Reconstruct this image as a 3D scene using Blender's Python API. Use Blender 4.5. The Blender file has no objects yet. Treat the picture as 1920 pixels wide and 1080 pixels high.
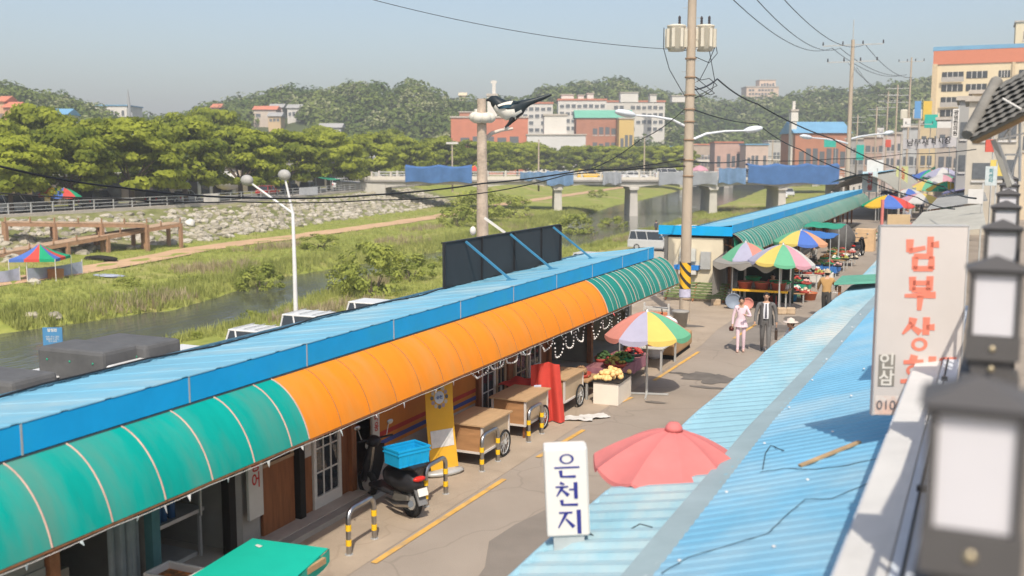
import bpy, math, random
import numpy as np
from mathutils import Vector, Matrix
PI = math.pi
S = bpy.context.scene
COL = S.collection

# ------------------------------------------------------------------ camera
FPX = 1909.0; CAMH = 5.6
PITCH = math.atan(243 / FPX); YAW = math.atan(865 * math.cos(PITCH) / FPX)
cam = bpy.data.cameras.new('camera'); camo = bpy.data.objects.new('camera', cam); COL.objects.link(camo)
cam.sensor_width = 36; cam.lens = 36 * FPX / 1920; cam.clip_start = 0.05; cam.clip_end = 6000
camo.location = (0, 0, CAMH); camo.rotation_euler = (PI / 2 - PITCH, 0, YAW)
cam.dof.use_dof = True; cam.dof.focus_distance = 24; cam.dof.aperture_fstop = 1.15
S.camera = camo
# ------------------------------------------------------------------ sky, sun, exposure
SUN_EL = math.radians(52); SH = Vector((-0.45, 0.893, 0)).normalized()      # SH: the way shadows fall
W = bpy.data.worlds.new('World'); S.world = W; W.use_nodes = True
wn = W.node_tree.nodes; wl = W.node_tree.links; wn.clear()
sky = wn.new('ShaderNodeTexSky'); sky.sky_type = 'NISHITA'; sky.sun_disc = False
sky.sun_elevation = SUN_EL; sky.sun_rotation = math.atan2(-SH.x, -SH.y)
sky.air_density = 1.08; sky.dust_density = 2.6; sky.ozone_density = 0.6; sky.altitude = 50
bg = wn.new('ShaderNodeBackground'); bg.inputs[1].default_value = 0.12
wo = wn.new('ShaderNodeOutputWorld'); wl.new(sky.outputs[0], bg.inputs[0]); wl.new(bg.outputs[0], wo.inputs[0])
sl = bpy.data.lights.new('sun', 'SUN'); sl.energy = 3.2; sl.angle = math.radians(0.53); sl.color = (1, .93, .82)
so = bpy.data.objects.new('sun', sl); COL.objects.link(so)
so.rotation_euler = Vector((SH.x * math.cos(SUN_EL), SH.y * math.cos(SUN_EL), -math.sin(SUN_EL))).to_track_quat('-Z', 'Y').to_euler()
S.view_settings.view_transform = 'Standard'; S.view_settings.look = 'None'
S.view_settings.exposure = 0.55; S.view_settings.gamma = 1.0; S.view_settings.use_curve_mapping = False
S.render.engine = 'CYCLES'; S.cycles.use_denoising = True
S.cycles.max_bounces = 6; S.cycles.transparent_max_bounces = 12; S.cycles.volume_bounces = 0

# ------------------------------------------------------------------ helpers
_r = Vector((math.cos(YAW), math.sin(YAW), 0))
_f = Vector((-math.sin(YAW) * math.cos(PITCH), math.cos(YAW) * math.cos(PITCH), -math.sin(PITCH)))
_u = _r.cross(_f); CAM = Vector((0, 0, CAMH))
def ray(x, y): return _f + _r * ((x - 960) / FPX) - _u * ((y - 540) / FPX)
def gp(x, y, Z=0.0):            # place on the level Z seen at a photo position
    d = ray(x, y); return CAM + d * ((Z - CAMH) / d.z)
def dp(x, y, d): return CAM + ray(x, y) * d      # place at a distance
rnd = random.Random(7)
def U(a, b): return rnd.uniform(a, b)

class MB:
    def __init__(s): s.v = []; s.f = []; s.mi = []; s.sm = []; s.k = 0
    def mat(s, k): s.k = k; return s
    def add(s, vs, fs, sm=False):
        n = len(s.v); s.v += [tuple(v) for v in vs]
        for f in fs: s.f.append([i + n for i in f]); s.mi.append(s.k); s.sm.append(sm)
        return s
    def bx(s, x0, x1, y0, y1, z0, z1):
        return s.add([(x0,y0,z0),(x1,y0,z0),(x1,y1,z0),(x0,y1,z0),(x0,y0,z1),(x1,y0,z1),(x1,y1,z1),(x0,y1,z1)],
                     [(3,2,1,0),(4,5,6,7),(0,1,5,4),(1,2,6,5),(2,3,7,6),(3,0,4,7)])
    def box(s, c, d, rz=0, rx=0, ry=0):
        R = Matrix.Rotation(rz,3,'Z') @ Matrix.Rotation(ry,3,'Y') @ Matrix.Rotation(rx,3,'X'); c = Vector(c)
        vs = [c + R @ Vector((d[0]*(i&1)-d[0]/2, d[1]*(i>>1&1)-d[1]/2, d[2]*(i>>2&1)-d[2]/2)) for i in range(8)]
        return s.add(vs, [(2,3,1,0),(4,5,7,6),(0,1,5,4),(1,3,7,5),(3,2,6,7),(2,0,4,6)])
    def bar(s, a, b, w, h=None):   # rectangular bar between two points
        a = Vector(a); b = Vector(b); h = h or w; t = (b-a).normalized()
        q = t.cross(Vector((0,0,1)))
        if q.length < 1e-3: q = Vector((1,0,0))
        q.normalize(); n = q.cross(t)
        vs = [p + q*(w/2*i) + n*(h/2*j) for p in (a,b) for i,j in ((-1,-1),(1,-1),(1,1),(-1,1))]
        return s.add(vs, [(3,2,1,0),(4,5,6,7),(0,1,5,4),(1,2,6,5),(2,3,7,6),(3,0,4,7)])
    def tube(s, pts, r, n=8, cap=True):
        pts = [Vector(p) for p in pts]; m = len(pts); vs = []; fs = []
        rs = r if isinstance(r,(list,tuple)) else [r]*m; up = Vector((0,0,1)); q0 = None
        for i,p in enumerate(pts):
            t = (pts[min(i+1,m-1)] - pts[max(i-1,0)]).normalized()
            if q0 is None:
                q = t.cross(up)
                if q.length < 1e-3: q = t.cross(Vector((1,0,0)))
            else: q = q0 - t*q0.dot(t)
            q.normalize(); q0 = q; w = t.cross(q)
            vs += [p + (q*math.cos(2*PI*k/n) + w*math.sin(2*PI*k/n))*rs[i] for k in range(n)]
        for i in range(m-1):
            for k in range(n):
                a = i*n+k; b = i*n+(k+1)%n; fs.append((a,b,b+n,a+n))
        s.add(vs, fs, True)
        if cap: s.add(vs[:n], [tuple(range(n))[::-1]]); s.add(vs[-n:], [tuple(range(n))])
        return s
    def cyl(s, c, r, h, n=16, r2=None): c = Vector(c); return s.tube([c, c+Vector((0,0,h))], [r, r if r2 is None else r2], n)
    def lathe(s, prof, c=(0,0,0), n=16, sm=True, wob=None):
        c = Vector(c); vs = []; fs = []; m = len(prof)
        for (r,z) in prof: vs += [c + Vector((r*math.cos(2*PI*k/n), r*math.sin(2*PI*k/n), z)) for k in range(n)]
        for i in range(m-1):
            for k in range(n):
                a = i*n+k; b = i*n+(k+1)%n; fs.append((a,b,b+n,a+n))
        return s.add(vs, fs, sm)
    def ell(s, c, r, nu=12, nv=7, M=None):
        c = Vector(c); r = (r,r,r) if not isinstance(r,(tuple,list)) else r; vs = []; fs = []
        for j in range(nv+1):
            th = PI*j/nv
            for k in range(nu):
                p = Vector((r[0]*math.sin(th)*math.cos(2*PI*k/nu), r[1]*math.sin(th)*math.sin(2*PI*k/nu), -r[2]*math.cos(th)))
                vs.append(c + (M @ p if M else p))
        for j in range(nv):
            for k in range(nu):
                a = j*nu+k; b = j*nu+(k+1)%nu; fs.append((a,b,b+nu,a+nu))
        return s.add(vs, fs, True)
    def quad(s, a, b, c, d): return s.add([a,b,c,d], [(0,1,2,3)])
    def ext(s, poly, vec):      # a flat polygon pushed along a vector: closed solid
        n = len(poly); vec = Vector(vec); p = [Vector(q) for q in poly]
        s.add(p + [q+vec for q in p], [tuple(range(n))[::-1], tuple(range(n,2*n))] + [(i,(i+1)%n,(i+1)%n+n,i+n) for i in range(n)])
        return s
    def grid(s, fn, nu, nv, sm=True, double=0):   # fn(u,v)->point
        vs = [fn(i/nu, j/nv) for j in range(nv+1) for i in range(nu+1)]
        fs = [(j*(nu+1)+i, j*(nu+1)+i+1, (j+1)*(nu+1)+i+1, (j+1)*(nu+1)+i) for j in range(nv) for i in range(nu)]
        return s.add(vs, fs, sm)
    def mesh(s, name):
        m = bpy.data.meshes.new(name); m.from_pydata(s.v, [], s.f); m.update()
        m.polygons.foreach_set('material_index', s.mi); m.polygons.foreach_set('use_smooth', s.sm); return m
    def build(s, name, mats, par=None, w=False, loc=None, rz=0, solid=0, bevel=0):
        m = s.mesh(name); o = bpy.data.objects.new(name, m); COL.objects.link(o)
        for q in (mats if isinstance(mats,(list,tuple)) else [mats]): m.materials.append(q)
        if par is not None:
            o.parent = par
            if w: o.matrix_parent_inverse = Matrix.LocRotScale(par.location, par.rotation_euler, par.scale).inverted()
        if loc is not None: o.location = loc
        if rz: o.rotation_euler.z = rz
        if solid: q = o.modifiers.new('solid','SOLIDIFY'); q.thickness = solid; q.offset = 0; q.use_rim = not any(s.sm)
        if bevel: q = o.modifiers.new('bevel','BEVEL'); q.width = bevel; q.segments = 2; q.limit_method = 'ANGLE'
        return o
def tag(o, label=None, cat=None, group=None, kind=None):
    if label: o['label'] = label
    if cat: o['category'] = cat
    if group: o['group'] = group
    if kind: o['kind'] = kind
    return o
def thing(name, label, cat, loc=(0,0,0), rz=0, group=None):
    o = bpy.data.objects.new(name, None); COL.objects.link(o); o.location = loc; o.rotation_euler = (0,0,rz)
    o.empty_display_size = .1
    return tag(o, label, cat, group)
KIDS = {}
def dup(root, loc, rz=0, label=None, group=None, sc=None):
    def cp(o, par):
        c = o.copy(); COL.objects.link(c)
        if par is not None: c.parent = par
        for ch in list(o.children): cp(ch, c)
        return c
    r = cp(root, None); r.location = loc; r.rotation_euler = (0,0,rz)
    if sc: r.scale = (sc,)*3 if not isinstance(sc,(tuple,list)) else sc
    if label: r['label'] = label
    if group: r['group'] = group
    return r

# ------------------------------------------------------------------ materials
MATS = {}
def lin(c):
    if isinstance(c, str): c = [int(c[i:i+2],16)/255 for i in (0,2,4)]; return tuple((x/12.92 if x<=.04045 else ((x+.055)/1.055)**2.4) for x in c)
    return tuple(c)
def M(name, col, rough=.6, var=.15, sc=3.0, bump=0, bs=30, metal=0, spec=.22, trans=0, stretch=(1,1,1), col2=None, thr=(.45,.65), trl=0, emit=0):
    if name in MATS: return MATS[name]
    col = lin(col); m = bpy.data.materials.new(name); m.use_nodes = True; MATS[name] = m
    n = m.node_tree.nodes; l = m.node_tree.links; b = n['Principled BSDF']
    b.inputs['Roughness'].default_value = rough; b.inputs['Metallic'].default_value = metal
    b.inputs['Specular IOR Level'].default_value = spec
    if trans: b.inputs['Transmission Weight'].default_value = trans
    tc = n.new('ShaderNodeTexCoord'); mp = n.new('ShaderNodeMapping'); mp.inputs['Scale'].default_value = stretch
    l.new(tc.outputs['Object'], mp.inputs[0])
    src = None
    if var > 0:
        nz = n.new('ShaderNodeTexNoise'); nz.inputs['Scale'].default_value = sc; nz.inputs['Detail'].default_value = 6; nz.inputs['Roughness'].default_value = .65
        l.new(mp.outputs[0], nz.inputs[0])
        cr = n.new('ShaderNodeValToRGB'); l.new(nz.outputs[0], cr.inputs[0])
        cr.color_ramp.elements[0].position = .28; cr.color_ramp.elements[1].position = .72
        cr.color_ramp.elements[0].color = tuple(max(0,c*(1-var)) for c in col)+(1,)
        cr.color_ramp.elements[1].color = tuple(min(1,c*(1+var)) for c in col)+(1,)
        src = cr.outputs[0]
    if col2 is not None:
        c2 = lin(col2); nz2 = n.new('ShaderNodeTexNoise'); nz2.inputs['Scale'].default_value = sc*.6; nz2.inputs['Detail'].default_value = 8; nz2.inputs['Roughness'].default_value = .6
        l.new(mp.outputs[0], nz2.inputs[0]); mr = n.new('ShaderNodeMapRange'); mr.inputs[1].default_value = thr[0]; mr.inputs[2].default_value = thr[1]
        l.new(nz2.outputs[0], mr.inputs[0]); mx = n.new('ShaderNodeMix'); mx.data_type = 'RGBA'; l.new(mr.outputs[0], mx.inputs[0])
        if src: l.new(src, mx.inputs[6])
        else: mx.inputs[6].default_value = col+(1,)
        mx.inputs[7].default_value = c2+(1,); src = mx.outputs[2]
    if src: l.new(src, b.inputs['Base Color'])
    else: b.inputs['Base Color'].default_value = col+(1,)
    if bump:
        bz = n.new('ShaderNodeTexNoise'); bz.inputs['Scale'].default_value = bs; bz.inputs['Detail'].default_value = 5; l.new(mp.outputs[0], bz.inputs[0])
        bp = n.new('ShaderNodeBump'); bp.inputs['Strength'].default_value = bump; bp.inputs['Distance'].default_value = .05
        l.new(bz.outputs[0], bp.inputs['Height']); l.new(bp.outputs[0], b.inputs['Normal'])
    if trl:
        tb = n.new('ShaderNodeBsdfTranslucent'); ms = n.new('ShaderNodeMixShader'); ms.inputs[0].default_value = trl
        if src: l.new(src, tb.inputs[0])
        else: tb.inputs[0].default_value = col+(1,)
        l.new(b.outputs[0], ms.inputs[1]); l.new(tb.outputs[0], ms.inputs[2]); l.new(ms.outputs[0], n['Material Output'].inputs[0])
    return m
def leafmat(name, c1, c2, sc=.35, trl=.3, c3=None):
    m = bpy.data.materials.new(name); m.use_nodes = True; n = m.node_tree.nodes; l = m.node_tree.links; b = n['Principled BSDF']
    g = n.new('ShaderNodeNewGeometry'); nz = n.new('ShaderNodeTexNoise'); nz.inputs['Scale'].default_value = sc; nz.inputs['Detail'].default_value = 3
    l.new(g.outputs['Position'], nz.inputs[0]); at = n.new('ShaderNodeAttribute'); at.attribute_name = 'tone'
    ad = n.new('ShaderNodeMath'); ad.operation = 'MULTIPLY_ADD'; ad.inputs[1].default_value = .75; oi = n.new('ShaderNodeObjectInfo'); om = n.new('ShaderNodeMath'); om.operation = 'MULTIPLY_ADD'; om.inputs[1].default_value = .55; om.inputs[2].default_value = -.25; l.new(oi.outputs['Random'], om.inputs[0]); oa = n.new('ShaderNodeMath'); l.new(om.outputs[0], oa.inputs[0]); l.new(at.outputs['Fac'], oa.inputs[1]); l.new(oa.outputs[0], ad.inputs[0])
    mr = n.new('ShaderNodeMapRange'); mr.inputs[1].default_value = .3; mr.inputs[2].default_value = .7; mr.inputs[3].default_value = -.2; mr.inputs[4].default_value = .55
    l.new(nz.outputs[0], mr.inputs[0]); l.new(mr.outputs[0], ad.inputs[2])
    mx = n.new('ShaderNodeMix'); mx.data_type = 'RGBA'; l.new(ad.outputs[0], mx.inputs[0])
    mx.inputs[6].default_value = lin(c1)+(1,); mx.inputs[7].default_value = lin(c2)+(1,)
    if c3:
        m3 = n.new('ShaderNodeMix'); m3.data_type = 'RGBA'; r3 = n.new('ShaderNodeMapRange'); r3.inputs[1].default_value = .86; r3.inputs[2].default_value = .97; l.new(at.outputs['Fac'], r3.inputs[0]); l.new(r3.outputs[0], m3.inputs[0]); l.new(mx.outputs[2], m3.inputs[6]); m3.inputs[7].default_value = lin(c3)+(1,); mx = m3
    l.new(mx.outputs[2], b.inputs['Base Color']); b.inputs['Roughness'].default_value = .7; b.inputs['Specular IOR Level'].default_value = .15
    tb = n.new('ShaderNodeBsdfTranslucent'); l.new(mx.outputs[2], tb.inputs[0]); ms = n.new('ShaderNodeMixShader'); ms.inputs[0].default_value = trl
    l.new(b.outputs[0], ms.inputs[1]); l.new(tb.outputs[0], ms.inputs[2]); l.new(ms.outputs[0], n['Material Output'].inputs[0])
    MATS[name] = m; return m
rng = np.random.default_rng(5)
def leaf_mesh(name, C, N, size, tone=None, asp=1.0):   # C centres, N normals, size array: one leafy quad each
    C = np.asarray(C); N = np.asarray(N); n = len(C); size = np.broadcast_to(np.asarray(size, float), (n,))
    N = N/np.linalg.norm(N,axis=1,keepdims=True); a = rng.normal(size=(n,3)); t = np.cross(N,a); t /= np.linalg.norm(t,axis=1,keepdims=True)
    bt = np.cross(N,t); s = size[:,None]*.5
    V = np.stack([C-t*s, C-bt*s*.6*asp+t*s*.1, C+t*s, C+bt*s*.6*asp+t*s*.1],1).reshape(-1,3)
    me = bpy.data.meshes.new(name); me.vertices.add(4*n); me.vertices.foreach_set('co', V.ravel()); me.loops.add(4*n)
    me.loops.foreach_set('vertex_index', np.arange(4*n)); me.polygons.add(n); me.polygons.foreach_set('loop_start', np.arange(n)*4)
    me.polygons.foreach_set('loop_total', np.full(n,4)); me.update(calc_edges=True)
    if tone is None: tone = rng.uniform(0,1,n)
    at = me.attributes.new('tone','FLOAT','FACE'); at.data.foreach_set('value', np.asarray(tone,dtype=np.float32))
    return me
def link(name, me, mat, par=None, loc=None):
    o = bpy.data.objects.new(name, me); COL.objects.link(o)
    if mat: me.materials.append(mat)
    if par: o.parent = par
    if loc is not None: o.location = loc
    return o
def textmesh(txt, size=1.0, bold=0.0, ext=0.0):
    c = bpy.data.curves.new('txt','FONT'); c.body = txt; c.size = size; c.offset = bold; c.extrude = ext; c.align_x = 'CENTER'; c.align_y = 'CENTER'
    o = bpy.data.objects.new('txt', c); m = bpy.data.meshes.new_from_object(o); bpy.data.objects.remove(o); return m
def writing(name, txt, par, mat, size, loc, rz=0, bold=0.0, vertical=False, scx=1.0, rx=PI/2):
    if vertical: txt = '\n'.join(txt)
    o = link(name, textmesh(txt, size, bold), mat, par); o.location = loc; o.rotation_euler = (rx,0,rz); o.scale.x = scx; return o

white = M('white_paint','cfcbc4',.5,.08); dark = M('dark_interior',(.02,.018,.015),.9,.2)
black = M('black_plastic',(.02,.02,.022),.5,.2); steel = M('bare_steel',(.45,.45,.45),.3,.15,metal=1); galv = M('galvanised',(.5,.5,.48),.5,.15,metal=.4)
concrete = M('concrete',(.46,.41,.35),.9,.15,1.5,.25,25); wood = M('ply_wood',(.42,.27,.14),.6,.2,2,stretch=(1,6,6)); brown_wood = M('brown_wood',(.23,.09,.035),.5,.25,3,stretch=(6,6,.7))
glass = M('dark_glass',(.03,.035,.04),.08,.1,spec=.7); rubber = M('rubber',(.02,.02,.02),.8,.2)
red_p = M('red_paint',(.55,.05,.04),.5); yellow_p = M('yellow_paint',(.75,.42,.03),.5); blue_p = M('blue_paint',(.03,.2,.55),.45)
# ================================================================== SETTING
street_m = M('old_asphalt',(.30,.25,.202),.9,.16,.35,.3,60,col2=(.35,.295,.24),thr=(.45,.7))
def add_cracks(m, sc, dark_):        # hairline cracks in the paving
    n = m.node_tree.nodes; l = m.node_tree.links; b = n['Principled BSDF']; src = b.inputs['Base Color'].links[0].from_socket
    tc_ = n.new('ShaderNodeTexCoord'); nz_ = n.new('ShaderNodeTexNoise'); nz_.inputs['Scale'].default_value = 1.3; l.new(tc_.outputs['Object'], nz_.inputs[0])
    ad = n.new('ShaderNodeMix'); ad.data_type = 'VECTOR'; ad.inputs[0].default_value = .35; l.new(tc_.outputs['Object'], ad.inputs[4]); l.new(nz_.outputs['Color'], ad.inputs[5])
    vo = n.new('ShaderNodeTexVoronoi'); vo.feature = 'DISTANCE_TO_EDGE'; vo.inputs['Scale'].default_value = sc; l.new(ad.outputs[1], vo.inputs[0])
    mr = n.new('ShaderNodeMapRange'); mr.inputs[1].default_value = .002; mr.inputs[2].default_value = .009; mr.inputs[3].default_value = .24; mr.inputs[4].default_value = 0; l.new(vo.outputs['Distance'], mr.inputs[0])
    mx_ = n.new('ShaderNodeMix'); mx_.data_type = 'RGBA'; l.new(mr.outputs[0], mx_.inputs[0]); l.new(src, mx_.inputs[6]); mx_.inputs[7].default_value = dark_+(1,); l.new(mx_.outputs[2], b.inputs['Base Color'])
add_cracks(street_m, .55, (.13,.11,.09))
apron_m = M('apron_concrete',(.37,.295,.22),.9,.14,.8,.25,30,col2=(.33,.26,.19),thr=(.5,.7))
add_cracks(apron_m, .8, (.2,.15,.11))
soil_m = M('dry_soil',(.34,.27,.17),.95,.25,.4,.3,8); dirtpath_m = M('dirt_path',(.52,.34,.2),.95,.15,.5)
def interp(tab, y): a = np.array(tab); return float(np.interp(y, a[:,0], a[:,1]))
XN = [(-60,-36),(30,-37),(49,-38),(55,-40.4),(62,-41.7),(72,-44),(79,-45.8),(83,-43.9),(100,-37.5),(124,-39),(141,-39.2),(177,-43.6),(260,-52),(420,-70)]
XF = [(-60,-50),(39,-48.6),(44,-47.5),(50,-46.4),(58,-48.2),(67,-51),(80,-50.6),(87,-50.9),(94,-49.8),(120,-53),(153,-57.7),(200,-67),(229,-70),(300,-80),(420,-105)]
XP = [(-60,-58),(40,-59),(59,-61.4),(77,-66),(89,-66.2),(109,-68),(132,-70.7),(167,-78),(206,-83),(300,-95),(420,-125)]
XB = [(-60,-72),(60,-70),(80,-69.8),(99,-73.5),(122,-78),(139,-80.5),(180,-90),(300,-105),(420,-135)]
XT = [(-60,-82),(73,-81),(89,-80.5),(105,-83),(135,-90),(171,-99),(220,-104),(300,-115),(420,-145)]
WATER = -4.0; LOW = -3.0; FAR = 0.2
def section(y):
    xn = interp(XN,y); xf = interp(XF,y); xp = interp(XP,y); xb = interp(XB,y); xt = interp(XT,y)
    return [(-12.6,LOW),(-30,LOW),(-32.5,-3.15),((xn-32.5)/2,-3.45),(xn+1.2,-3.7),(xn-.3,-4.1),((xn+xf)/2,-4.7),(xf+.3,-4.1),(xf-1.0,-3.55),
            (xf-4.5,-3.1),(xp+1.6,-2.85),(xp,-2.8),(xp-1.6,-2.78),(xb,-2.6),(xt,FAR-.05),(xt-.6,FAR),(xt-14,FAR),(xt-60,FAR),(-420,FAR+.3)]
def gz(x, y):
    s = section(y); xs = [-a for a,_ in s]; return float(np.interp(-x, xs, [b for _,b in s]))
ys = [-60,-30]+list(np.arange(0,200,2.0))+list(np.arange(200,421,10.0))
rows = []
for y in ys:
    s = section(y); xs = []
    for (a,b) in zip(s[:-1], s[1:]):
        k = max(1, int(abs(b[0]-a[0])/2.0)) if a[0] > -112 else 3
        k = {0:6,1:1}.get(s.index(a), min(k, 6)); xs += [(a[0]+(b[0]-a[0])*i/k, a[1]+(b[1]-a[1])*i/k) for i in range(k)]
    rows.append((y, xs + [s[-1]]))
n = max(len(r[1]) for r in rows)
mb = MB(); vs = []
for y, xs in rows:
    t = np.linspace(0,1,len(xs)); tt = np.linspace(0,1,120); X = np.interp(tt,t,[q[0] for q in xs]); Z = np.interp(tt,t,[q[1] for q in xs])
    vs += [(X[i], y, Z[i] + (0.10*math.sin(X[i]*1.7+y*.9)*math.sin(y*.61-X[i]*.4) if -66 < X[i] < -31 else 0)) for i in range(120)]
fs = [(j*120+i, j*120+i+1, (j+1)*120+i+1, (j+1)*120+i) for j in range(len(ys)-1) for i in range(119)]
mb.add(vs, [f[::-1] for f in fs], True)
# river-plain ground: grass, bare soil, asphalt car park and road are zones of one sheet, set by where it lies
gm = bpy.data.materials.new('river_plain'); gm.use_nodes = True; gn = gm.node_tree.nodes; gl = gm.node_tree.links; gb = gn['Principled BSDF']; gb.inputs['Roughness'].default_value = .95; gb.inputs['Specular IOR Level'].default_value = .1
tc = gn.new('ShaderNodeTexCoord')
def noise(sc, det=6):
    q = gn.new('ShaderNodeTexNoise'); q.inputs['Scale'].default_value = sc; q.inputs['Detail'].default_value = det; q.inputs['Roughness'].default_value = .65; gl.new(tc.outputs['Object'], q.inputs[0]); return q
def mixc(fac, a, b):
    q = gn.new('ShaderNodeMix'); q.data_type = 'RGBA'
    gl.new(fac, q.inputs[0])
    for i,c in ((6,a),(7,b)):
        if isinstance(c, tuple): q.inputs[i].default_value = c+(1,)
        else: gl.new(c, q.inputs[i])
    return q.outputs[2]
def rng_(v, a, b):
    q = gn.new('ShaderNodeMapRange'); gl.new(v, q.inputs[0]); q.inputs[1].default_value = a; q.inputs[2].default_value = b; return q.outputs[0]
gr = mixc(rng_(noise(.9).outputs[0],.35,.65), (.18,.215,.04), (.32,.33,.08))
gr = mixc(rng_(noise(.12,4).outputs[0],.52,.66), gr, (.36,.30,.13))
gb_in = gr; gl.new(gr, gb.inputs['Base Color'])
river_plain = tag(mb.build('river_plain', gm), kind='structure')
# far level ground out to the hills, street level ground, car park, far road, dirt path: thin sheets
def sheet(name, pts, z, mat, par=None, thick=None):
    b = MB(); b.add([(x,y,z) for x,y in pts], [tuple(range(len(pts)))]); return tag(b.build(name, mat), kind='structure')
far_m = M('far_ground',(.22,.2,.13),.95,.3,.02)
b = MB(); b.grid(lambda u,v: (-900+2000*u, 415+2600*v, 0.1), 20, 20); tag(b.build('far_ground', far_m), kind='structure')
sheet('street_ground', [(-12.6,-40),(60,-40),(60,420),(-30,420),(-24,200),(-12.6,110)], 0.0, street_m)
sheet('left_land', [(-1200,-200),(-419,-200),(-419,2800),(-1200,2800)], .3, far_m)
sheet('right_land', [(60,-200),(1500,-200),(1500,416),(60,416)], -.02, far_m)
b = MB()      # car park along the foot of the shops
for j in range(0,70):
    y0 = -30+j*3; b.quad((-13,y0,LOW+.02),(-13,y0+3,LOW+.02),(-29.6,y0+3,LOW+.02),(-29.6,y0,LOW+.02))
tag(b.build('car_park', M('car_park_concrete',(.42,.38,.31),.9,.12,.3,.2,20)), kind='structure')
def strip(name, tab, off0, off1, dz, mat, y0=-60, y1=418, st=3):
    b = MB(); yy = np.arange(y0,y1,st)
    pts = []
    for y in yy:
        wob = .18*math.sin(y*.5)+.12*math.sin(y*1.3)
        for o in (off0+wob, off1+wob*.6): x = interp(tab,y)+o; pts.append((x, y, gz(x,y)+dz))
    b.add(pts, [(2*i,2*i+2,2*i+3,2*i+1)[::-1] for i in range(len(yy)-1)], True); return tag(b.build(name, mat), kind='structure')
strip('river_path', XP, -1.6, 1.6, .05, dirtpath_m)
strip('far_road', XT, -13.5, -3.2, .02, M('far_asphalt',(.24,.22,.19),.9,.15,.3))
strip('far_pavement', XT, -3.2, -.4, .12, concrete)
# water
wm = bpy.data.materials.new('river_water'); wm.use_nodes = True; q = wm.node_tree.nodes; ql = wm.node_tree.links; wb = q['Principled BSDF']
wb.inputs['Roughness'].default_value = .12; wb.inputs['Specular IOR Level'].default_value = .5
t_ = q.new('ShaderNodeTexCoord'); mp = q.new('ShaderNodeMapping'); mp.inputs['Scale'].default_value = (1.6,.5,1); ql.new(t_.outputs['Object'], mp.inputs[0])
nz = q.new('ShaderNodeTexNoise'); nz.inputs['Scale'].default_value = 1.2; nz.inputs['Detail'].default_value = 5; ql.new(mp.outputs[0], nz.inputs[0])
bp = q.new('ShaderNodeBump'); bp.inputs['Strength'].default_value = .25; bp.inputs['Distance'].default_value = .12; ql.new(nz.outputs[0], bp.inputs['Height']); ql.new(bp.outputs[0], wb.inputs['Normal'])
nz2 = q.new('ShaderNodeTexNoise'); nz2.inputs['Scale'].default_value = .06; ql.new(t_.outputs['Object'], nz2.inputs[0])
cr = q.new('ShaderNodeValToRGB'); cr.color_ramp.elements[0].color = (.06,.06,.042,1); cr.color_ramp.elements[1].color = (.09,.095,.08,1); ql.new(nz2.outputs[0], cr.inputs[0]); ql.new(cr.outputs[0], wb.inputs['Base Color'])
b = MB(); pts = []; yy = list(range(-60,420,6))
for y in yy: pts += [(interp(XF,y)-2.5,y,WATER),(interp(XN,y)+2.5,y,WATER)]
b.add(pts, [(2*i,2*i+1,2*i+3,2*i+2) for i in range(len(yy)-1)], True); tag(b.build('river', wm), kind='structure')
# retaining wall under the street edge
b = MB(); b.bx(-12.75,-12.45,-40,110,LOW-.3,.12); b.ext([(-12.75,110,LOW-.3),(-12.45,110,LOW-.3),(-24,200,LOW-.3),(-24.3,200,LOW-.3)],(0,0,3.42))
tag(b.build('retaining_wall', concrete), 'concrete retaining wall dropping from the shops to the riverside car park', 'wall')

# ---- street apron and painted lines
sheet('shop_apron', [(-12.4,-20),(-7.5,-20),(-7.42,12),(-7.25,24),(-7.2,30),(-7.4,33),(-7.3,44),(-12.4,44)], .006, apron_m)
b = MB()
paint = M('worn_yellow_paint',(.62,.36,.09),.8,.2,3,col2=(.35,.27,.19),thr=(.5,.72))
for y0,y1,x0,x1 in ((11.6,15.75,-7.38,-7.28),(17.2,19.4,-7.25,-7.14),(22.0,22.6,-7.2,-7.1),(24.6,28.9,-7.15,-7.06),(31.5,34.5,-6.6,-6.5)):
    b.quad((x0,y0,.012),(x0+.1,y0,.012),(x1+.1,y1,.012),(x1,y1,.012))
tag(b.build('yellow_road_line', paint), kind='structure')
stain = M('damp_patch',(.15,.13,.11),.7,.3,2)
def blob(name, c, rx, ry, z, mat, seed=0, n=26):
    r_ = random.Random(seed); ph = [r_.uniform(0,6.3) for _ in range(4)]; b = MB()
    pts = [(c[0]+rx*math.cos(a)*(1+.22*math.sin(2*a+ph[0])+.13*math.sin(5*a+ph[1])+.08*math.sin(9*a+ph[2])), c[1]+ry*math.sin(a)*(1+.22*math.sin(3*a+ph[3])+.1*math.sin(7*a+ph[1])), z) for a in [2*PI*i/n for i in range(n)]]
    b.add(pts, [tuple(range(n))]); return tag(b.build(name, mat), kind='structure')
for i,(px,py,rx,ry) in enumerate(((1315,706,.55,.5),(1345,712,.35,.6),(1330,727,.5,.12),(1270,700,.3,.1),(1285,611,.5,.35),(1455,615,.8,.7),(1230,755,.3,.1),(1500,600,.5,.8))):
    c = gp(px,py); blob('damp_stain', c, rx, ry, .009+.0006*i, stain, i)
patch_m = M('asphalt_patch',(.22,.19,.16),.9,.12,1,.3,60)
for i,(x,y,a,bb) in enumerate(((-5.2,13,.9,2.2),(-4.6,19,.5,2.5),(-6,33,.8,3),(-4,44,.8,4))): blob('asphalt_patch', (x,y), a, bb, .005+.0005*i, patch_m, 40+i, 14)
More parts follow.
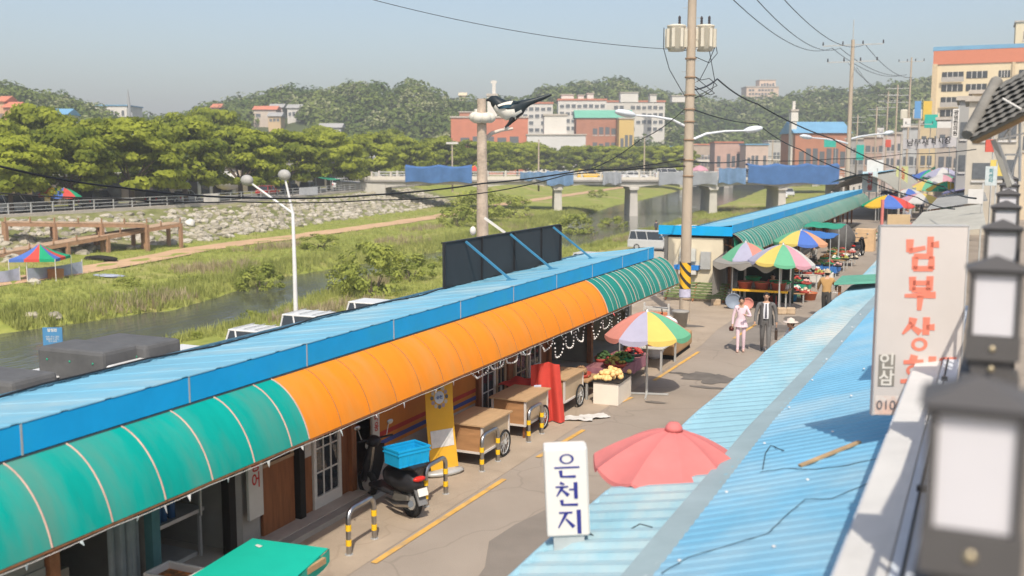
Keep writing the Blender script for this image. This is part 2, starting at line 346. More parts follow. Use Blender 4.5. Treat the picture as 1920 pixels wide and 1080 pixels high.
# ================================================================== LEFT SHOP ROW (near)
roof_m = M('pale_blue_roof_steel',(.165,.40,.53),.5,.10,1.2,.05,3,col2=(.36,.48,.50),thr=(.5,.75),stretch=(.5,1,1))
fascia_m = M('blue_fascia_steel',(.005,.34,.70),.5,.08,1.5,col2=(.012,.35,.62),thr=(.5,.7))
green_a = M('green_awning_sheet',(.0,.40,.33),.5,.12,.9,.12,2.5,trl=.25,stretch=(.7,2.6,.7),col2=(.11,.34,.27),thr=(.46,.72)); orange_a = M('orange_awning_sheet',(.93,.31,.018),.55,.06,1.0,.12,2.5,trl=.25,stretch=(.7,2.6,.7),col2=(.80,.33,.07),thr=(.48,.75))
teal_a = M('teal_awning_sheet',(.015,.28,.22),.5,.15,1.2,.1,3,trl=.25,stretch=(.7,2.6,.7),col2=(.10,.30,.24),thr=(.48,.72))
rib_m = M('awning_rib',(.50,.33,.27),.5,.2); rust = M('rusty_trim',(.30,.13,.06),.7,.3,8)
panel_or = M('orange_wall_panel',(.46,.17,.03),.5,.15,1.5); greywall = M('grey_wall',(.30,.29,.26),.8,.15,1.5)
FX = -8.55; FZ0 = 2.66; FZ1 = 2.99; AX = -7.93; AZ = 1.87
def awn(t):      # awning curve, t 0 at the fascia to 1 at the outer edge
    a = t*PI/2; return (FX+.02+(AX-FX)*(.62*math.sin(a)+.38*t), AZ+(FZ0-.02-AZ)*(.72*math.cos(a)+.28*(1-t)))
def roofz(x): return FZ1 + (x-FX)*0.14
def shop_row(name, label, y0, y1, segs, ribstep, fasc_step, awn_y1=None, rib_w=.028, roofback=-10.75):
    root = thing(name, label, 'building', (-10.4,(y0+y1)/2,0))
    # roof panels
    y = y0
    while y < y1-.05:
        e = min(y+fasc_step, y1); b = MB(); xs = [FX-.02, roofback]
        nn = max(2,int((e-y)/.6)); prof = []
        for k in range(nn):
            a = y+.004+(e-y-.008)*k/nn; d = (e-y)/nn; prof += [(a,0),(a+d*.78,0),(a+d*.82,.009),(a+d*.92,.009)]
        prof.append((e-.004,0))
        for (p0,h0),(p1,h1) in zip(prof[:-1],prof[1:]):
            b.quad((FX+.05,p0,roofz(FX)+h0),(FX+.05,p1,roofz(FX)+h1),(roofback,p1,roofz(roofback)+h1),(roofback,p0,roofz(roofback)+h0))
        b.build('roof_panel', roof_m, root, True, solid=.012)
        f = MB(); f.bx(FX, FX+.045, y+.006, e-.006, FZ0, FZ1-.012); o = f.build('fascia_panel', fascia_m, root, True, bevel=.006)
        j = MB(); j.bx(FX+.043, FX+.05, e-.012, e+.012, FZ0, FZ1-.01); j.build('joint_strip', galv, root, True)
        y = e
    b = MB(); b.bx(roofback-.02, roofback+.06, y0, y1, roofz(roofback)-.05, roofz(roofback)+.04)
    for k in range(int((y1-y0)/.28)): b.bx(roofback+.04, roofback+.12, y0+.28*k, y0+.28*k+.1, roofz(roofback)-.0, roofz(roofback)+.035)
    b.build('ridge_flashing', M('dark_blue_flashing',(.05,.12,.17),.5), root, True)
    b = MB()
    nn = int((y1-y0)/.14)
    for k in range(nn):
        a = y0+(y1-y0)*k/nn; d = (y1-y0)/nn; h = .03 if k%2 else 0
        b.quad((roofback,a,roofz(roofback)-.06+h),(roofback,a+d,roofz(roofback)-.06+.03-h),(roofback-.75,a+d,roofz(roofback)-.28+.03-h),(roofback-.75,a,roofz(roofback)-.28+h))
    b.build('rear_eave', roof_m, root, True, solid=.01)
    b = MB(); b.bx(-11.3,-11.15,y0+.05,y1-.05,0,2.48); b.build('rear_wall', greywall, root, True)
    b = MB(); b.bx(-11.15,-8.9,y0+.1,y1-.1,0,.1); b.build('floor_slab', concrete, root, True)
    b = MB(); b.bx(-11.15,FX-.03,y0+.05,y1-.05,2.44,2.5); b.build('ceiling', dark, root, True)
    # gutter under the fascia, awning on top of its frame
    b = MB(); b.bx(FX+.0, FX+.05, y0, y1, FZ0-.06, FZ0-.008); b.build('gutter_strip', M('dark_gutter',(.06,.08,.09),.6), root, True)
    ey = awn_y1 or y1
    b = MB(); b.tube([(AX,y0,AZ-.02),(AX,ey,AZ-.02)], .022, 8)
    yy = y0+.3
    while yy < ey: b.tube([(AX,yy,AZ-.02),(-9.15,yy,2.3)], .014, 6); yy += 3.1
    frame = b.build('awning_frame', rust, root, True)
    yb = y0; si = 0; ri = []
    while yb < ey-.05:
        col = [m for (e,m) in segs if yb < e-.05][0]; seg_end = [e for (e,m) in segs if yb < e-.05][0]
        e = min(yb+ribstep, seg_end, ey); b = MB()
        def fn(u,v): x,z = awn(v); return (x, yb+(e-yb)*u, z - (.001 if col is orange_a else .005)*math.sin(PI*u)*math.sin(PI*v))
        b.grid(fn, 4, 10); b.build('awning_panel', col, frame, True, solid=.008)
        ri.append((yb, seg_end)); yb = e
    for yy,_ in ri + [(ey,0)]:
        thin = any(m is orange_a and e > yy+.1 and (i == 0 or segs[i-1][0] < yy-.1) for i,(e,m) in enumerate(segs))
        b = MB(); b.tube([(awn(t)[0]+.004, yy, awn(t)[1]+.005) for t in np.linspace(0,1,11)], .006 if thin else .011, 6)
        b.build('awning_rib', rust if thin else rib_m, frame, True)

    return root
row1 = shop_row('market_building', 'long low shop row with pale blue roof and green and orange curved awning', 2.2, 29.2, [(10.98,green_a),(23.3,orange_a),(30,teal_a)], .763, 2.4, 29.9)
# teal end has closer ribs: extra pale ones
b = MB()
for k in range(12): 
    y = 23.45+.53*k; b = MB(); b.tube([(awn(t)[0]+.01, y+.25, awn(t)[1]+.012) for t in np.linspace(0,1,11)], .007, 6); b.build('pale_awning_rib', M('pale_rib',(.42,.52,.46),.6), row1, True)
# ---- fronts of the bays
XW = -9.2
def part(root, name, mat, *boxes, bevel=0):
    b = MB()
    for q in boxes: b.bx(*q)
    return b.build(name, mat, root, True, bevel=bevel)
def grid_door(root, name, y0, y1, z0, z1, nc, nr, mat, x=XW, fw=.07):
    f = MB(); f.bx(x-.03,x+.03,y0,y0+fw,z0,z1); f.bx(x-.03,x+.03,y1-fw,y1,z0,z1); f.bx(x-.03,x+.03,y0+fw,y1-fw,z0,z0+fw*2.6); f.bx(x-.03,x+.03,y0+fw,y1-fw,z1-fw,z1)
    for i in range(1,nc): yy = y0+fw+(y1-y0-2*fw)*i/nc; f.bx(x-.022,x+.022,yy-.012,yy+.012,z0+fw*2.6,z1-fw)
    for j in range(1,nr): zz = z0+fw*2.6+(z1-fw-z0-fw*2.6)*j/nr; f.bx(x-.018,x+.018,y0+fw,y1-fw,zz-.012,zz+.012)
    o = f.build(name, mat, root, True)
    for i in range(nc):
        for j in range(nr):
            a = y0+fw+(y1-y0-2*fw)*i/nc; c = z0+fw*2.6+(z1-fw-z0-fw*2.6)*j/nr
            p = MB(); p.bx(x-.006,x+.006,a+.012,a+(y1-y0-2*fw)/nc-.012,c+.012,c+(z1-fw-z0-fw*2.6)/nr-.012); p.build('pane', glass, o, True)
    return o
part(row1,'shutter',M('grey_shutter',(.22,.22,.2),.6,.15,2,stretch=(1,1,8)),*[(XW-.04+(k%2)*.015,XW+.02+(k%2)*.015,2.4,7.75,.1+.1*k,.2+.1*k) for k in range(23)])
for y,mt in ((7.85,rust),(9.4,M('teal_post',(.06,.16,.17),.6)),(10.85,dark),(10.98,M('grey_post',(.2,.2,.18),.7)),(12.48,dark),(13.92,brown_wood),(18.7,brown_wood),(20.2,brown_wood),(22.6,brown_wood),(25.6,rust),(28.9,galv)):
    part(row1,'post',mt,(XW-.06,XW+.07,y-.07,y+.07,0,2.44))
part(row1,'sign_board_pier',greywall,(XW-.12,XW-.03,11.06,11.56,.1,2.44))
part(row1,'door_panel',brown_wood,(XW-.05,XW+.0,11.6,12.36,.1,1.12))
o = part(row1,'serving_window',M('window_trim',(.36,.26,.16),.6),(XW-.05,XW+.0,11.6,11.66,1.12,2.44),(XW-.05,XW+.0,12.3,12.36,1.12,2.44),(XW-.04,XW-.0,11.66,12.3,1.5,1.54),(XW-.06,XW+.01,11.6,12.36,1.12,1.17))
for a,c in ((1.18,1.5),(1.54,2.42)): p = MB(); p.bx(XW-.03,XW-.02,11.67,12.29,a,c); p.build('pane', glass, o, True)
part(row1,'brown_pier',brown_wood,(XW-.05,XW-.0,12.56,12.82,.1,2.44)); part(row1,'brown_pier',brown_wood,(XW-.05,XW-.0,13.62,13.85,.1,2.44))
grid_door(row1,'glazed_door',12.84,13.6,.1,2.3,3,5,M('door_white',(.62,.6,.54),.5,.1))
part(row1,'orange_wall',panel_or,(XW-.05,XW-.0,14.6,18.62,.55,2.44)); part(row1,'wall_stripe',M('stripe_red',(.35,.04,.03),.6),(XW,XW+.006,14.6,18.62,.78,.86)); part(row1,'wall_stripe',M('stripe_blue',(.05,.08,.25),.6),(XW,XW+.006,14.6,18.62,.62,.70))
part(row1,'grey_dado',greywall,(XW-.06,XW-.01,14.6,18.62,.1,.55))
grid_door(row1,'glazed_door',18.85,19.55,.1,2.3,2,5,M('door_white',0)); grid_door(row1,'glazed_door',19.6,20.1,.1,2.3,2,5,M('door_tan',(.45,.35,.22),.5))
part(row1,'brown_wall',brown_wood,(XW-.05,XW-.0,20.3,20.55,.1,2.44)); grid_door(row1,'glazed_door',20.6,21.3,.1,2.3,2,4,M('door_tan',0)); grid_door(row1,'glazed_door',21.4,22.1,.1,2.3,2,4,M('door_white',0)); part(row1,'brown_wall',brown_wood,(XW-.05,XW-.0,22.15,22.5,.1,2.44))
for y in (7.8,9.42,11.0,14.0,18.64,22.6,25.7): part(row1,'partition',greywall,(-11.14,XW-.1,y-.04,y+.04,.1,2.43))
part(row1,'end_wall',M('cream_wall',(.55,.46,.32),.8,.12,1),(-11.14,XW+.05,29.02,29.15,0,2.44))
part(row1,'door_step',M('step_concrete',(.30,.28,.25),.85,.15,2),(XW-.05,-8.72,10.9,18.6,0,.09))
# bay contents
b = MB(); b.bx(-10.6,-9.5,9.6,10.7,.75,.8); b.bx(-10.55,-9.6,9.65,10.65,.1,.16)
for x,y in ((-10.55,9.65),(-9.55,9.65),(-10.55,10.65),(-9.55,10.65)): b.bx(x-.02,x+.02,y-.02,y+.02,.1,.75)
t = tag(b.build('work_table', galv), 'grey steel work table in the open bay with the tilted sink', 'table')
b = MB(); 
b.box((-9.5,10.0,1.55),(.8,.95,.03),ry=.3); b.box((-9.13,10.0,1.50),(.03,.95,.22),ry=.5); b.box((-9.5,9.52,1.6),(.8,.03,.16),ry=.3); b.box((-9.5,10.48,1.6),(.8,.03,.16),ry=.3); b.box((-9.88,10.0,1.7),(.03,.95,.16),ry=.3)
for y in (9.6,10.4): b.bar((-9.8,y,.8),(-9.8,y,1.6),.03); b.bar((-9.3,y,.8),(-9.3,y,1.45),.03)
tag(b.build('tilted_sink', M('dull_zinc',(.33,.33,.3),.5,.2)), 'tilted grey metal sink tray on legs inside the dark bay', 'sink')
bott = M('blue_bottle',(.03,.09,.2),.2,.2)
for i in range(10):
    b = MB(); b.lathe([(0,0),(.055,0),(.055,.2),(.02,.26),(.02,.3),(0,.3)], n=10); b.build('x', bott); o = COL.objects[-1]; o.name = 'bottle'
    o.location = (-9.62-.12*(i%3), 9.78+.13*(i//3)+.02*(i%2), .801); tag(o,'blue plastic bottle standing on the steel work table','bottle','bottles on the work table')
b = MB()
def cl(u,v): return (-9.28+.05*math.sin(u*19)+.03*math.sin(u*41), 8.75+.5*u, 2.2-2.0*v+.02*math.sin(u*9))
b.grid(cl,24,6); tag(b.build('hanging_cloth', M('grey_cloth',(.22,.25,.25),.9,.15,4), solid=.006), 'grey cloth sheet hanging in folds beside the teal post', 'cloth')
for i,(x,y,z,dx,dy,dz,c) in enumerate(((-10.3,8.2,.1,.7,.5,.5,(.2,.12,.06)),(-10.3,8.25,.605,.5,.4,.3,(.35,.3,.22)),(-9.6,8.15,.1,.35,.3,.75,(.25,.22,.17)))):
    b = MB(); b.bx(x-dx/2,x+dx/2,y-dy/2,y+dy/2,z,z+dz); b.bx(x-dx/2-.01,x+dx/2+.01,y-dy/2-.01,y+dy/2+.01,z+dz*.8,z+dz*.8+.03)
    tag(b.build('storage_box', M('storebox%d'%i,c,.8), bevel=.01), ['large brown storage box on the floor of the cloth bay','pale box stacked on the large brown storage box','narrow tall tan box beside the hanging cloth'][i], 'box')
# hanging shop signs (boards with writing)
def board(name, label, loc, w, h, t, rz, mat, texts=(), cat='sign'):
    root = thing(name, label, cat, loc, rz); b = MB(); b.bx(-w/2,w/2,-t/2,t/2,0,h); b.build('panel', mat, root, bevel=.008)
    for (txt,size,x,z,m,vert,bold,scx) in texts: writing('lettering', txt, root, m, size, (x,-t/2-.004,z), 0, bold, vert, scx)
    return root
redink = M('red_ink',(.42,.05,.04),.7); blkink = M('black_ink',(.03,.03,.03),.7); signw = M('sign_white',(.66,.62,.56),.5,.06)
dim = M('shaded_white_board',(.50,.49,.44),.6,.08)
board('hanging_sign','tall white shop board with red lettering beside the brown door panel',(-9.1,11.3,.5),.32,1.7,.05,PI/2+.0,dim,[('홍어',.24,0,.66,redink,True,.006,.9),('아',.16,0,1.12,blkink,False,.004,1)])
board('hanging_sign','white shop board with dark lettering beside the scooter',(-9.02,14.4,.45),.22,1.8,.05,PI/2,dim,[('영미용',.17,0,.8,redink,True,.004,.9)])
board('poster','pale paper poster on the brown pier left of the white glazed door',(-9.185,12.69,1.0),.2,.9,.012,PI/2,M('poster_paper',(.48,.5,.47),.7,.2,8,col2=(.55,.45,.3)),[],'poster')
# bunting and bead strings under the awning edge
col3 = [M('flag_white',(.7,.68,.65),.7),M('flag_red',(.6,.1,.1),.7),M('flag_pale',(.55,.62,.6),.7)]
bunt = thing('bunting','row of small triangular flags strung along the awning edge','bunting',(AX+.03,12,AZ-.05))
b = MB(); b.tube([(AX+.035,y,AZ-.045-.008*math.sin(y*4)) for y in np.arange(5.5,29.8,.5)], .004, 4); b.build('string', white, bunt, True)
y = 5.7
while y < 29.5:
    w_ = U(.035,.06); h_ = U(.04,.10); tw = U(-.6,.6); b = MB(); dx = math.sin(tw)*w_
    b.add([(AX+.04-dx*.5,y-w_/2,AZ-.045),(AX+.04+dx*.5,y+w_/2,AZ-.045),(AX+.04+U(-.03,.06),y+U(-.02,.02),AZ-.045-h_)],[(0,1,2)]); b.build('flag', rnd.choice([col3[0],col3[0],col3[0],col3[1],col3[2]]), bunt, True, solid=.003)
    y += U(.3,1.1)
beads = M('white_beads',(.8,.78,.74),.4,0)
for k,(y0,y1,lab) in enumerate(((16.0,18.9,'string of white bulbs looping under the awning above the yellow banner'),(19.2,22.0,'string of white bulbs looping in front of the glazed doors'),(22.3,25.2,'string of white bulbs looping under the awning left of the parasol stall'))):
    L = thing('string_lights', lab, 'string lights', (AX-.05,(y0+y1)/2,AZ-.05)); b = MB(); pts = []
    ns = 4
    for s_ in range(ns):
        d = U(.22,.5) if k else U(.1,.2)
        for i in range(14): t = i/14; pts.append((AX-.07+.03*math.sin(9*t+s_), y0+(y1-y0)*(s_+t)/ns, AZ-.07-d*4*t*(1-t)))
    b.tube(pts, .003, 4); b.build('wire', black, L, True)
    for i,p in enumerate(pts):
        q = MB(); q.ell(p, .021, 6, 4); q.build('bulb', beads, L, True)
# ---- roof-top billboard seen from behind
bbm = M('charcoal_panel',(.035,.037,.04),.6,.12,1.2); strut = M('blue_strut',(.05,.2,.33),.5)
BB = thing('billboard','dark charcoal billboard seen from behind on the blue shop roof','billboard',(-10.6,22,2.69))
xa = -10.62
yb = [19.9,21.8,23.7,25.5,26.9]
for a,c in zip(yb[:-1],yb[1:]):
    b = MB(); b.bx(xa-.03,xa+.03,a+.012,c-.012,2.72,3.72); b.build('panel', bbm, BB, True, bevel=.006)
for a in yb: b = MB(); b.bx(xa+.03,xa+.07,a-.03,a+.03,2.68,3.73); b.build('upright', black, BB, True)
b = MB(); b.bx(xa-.05,xa+.05,yb[0],yb[-1],3.725,3.75); b.build('top_rail', black, BB, True)
for y in (20.9,23.4,26.3): b = MB(); b.bar((xa+.06,y,3.7),(-9.35,y-.1,2.86),.045); b.bx(-9.45,-9.25,y-.2,y,2.86,2.9); b.build('strut', strut, BB, True)
b = MB(); b.bar((xa,23.2,3.75),(xa-.5,23.05,4.12),.06); b.build('white_bar', white, BB, True)
# cable clutter on the roof
b = MB(); b.tube([(-10.55+.12*math.sin(y*1.1),y,roofz(-10.6)+.05+.012*math.sin(y*3)) for y in np.arange(2.5,27,.6)], .014, 6); tag(b.build('roof_cable', black), 'black cable lying along the rear edge of the blue shop roof', 'cable')

# ================================================================== SECOND SHOP ROW
row2 = shop_row('market_building','farther shop row with blue roof, cream end wall and ribbed green awning',40.2,92,[(93,teal_a)],.9,4.0,92.4)
b = MB()
y = 40.5
while y < 92: 
    b = MB(); b.tube([(awn(t)[0]+.01, y, awn(t)[1]+.012) for t in np.linspace(0,1,9)], .009, 5); b.build('pale_awning_rib', MATS['pale_rib'], row2, True); y += .52 if y < 75 else 1.0
part(row2,'end_wall',M('cream_end_wall',(.66,.58,.43),.8,.08,.8,col2=(.5,.42,.3),thr=(.55,.8)),(-11.12,XW+.3,40.22,40.4,0,2.44))
part(row2,'end_fascia',fascia_m,(-11.5,FX+.04,40.1,40.17,2.55,2.92))
for y in np.arange(43,92,3.2): part(row2,'post',rust,(XW-.06,XW+.06,y-.06,y+.06,0,2.44))
for i,y in enumerate(np.arange(43,90,6.4)): part(row2,'shop_wall',M('rowwall%d'%(i%3),[(.25,.2,.15),(.3,.28,.22),(.2,.22,.2)][i%3],.8,.2),(XW-.9,XW-.8,y,y+3.0,.1,2.44))
part(row2,'meter_box',galv,(-9.75,-9.35,40.08,40.2,1.2,1.9))
part(row2,'window_unit',M('pale_box',(.55,.55,.5),.6),(-10.6,-9.95,40.02,40.2,1.5,2.0))
part(row2,'blue_tray',blue_p,(-10.8,-9.8,39.98,40.2,1.16,1.34)); part(row2,'pale_shelf',white,(-10.6,-9.9,39.95,40.2,.98,1.14))
# green slatted bench against the end wall
bn = thing('slatted_bench','stack of green painted slats leaning below the cream end wall','bench',(-9.9,39.6,0))
for k in range(6): b = MB(); b.bx(-11.0,-8.5,39.75-.11*k,39.85-.11*k,.62-.1*k,.70-.1*k); b.build('slat', M('green_slat',(.16,.2,.08),.7,.15), bn, True, bevel=.008)
b = MB()
for x in (-10.9,-9.8,-8.6): b.bar((x,39.8,.66),(x,39.15,0.02),.06)
b.build('frame', rust, bn, True)
# ================================================================== RIGHT-HAND ROOFS, SIGNS, BALCONY
rroof_m = M('right_roof_steel',(.23,.40,.47),.55,.14,1.2,.04,4,col2=(.46,.47,.44),thr=(.42,.66),stretch=(1,.35,1))
rroof2_m = M('upper_roof_steel',(.16,.38,.54),.55,.10,.8,.04,4,col2=(.33,.46,.52),thr=(.45,.75))
flash_m = M('grey_flashing',(.27,.35,.37),.5,.12,1.5); dirt_m = M('dusty_rust',(.36,.28,.19),.9,.25,6)
XE = [(-5,-3.55),(8,-3.53),(10.9,-3.5),(10.95,-3.38),(13.2,-3.35),(13.25,-3.45),(21,-3.38),(28,-3.08),(36,-2.85),(44,-2.5)]
XI = [(-5,-2.32),(13,-2.26),(17,-2.14),(25,-1.95),(36,-1.6),(44,-1.3)]
def corr(y0, y1, pitch, xa, za, xb, zb, h, fn=None):
    b = MB(); n = max(1,round((y1-y0)/pitch)); pitch = (y1-y0)/n
    prof = [(0,0),(.35,0),(.5,h),(.72,h),(.86,0)]
    pr = [(y0+pitch*(k+q), z) for k in range(n) for q,z in prof]+[(y0+pitch*n,0)]
    for (p0,h0),(p1,h1) in zip(pr[:-1],pr[1:]): b.quad((xa(p0),p0,za+h0),(xb(p0),p0,zb+h0),(xb(p1),p1,zb+h1),(xa(p1),p1,za+h1))
    return b
fe = lambda y: interp(XE,y); fi = lambda y: interp(XI,y)
R1 = thing('lower_market_roof','lower corrugated pale blue steel roof over the right side of the street','roof',(-2.9,18,0))
y = -2.0
while y < 31: 
    e = min(y+3.3, 31); b = corr(y,e,.3,fe,1.9,fi,2.13,.05); b.build('roof_sheet', rroof_m, R1, True, solid=.008); y = e
b = MB(); yy = np.arange(-2,31,.4); b.grid(lambda u,v: (fi(-2+33*u)+(-.22+.28*v), -2+33*u, 2.155+.035*v+.004*math.sin(u*60)), 80, 1, False); b.build('flashing', flash_m, R1, True, solid=.006)
b = MB(); b.tube([(fe(y)-.03, y, 1.885+.012*math.sin(y*2.3)) for y in np.arange(-2,31.1,.5)], .045, 8); b.build('eave_gutter', M('pale_blue_gutter',(.3,.5,.58),.5,.15), R1, True)
b = MB(); b.tube([(fe(y)+.03, y, 1.85) for y in np.arange(-2,31.1,.5)], .02, 6)
b.build('eave_rail', rust, R1, True)
for y in np.arange(-1,31,3): b = MB(); b.bx(fe(y)+.05,fe(y)+.13,y-.04,y+.04,0,1.86); b.bar((fe(y)+.05,y,1.84),(fi(y),y,2.06),.05); b.build('support_post', rust, R1, True)
b = MB()
for k in range(60): y = -2+.55*k; b.bx(fe(y)+.0,fe(y)+.08,y,y+.3,1.80,1.87)
b.build('eave_trim', dirt_m, R1, True)
b = MB(); xw = lambda y: -.62
R2 = thing('upper_market_roof','upper corrugated bright blue steel roof below the balcony','roof',(-1.4,12,0))
fi2 = lambda y: fi(y)+.1
y = -2.0
while y < 34:
    e = min(y+3.0,34); b = corr(y,e,.19,fi2,2.26,lambda q: -.45+max(0,(q-11)*.012),2.78,.014); b.build('roof_sheet', rroof2_m, R2, True, solid=.008); y = e
b = MB()
for k in range(190): y = -2+.19*k; b.add([(fi2(y)+.015,y,2.235),(fi2(y)+.015,y+.1,2.235),(fi2(y)-.03,y+.05,2.20),(fi2(y)+.06,y+.05,2.26)],[(0,1,2),(0,3,1)])
b.build('eave_teeth', dirt_m, R2, True)
b = MB(); b.bx(-.45,-.3,-2,34,2.3,2.85); b.build('rear_support', greywall, R2, True)
scr = [(U(-2,-.7),U(4,22)) for _ in range(46)]
for k,(x,y) in enumerate(((x_,y_) for x_ in (-2.05,-1.3) for y_ in np.arange(6,24,1.9))):
    b = MB(); zz = 2.26+(x-fi2(y))/(-.45-fi2(y))*.52; b.lathe([(.016,0),(.016,.01),(.006,.014),(0,.014)],(x+U(-.02,.02),y+U(-.04,.04),zz+.024),8); b.build('roof_screw', M('screw_cap',(.6,.6,.6),.5), R2, True)
# planks, wires on the upper roof
def rz2(x,y): return 2.26+(x-fi2(y))/(-.45-fi2(y))*.52
a = gp(1500,858,2.6); c = gp(1612,830,2.66); b = MB(); a.z = rz2(a.x,a.y)+.035; c.z = rz2(c.x,c.y)+.035; b.bar(a,c,.05,.02)
tag(b.build('roof_plank', M('weathered_plank',(.4,.27,.15),.8,.3,5)), 'weathered plank lying on the upper blue roof below the big sign', 'plank')
def roof_wire(pix, lab, r=.0035, z0=.022):
    pts = []
    for (x,y) in pix:
        Z = 2.55
        for _ in range(6): p = gp(x,y,Z); Z = rz2(p.x,p.y)+z0
        pts.append(p)
    q = []
    for p0,p1 in zip(pts[:-1],pts[1:]): q += [p0.lerp(p1,t)+Vector((0,0,.01*math.sin(9*t))) for t in (0,.33,.66)]
    q.append(pts[-1]); b = MB(); b.tube(q, r, 5); tag(b.build('roof_wire', black), lab, 'wire')
roof_wire([(1425,885),(1470,878),(1530,880),(1590,872),(1660,856)],'black wire running across the upper blue roof under the big sign shadow')
roof_wire([(1240,1075),(1290,1045),(1380,1018),(1440,1000),(1470,970),(1510,936),(1560,935),(1640,900)],'long black wire snaking up the upper blue roof')
roof_wire([(1430,880),(1435,850),(1445,835),(1470,845)],'short curled wire end on the upper blue roof',.005)
# ---- parapet of the balcony, lanterns, cream wall
PX = lambda y: -.10+.045*(y-2)*.35
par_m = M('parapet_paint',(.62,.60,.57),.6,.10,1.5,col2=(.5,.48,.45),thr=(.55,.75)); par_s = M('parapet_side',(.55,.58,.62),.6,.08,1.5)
PA = thing('balcony_parapet','pale painted balcony ledge running under the row of black lanterns','parapet',(-.3,8,3.3))
b = MB(); b.grid(lambda u,v: (-.60+.028*(-2+17*u)*.6+.24*v, -2+17*u, 3.55+.03*v), 30, 1); b.build('ledge', par_m, PA, True, solid=.05)
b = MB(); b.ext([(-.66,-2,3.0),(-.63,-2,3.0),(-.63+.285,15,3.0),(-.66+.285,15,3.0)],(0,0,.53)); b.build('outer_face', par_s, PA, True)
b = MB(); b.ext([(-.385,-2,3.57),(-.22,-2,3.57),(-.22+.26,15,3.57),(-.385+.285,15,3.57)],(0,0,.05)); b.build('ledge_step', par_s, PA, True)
b = MB(); b.tube([(-.31+.0145*(y+2), y, 3.63) for y in np.arange(-1.5,14,.7)], .008, 5)
for y in np.arange(3,14,1.7): b.bx(-.33+.0145*(y+2),-.28+.0145*(y+2),y-.02,y+.02,3.61,3.65)
b.build('ledge_cable', black, PA, True)
lframe = M('lantern_frame',(.095,.09,.088),.55,.1); lpan = M('lantern_panel',(.72,.70,.72),.5,.03,trl=.2)
def lantern(loc, label):
    L = thing('lantern', label, 'lantern', loc, 0, 'lanterns along the balcony'); w = .090; h = .262
    for sx in (-1,1):
        for sy in (-1,1): b = MB(); b.bx(sx*w-.011,sx*w+.011,sy*w-.011,sy*w+.011,0,h); b.build('corner_post', lframe, L)
    for (dx,dy) in ((0,-1),(0,1),(1,0),(-1,0)):
        b = MB(); cx,cy = dx*w*.96,dy*w*.96; sx_,sy_ = (w-.012,.003) if dy else (.003,w-.012); b.bx(cx-sx_,cx+sx_,cy-sy_,cy+sy_,.004,h-.004); b.build('panel', lpan, L)
    b = MB(); b.bx(-w-.02,w+.02,-w-.02,w+.02,h,h+.02); b.add([(-w-.03,-w-.03,h+.02),(w+.03,-w-.03,h+.02),(w+.03,w+.03,h+.02),(-w-.03,w+.03,h+.02),(0,0,h+.075)],[(0,1,4),(1,2,4),(2,3,4),(3,0,4),(3,2,1,0)]); b.build('cap', lframe, L)
    b = MB(); b.bx(-w-.015,w+.015,-w-.015,w+.015,-.10,0); b.bx(-w+.01,w-.01,-w+.01,w-.01,-.17,-.10); b.bx(-w-.02,w+.02,-w-.02,w+.02,-.62,-.17); b.bx(-.05,.05,-.05,.05,-1.45,-.62); b.build('pedestal', lframe, L)
    for z in (-.05,-.135): b = MB(); b.ell((0,-w-.015,z),(.014,.01,.014),10,6); b.build('knob', M('brass_knob',(.5,.42,.28),.35,.1,metal=.8), L)
ords = ['nearest and largest black lantern at the right edge','second black lantern from the nearest one','third black lantern from the nearest one','fourth black lantern from the nearest one','fifth black lantern from the nearest one','sixth black lantern from the nearest one','farthest small black lantern of the balcony row']
for i in range(7):
    d = [2.32,4.35,6.35,8.4,10.5,12.6,14.7][i]; px = 1906-193/d*1.02; py = 302+(1095-320)/d*.86+ (6 if i else 0)
    p = dp(px, [974,625,512,452,415,390,372][i], d); lantern(p, ords[i])
rl = MB()
for z in (4.15,4.5): rl.bar(dp(1790,1300,2.2)*1.0 if 0 else Vector((-.12,1.2,z)), Vector((.28,15.5,z)), .03)
for k in range(60): y = 1.3+.235*k; x = -.12+.4*(y-1.2)/14.3; rl.bx(x-.012,x+.012,y-.012,y+.012,3.6,4.5)
tag(rl.build('balcony_railing', lframe), 'black metal railing with thin bars between the lantern posts', 'railing')
b = MB(); b.bx(.9,1.05,3.4,26,3,6.5)
cw = thing('balcony_wall','cream plastered wall at the right edge behind the lanterns','wall',(.6,8,3))
def wallx(y): return .30+.075*(y-4)
b = MB(); b.ext([(wallx(4.6),4.6,2.5),(wallx(4.6)+.15,4.6,2.5),(wallx(9.2)+.15,9.2,2.5),(wallx(9.2),9.2,2.5)],(0,0,3.05)); b.build('plaster', M('cream_plaster',(.62,.50,.34),.85,.08,1), cw, True)
b = MB(); b.ext([(wallx(4.6)-.03,4.6,5.5),(wallx(4.6)+.2,4.6,5.5),(wallx(9.2)+.2,9.2,5.5),(wallx(9.2)-.03,9.2,5.5)],(0,0,.07)); b.build('coping', concrete, cw, True)
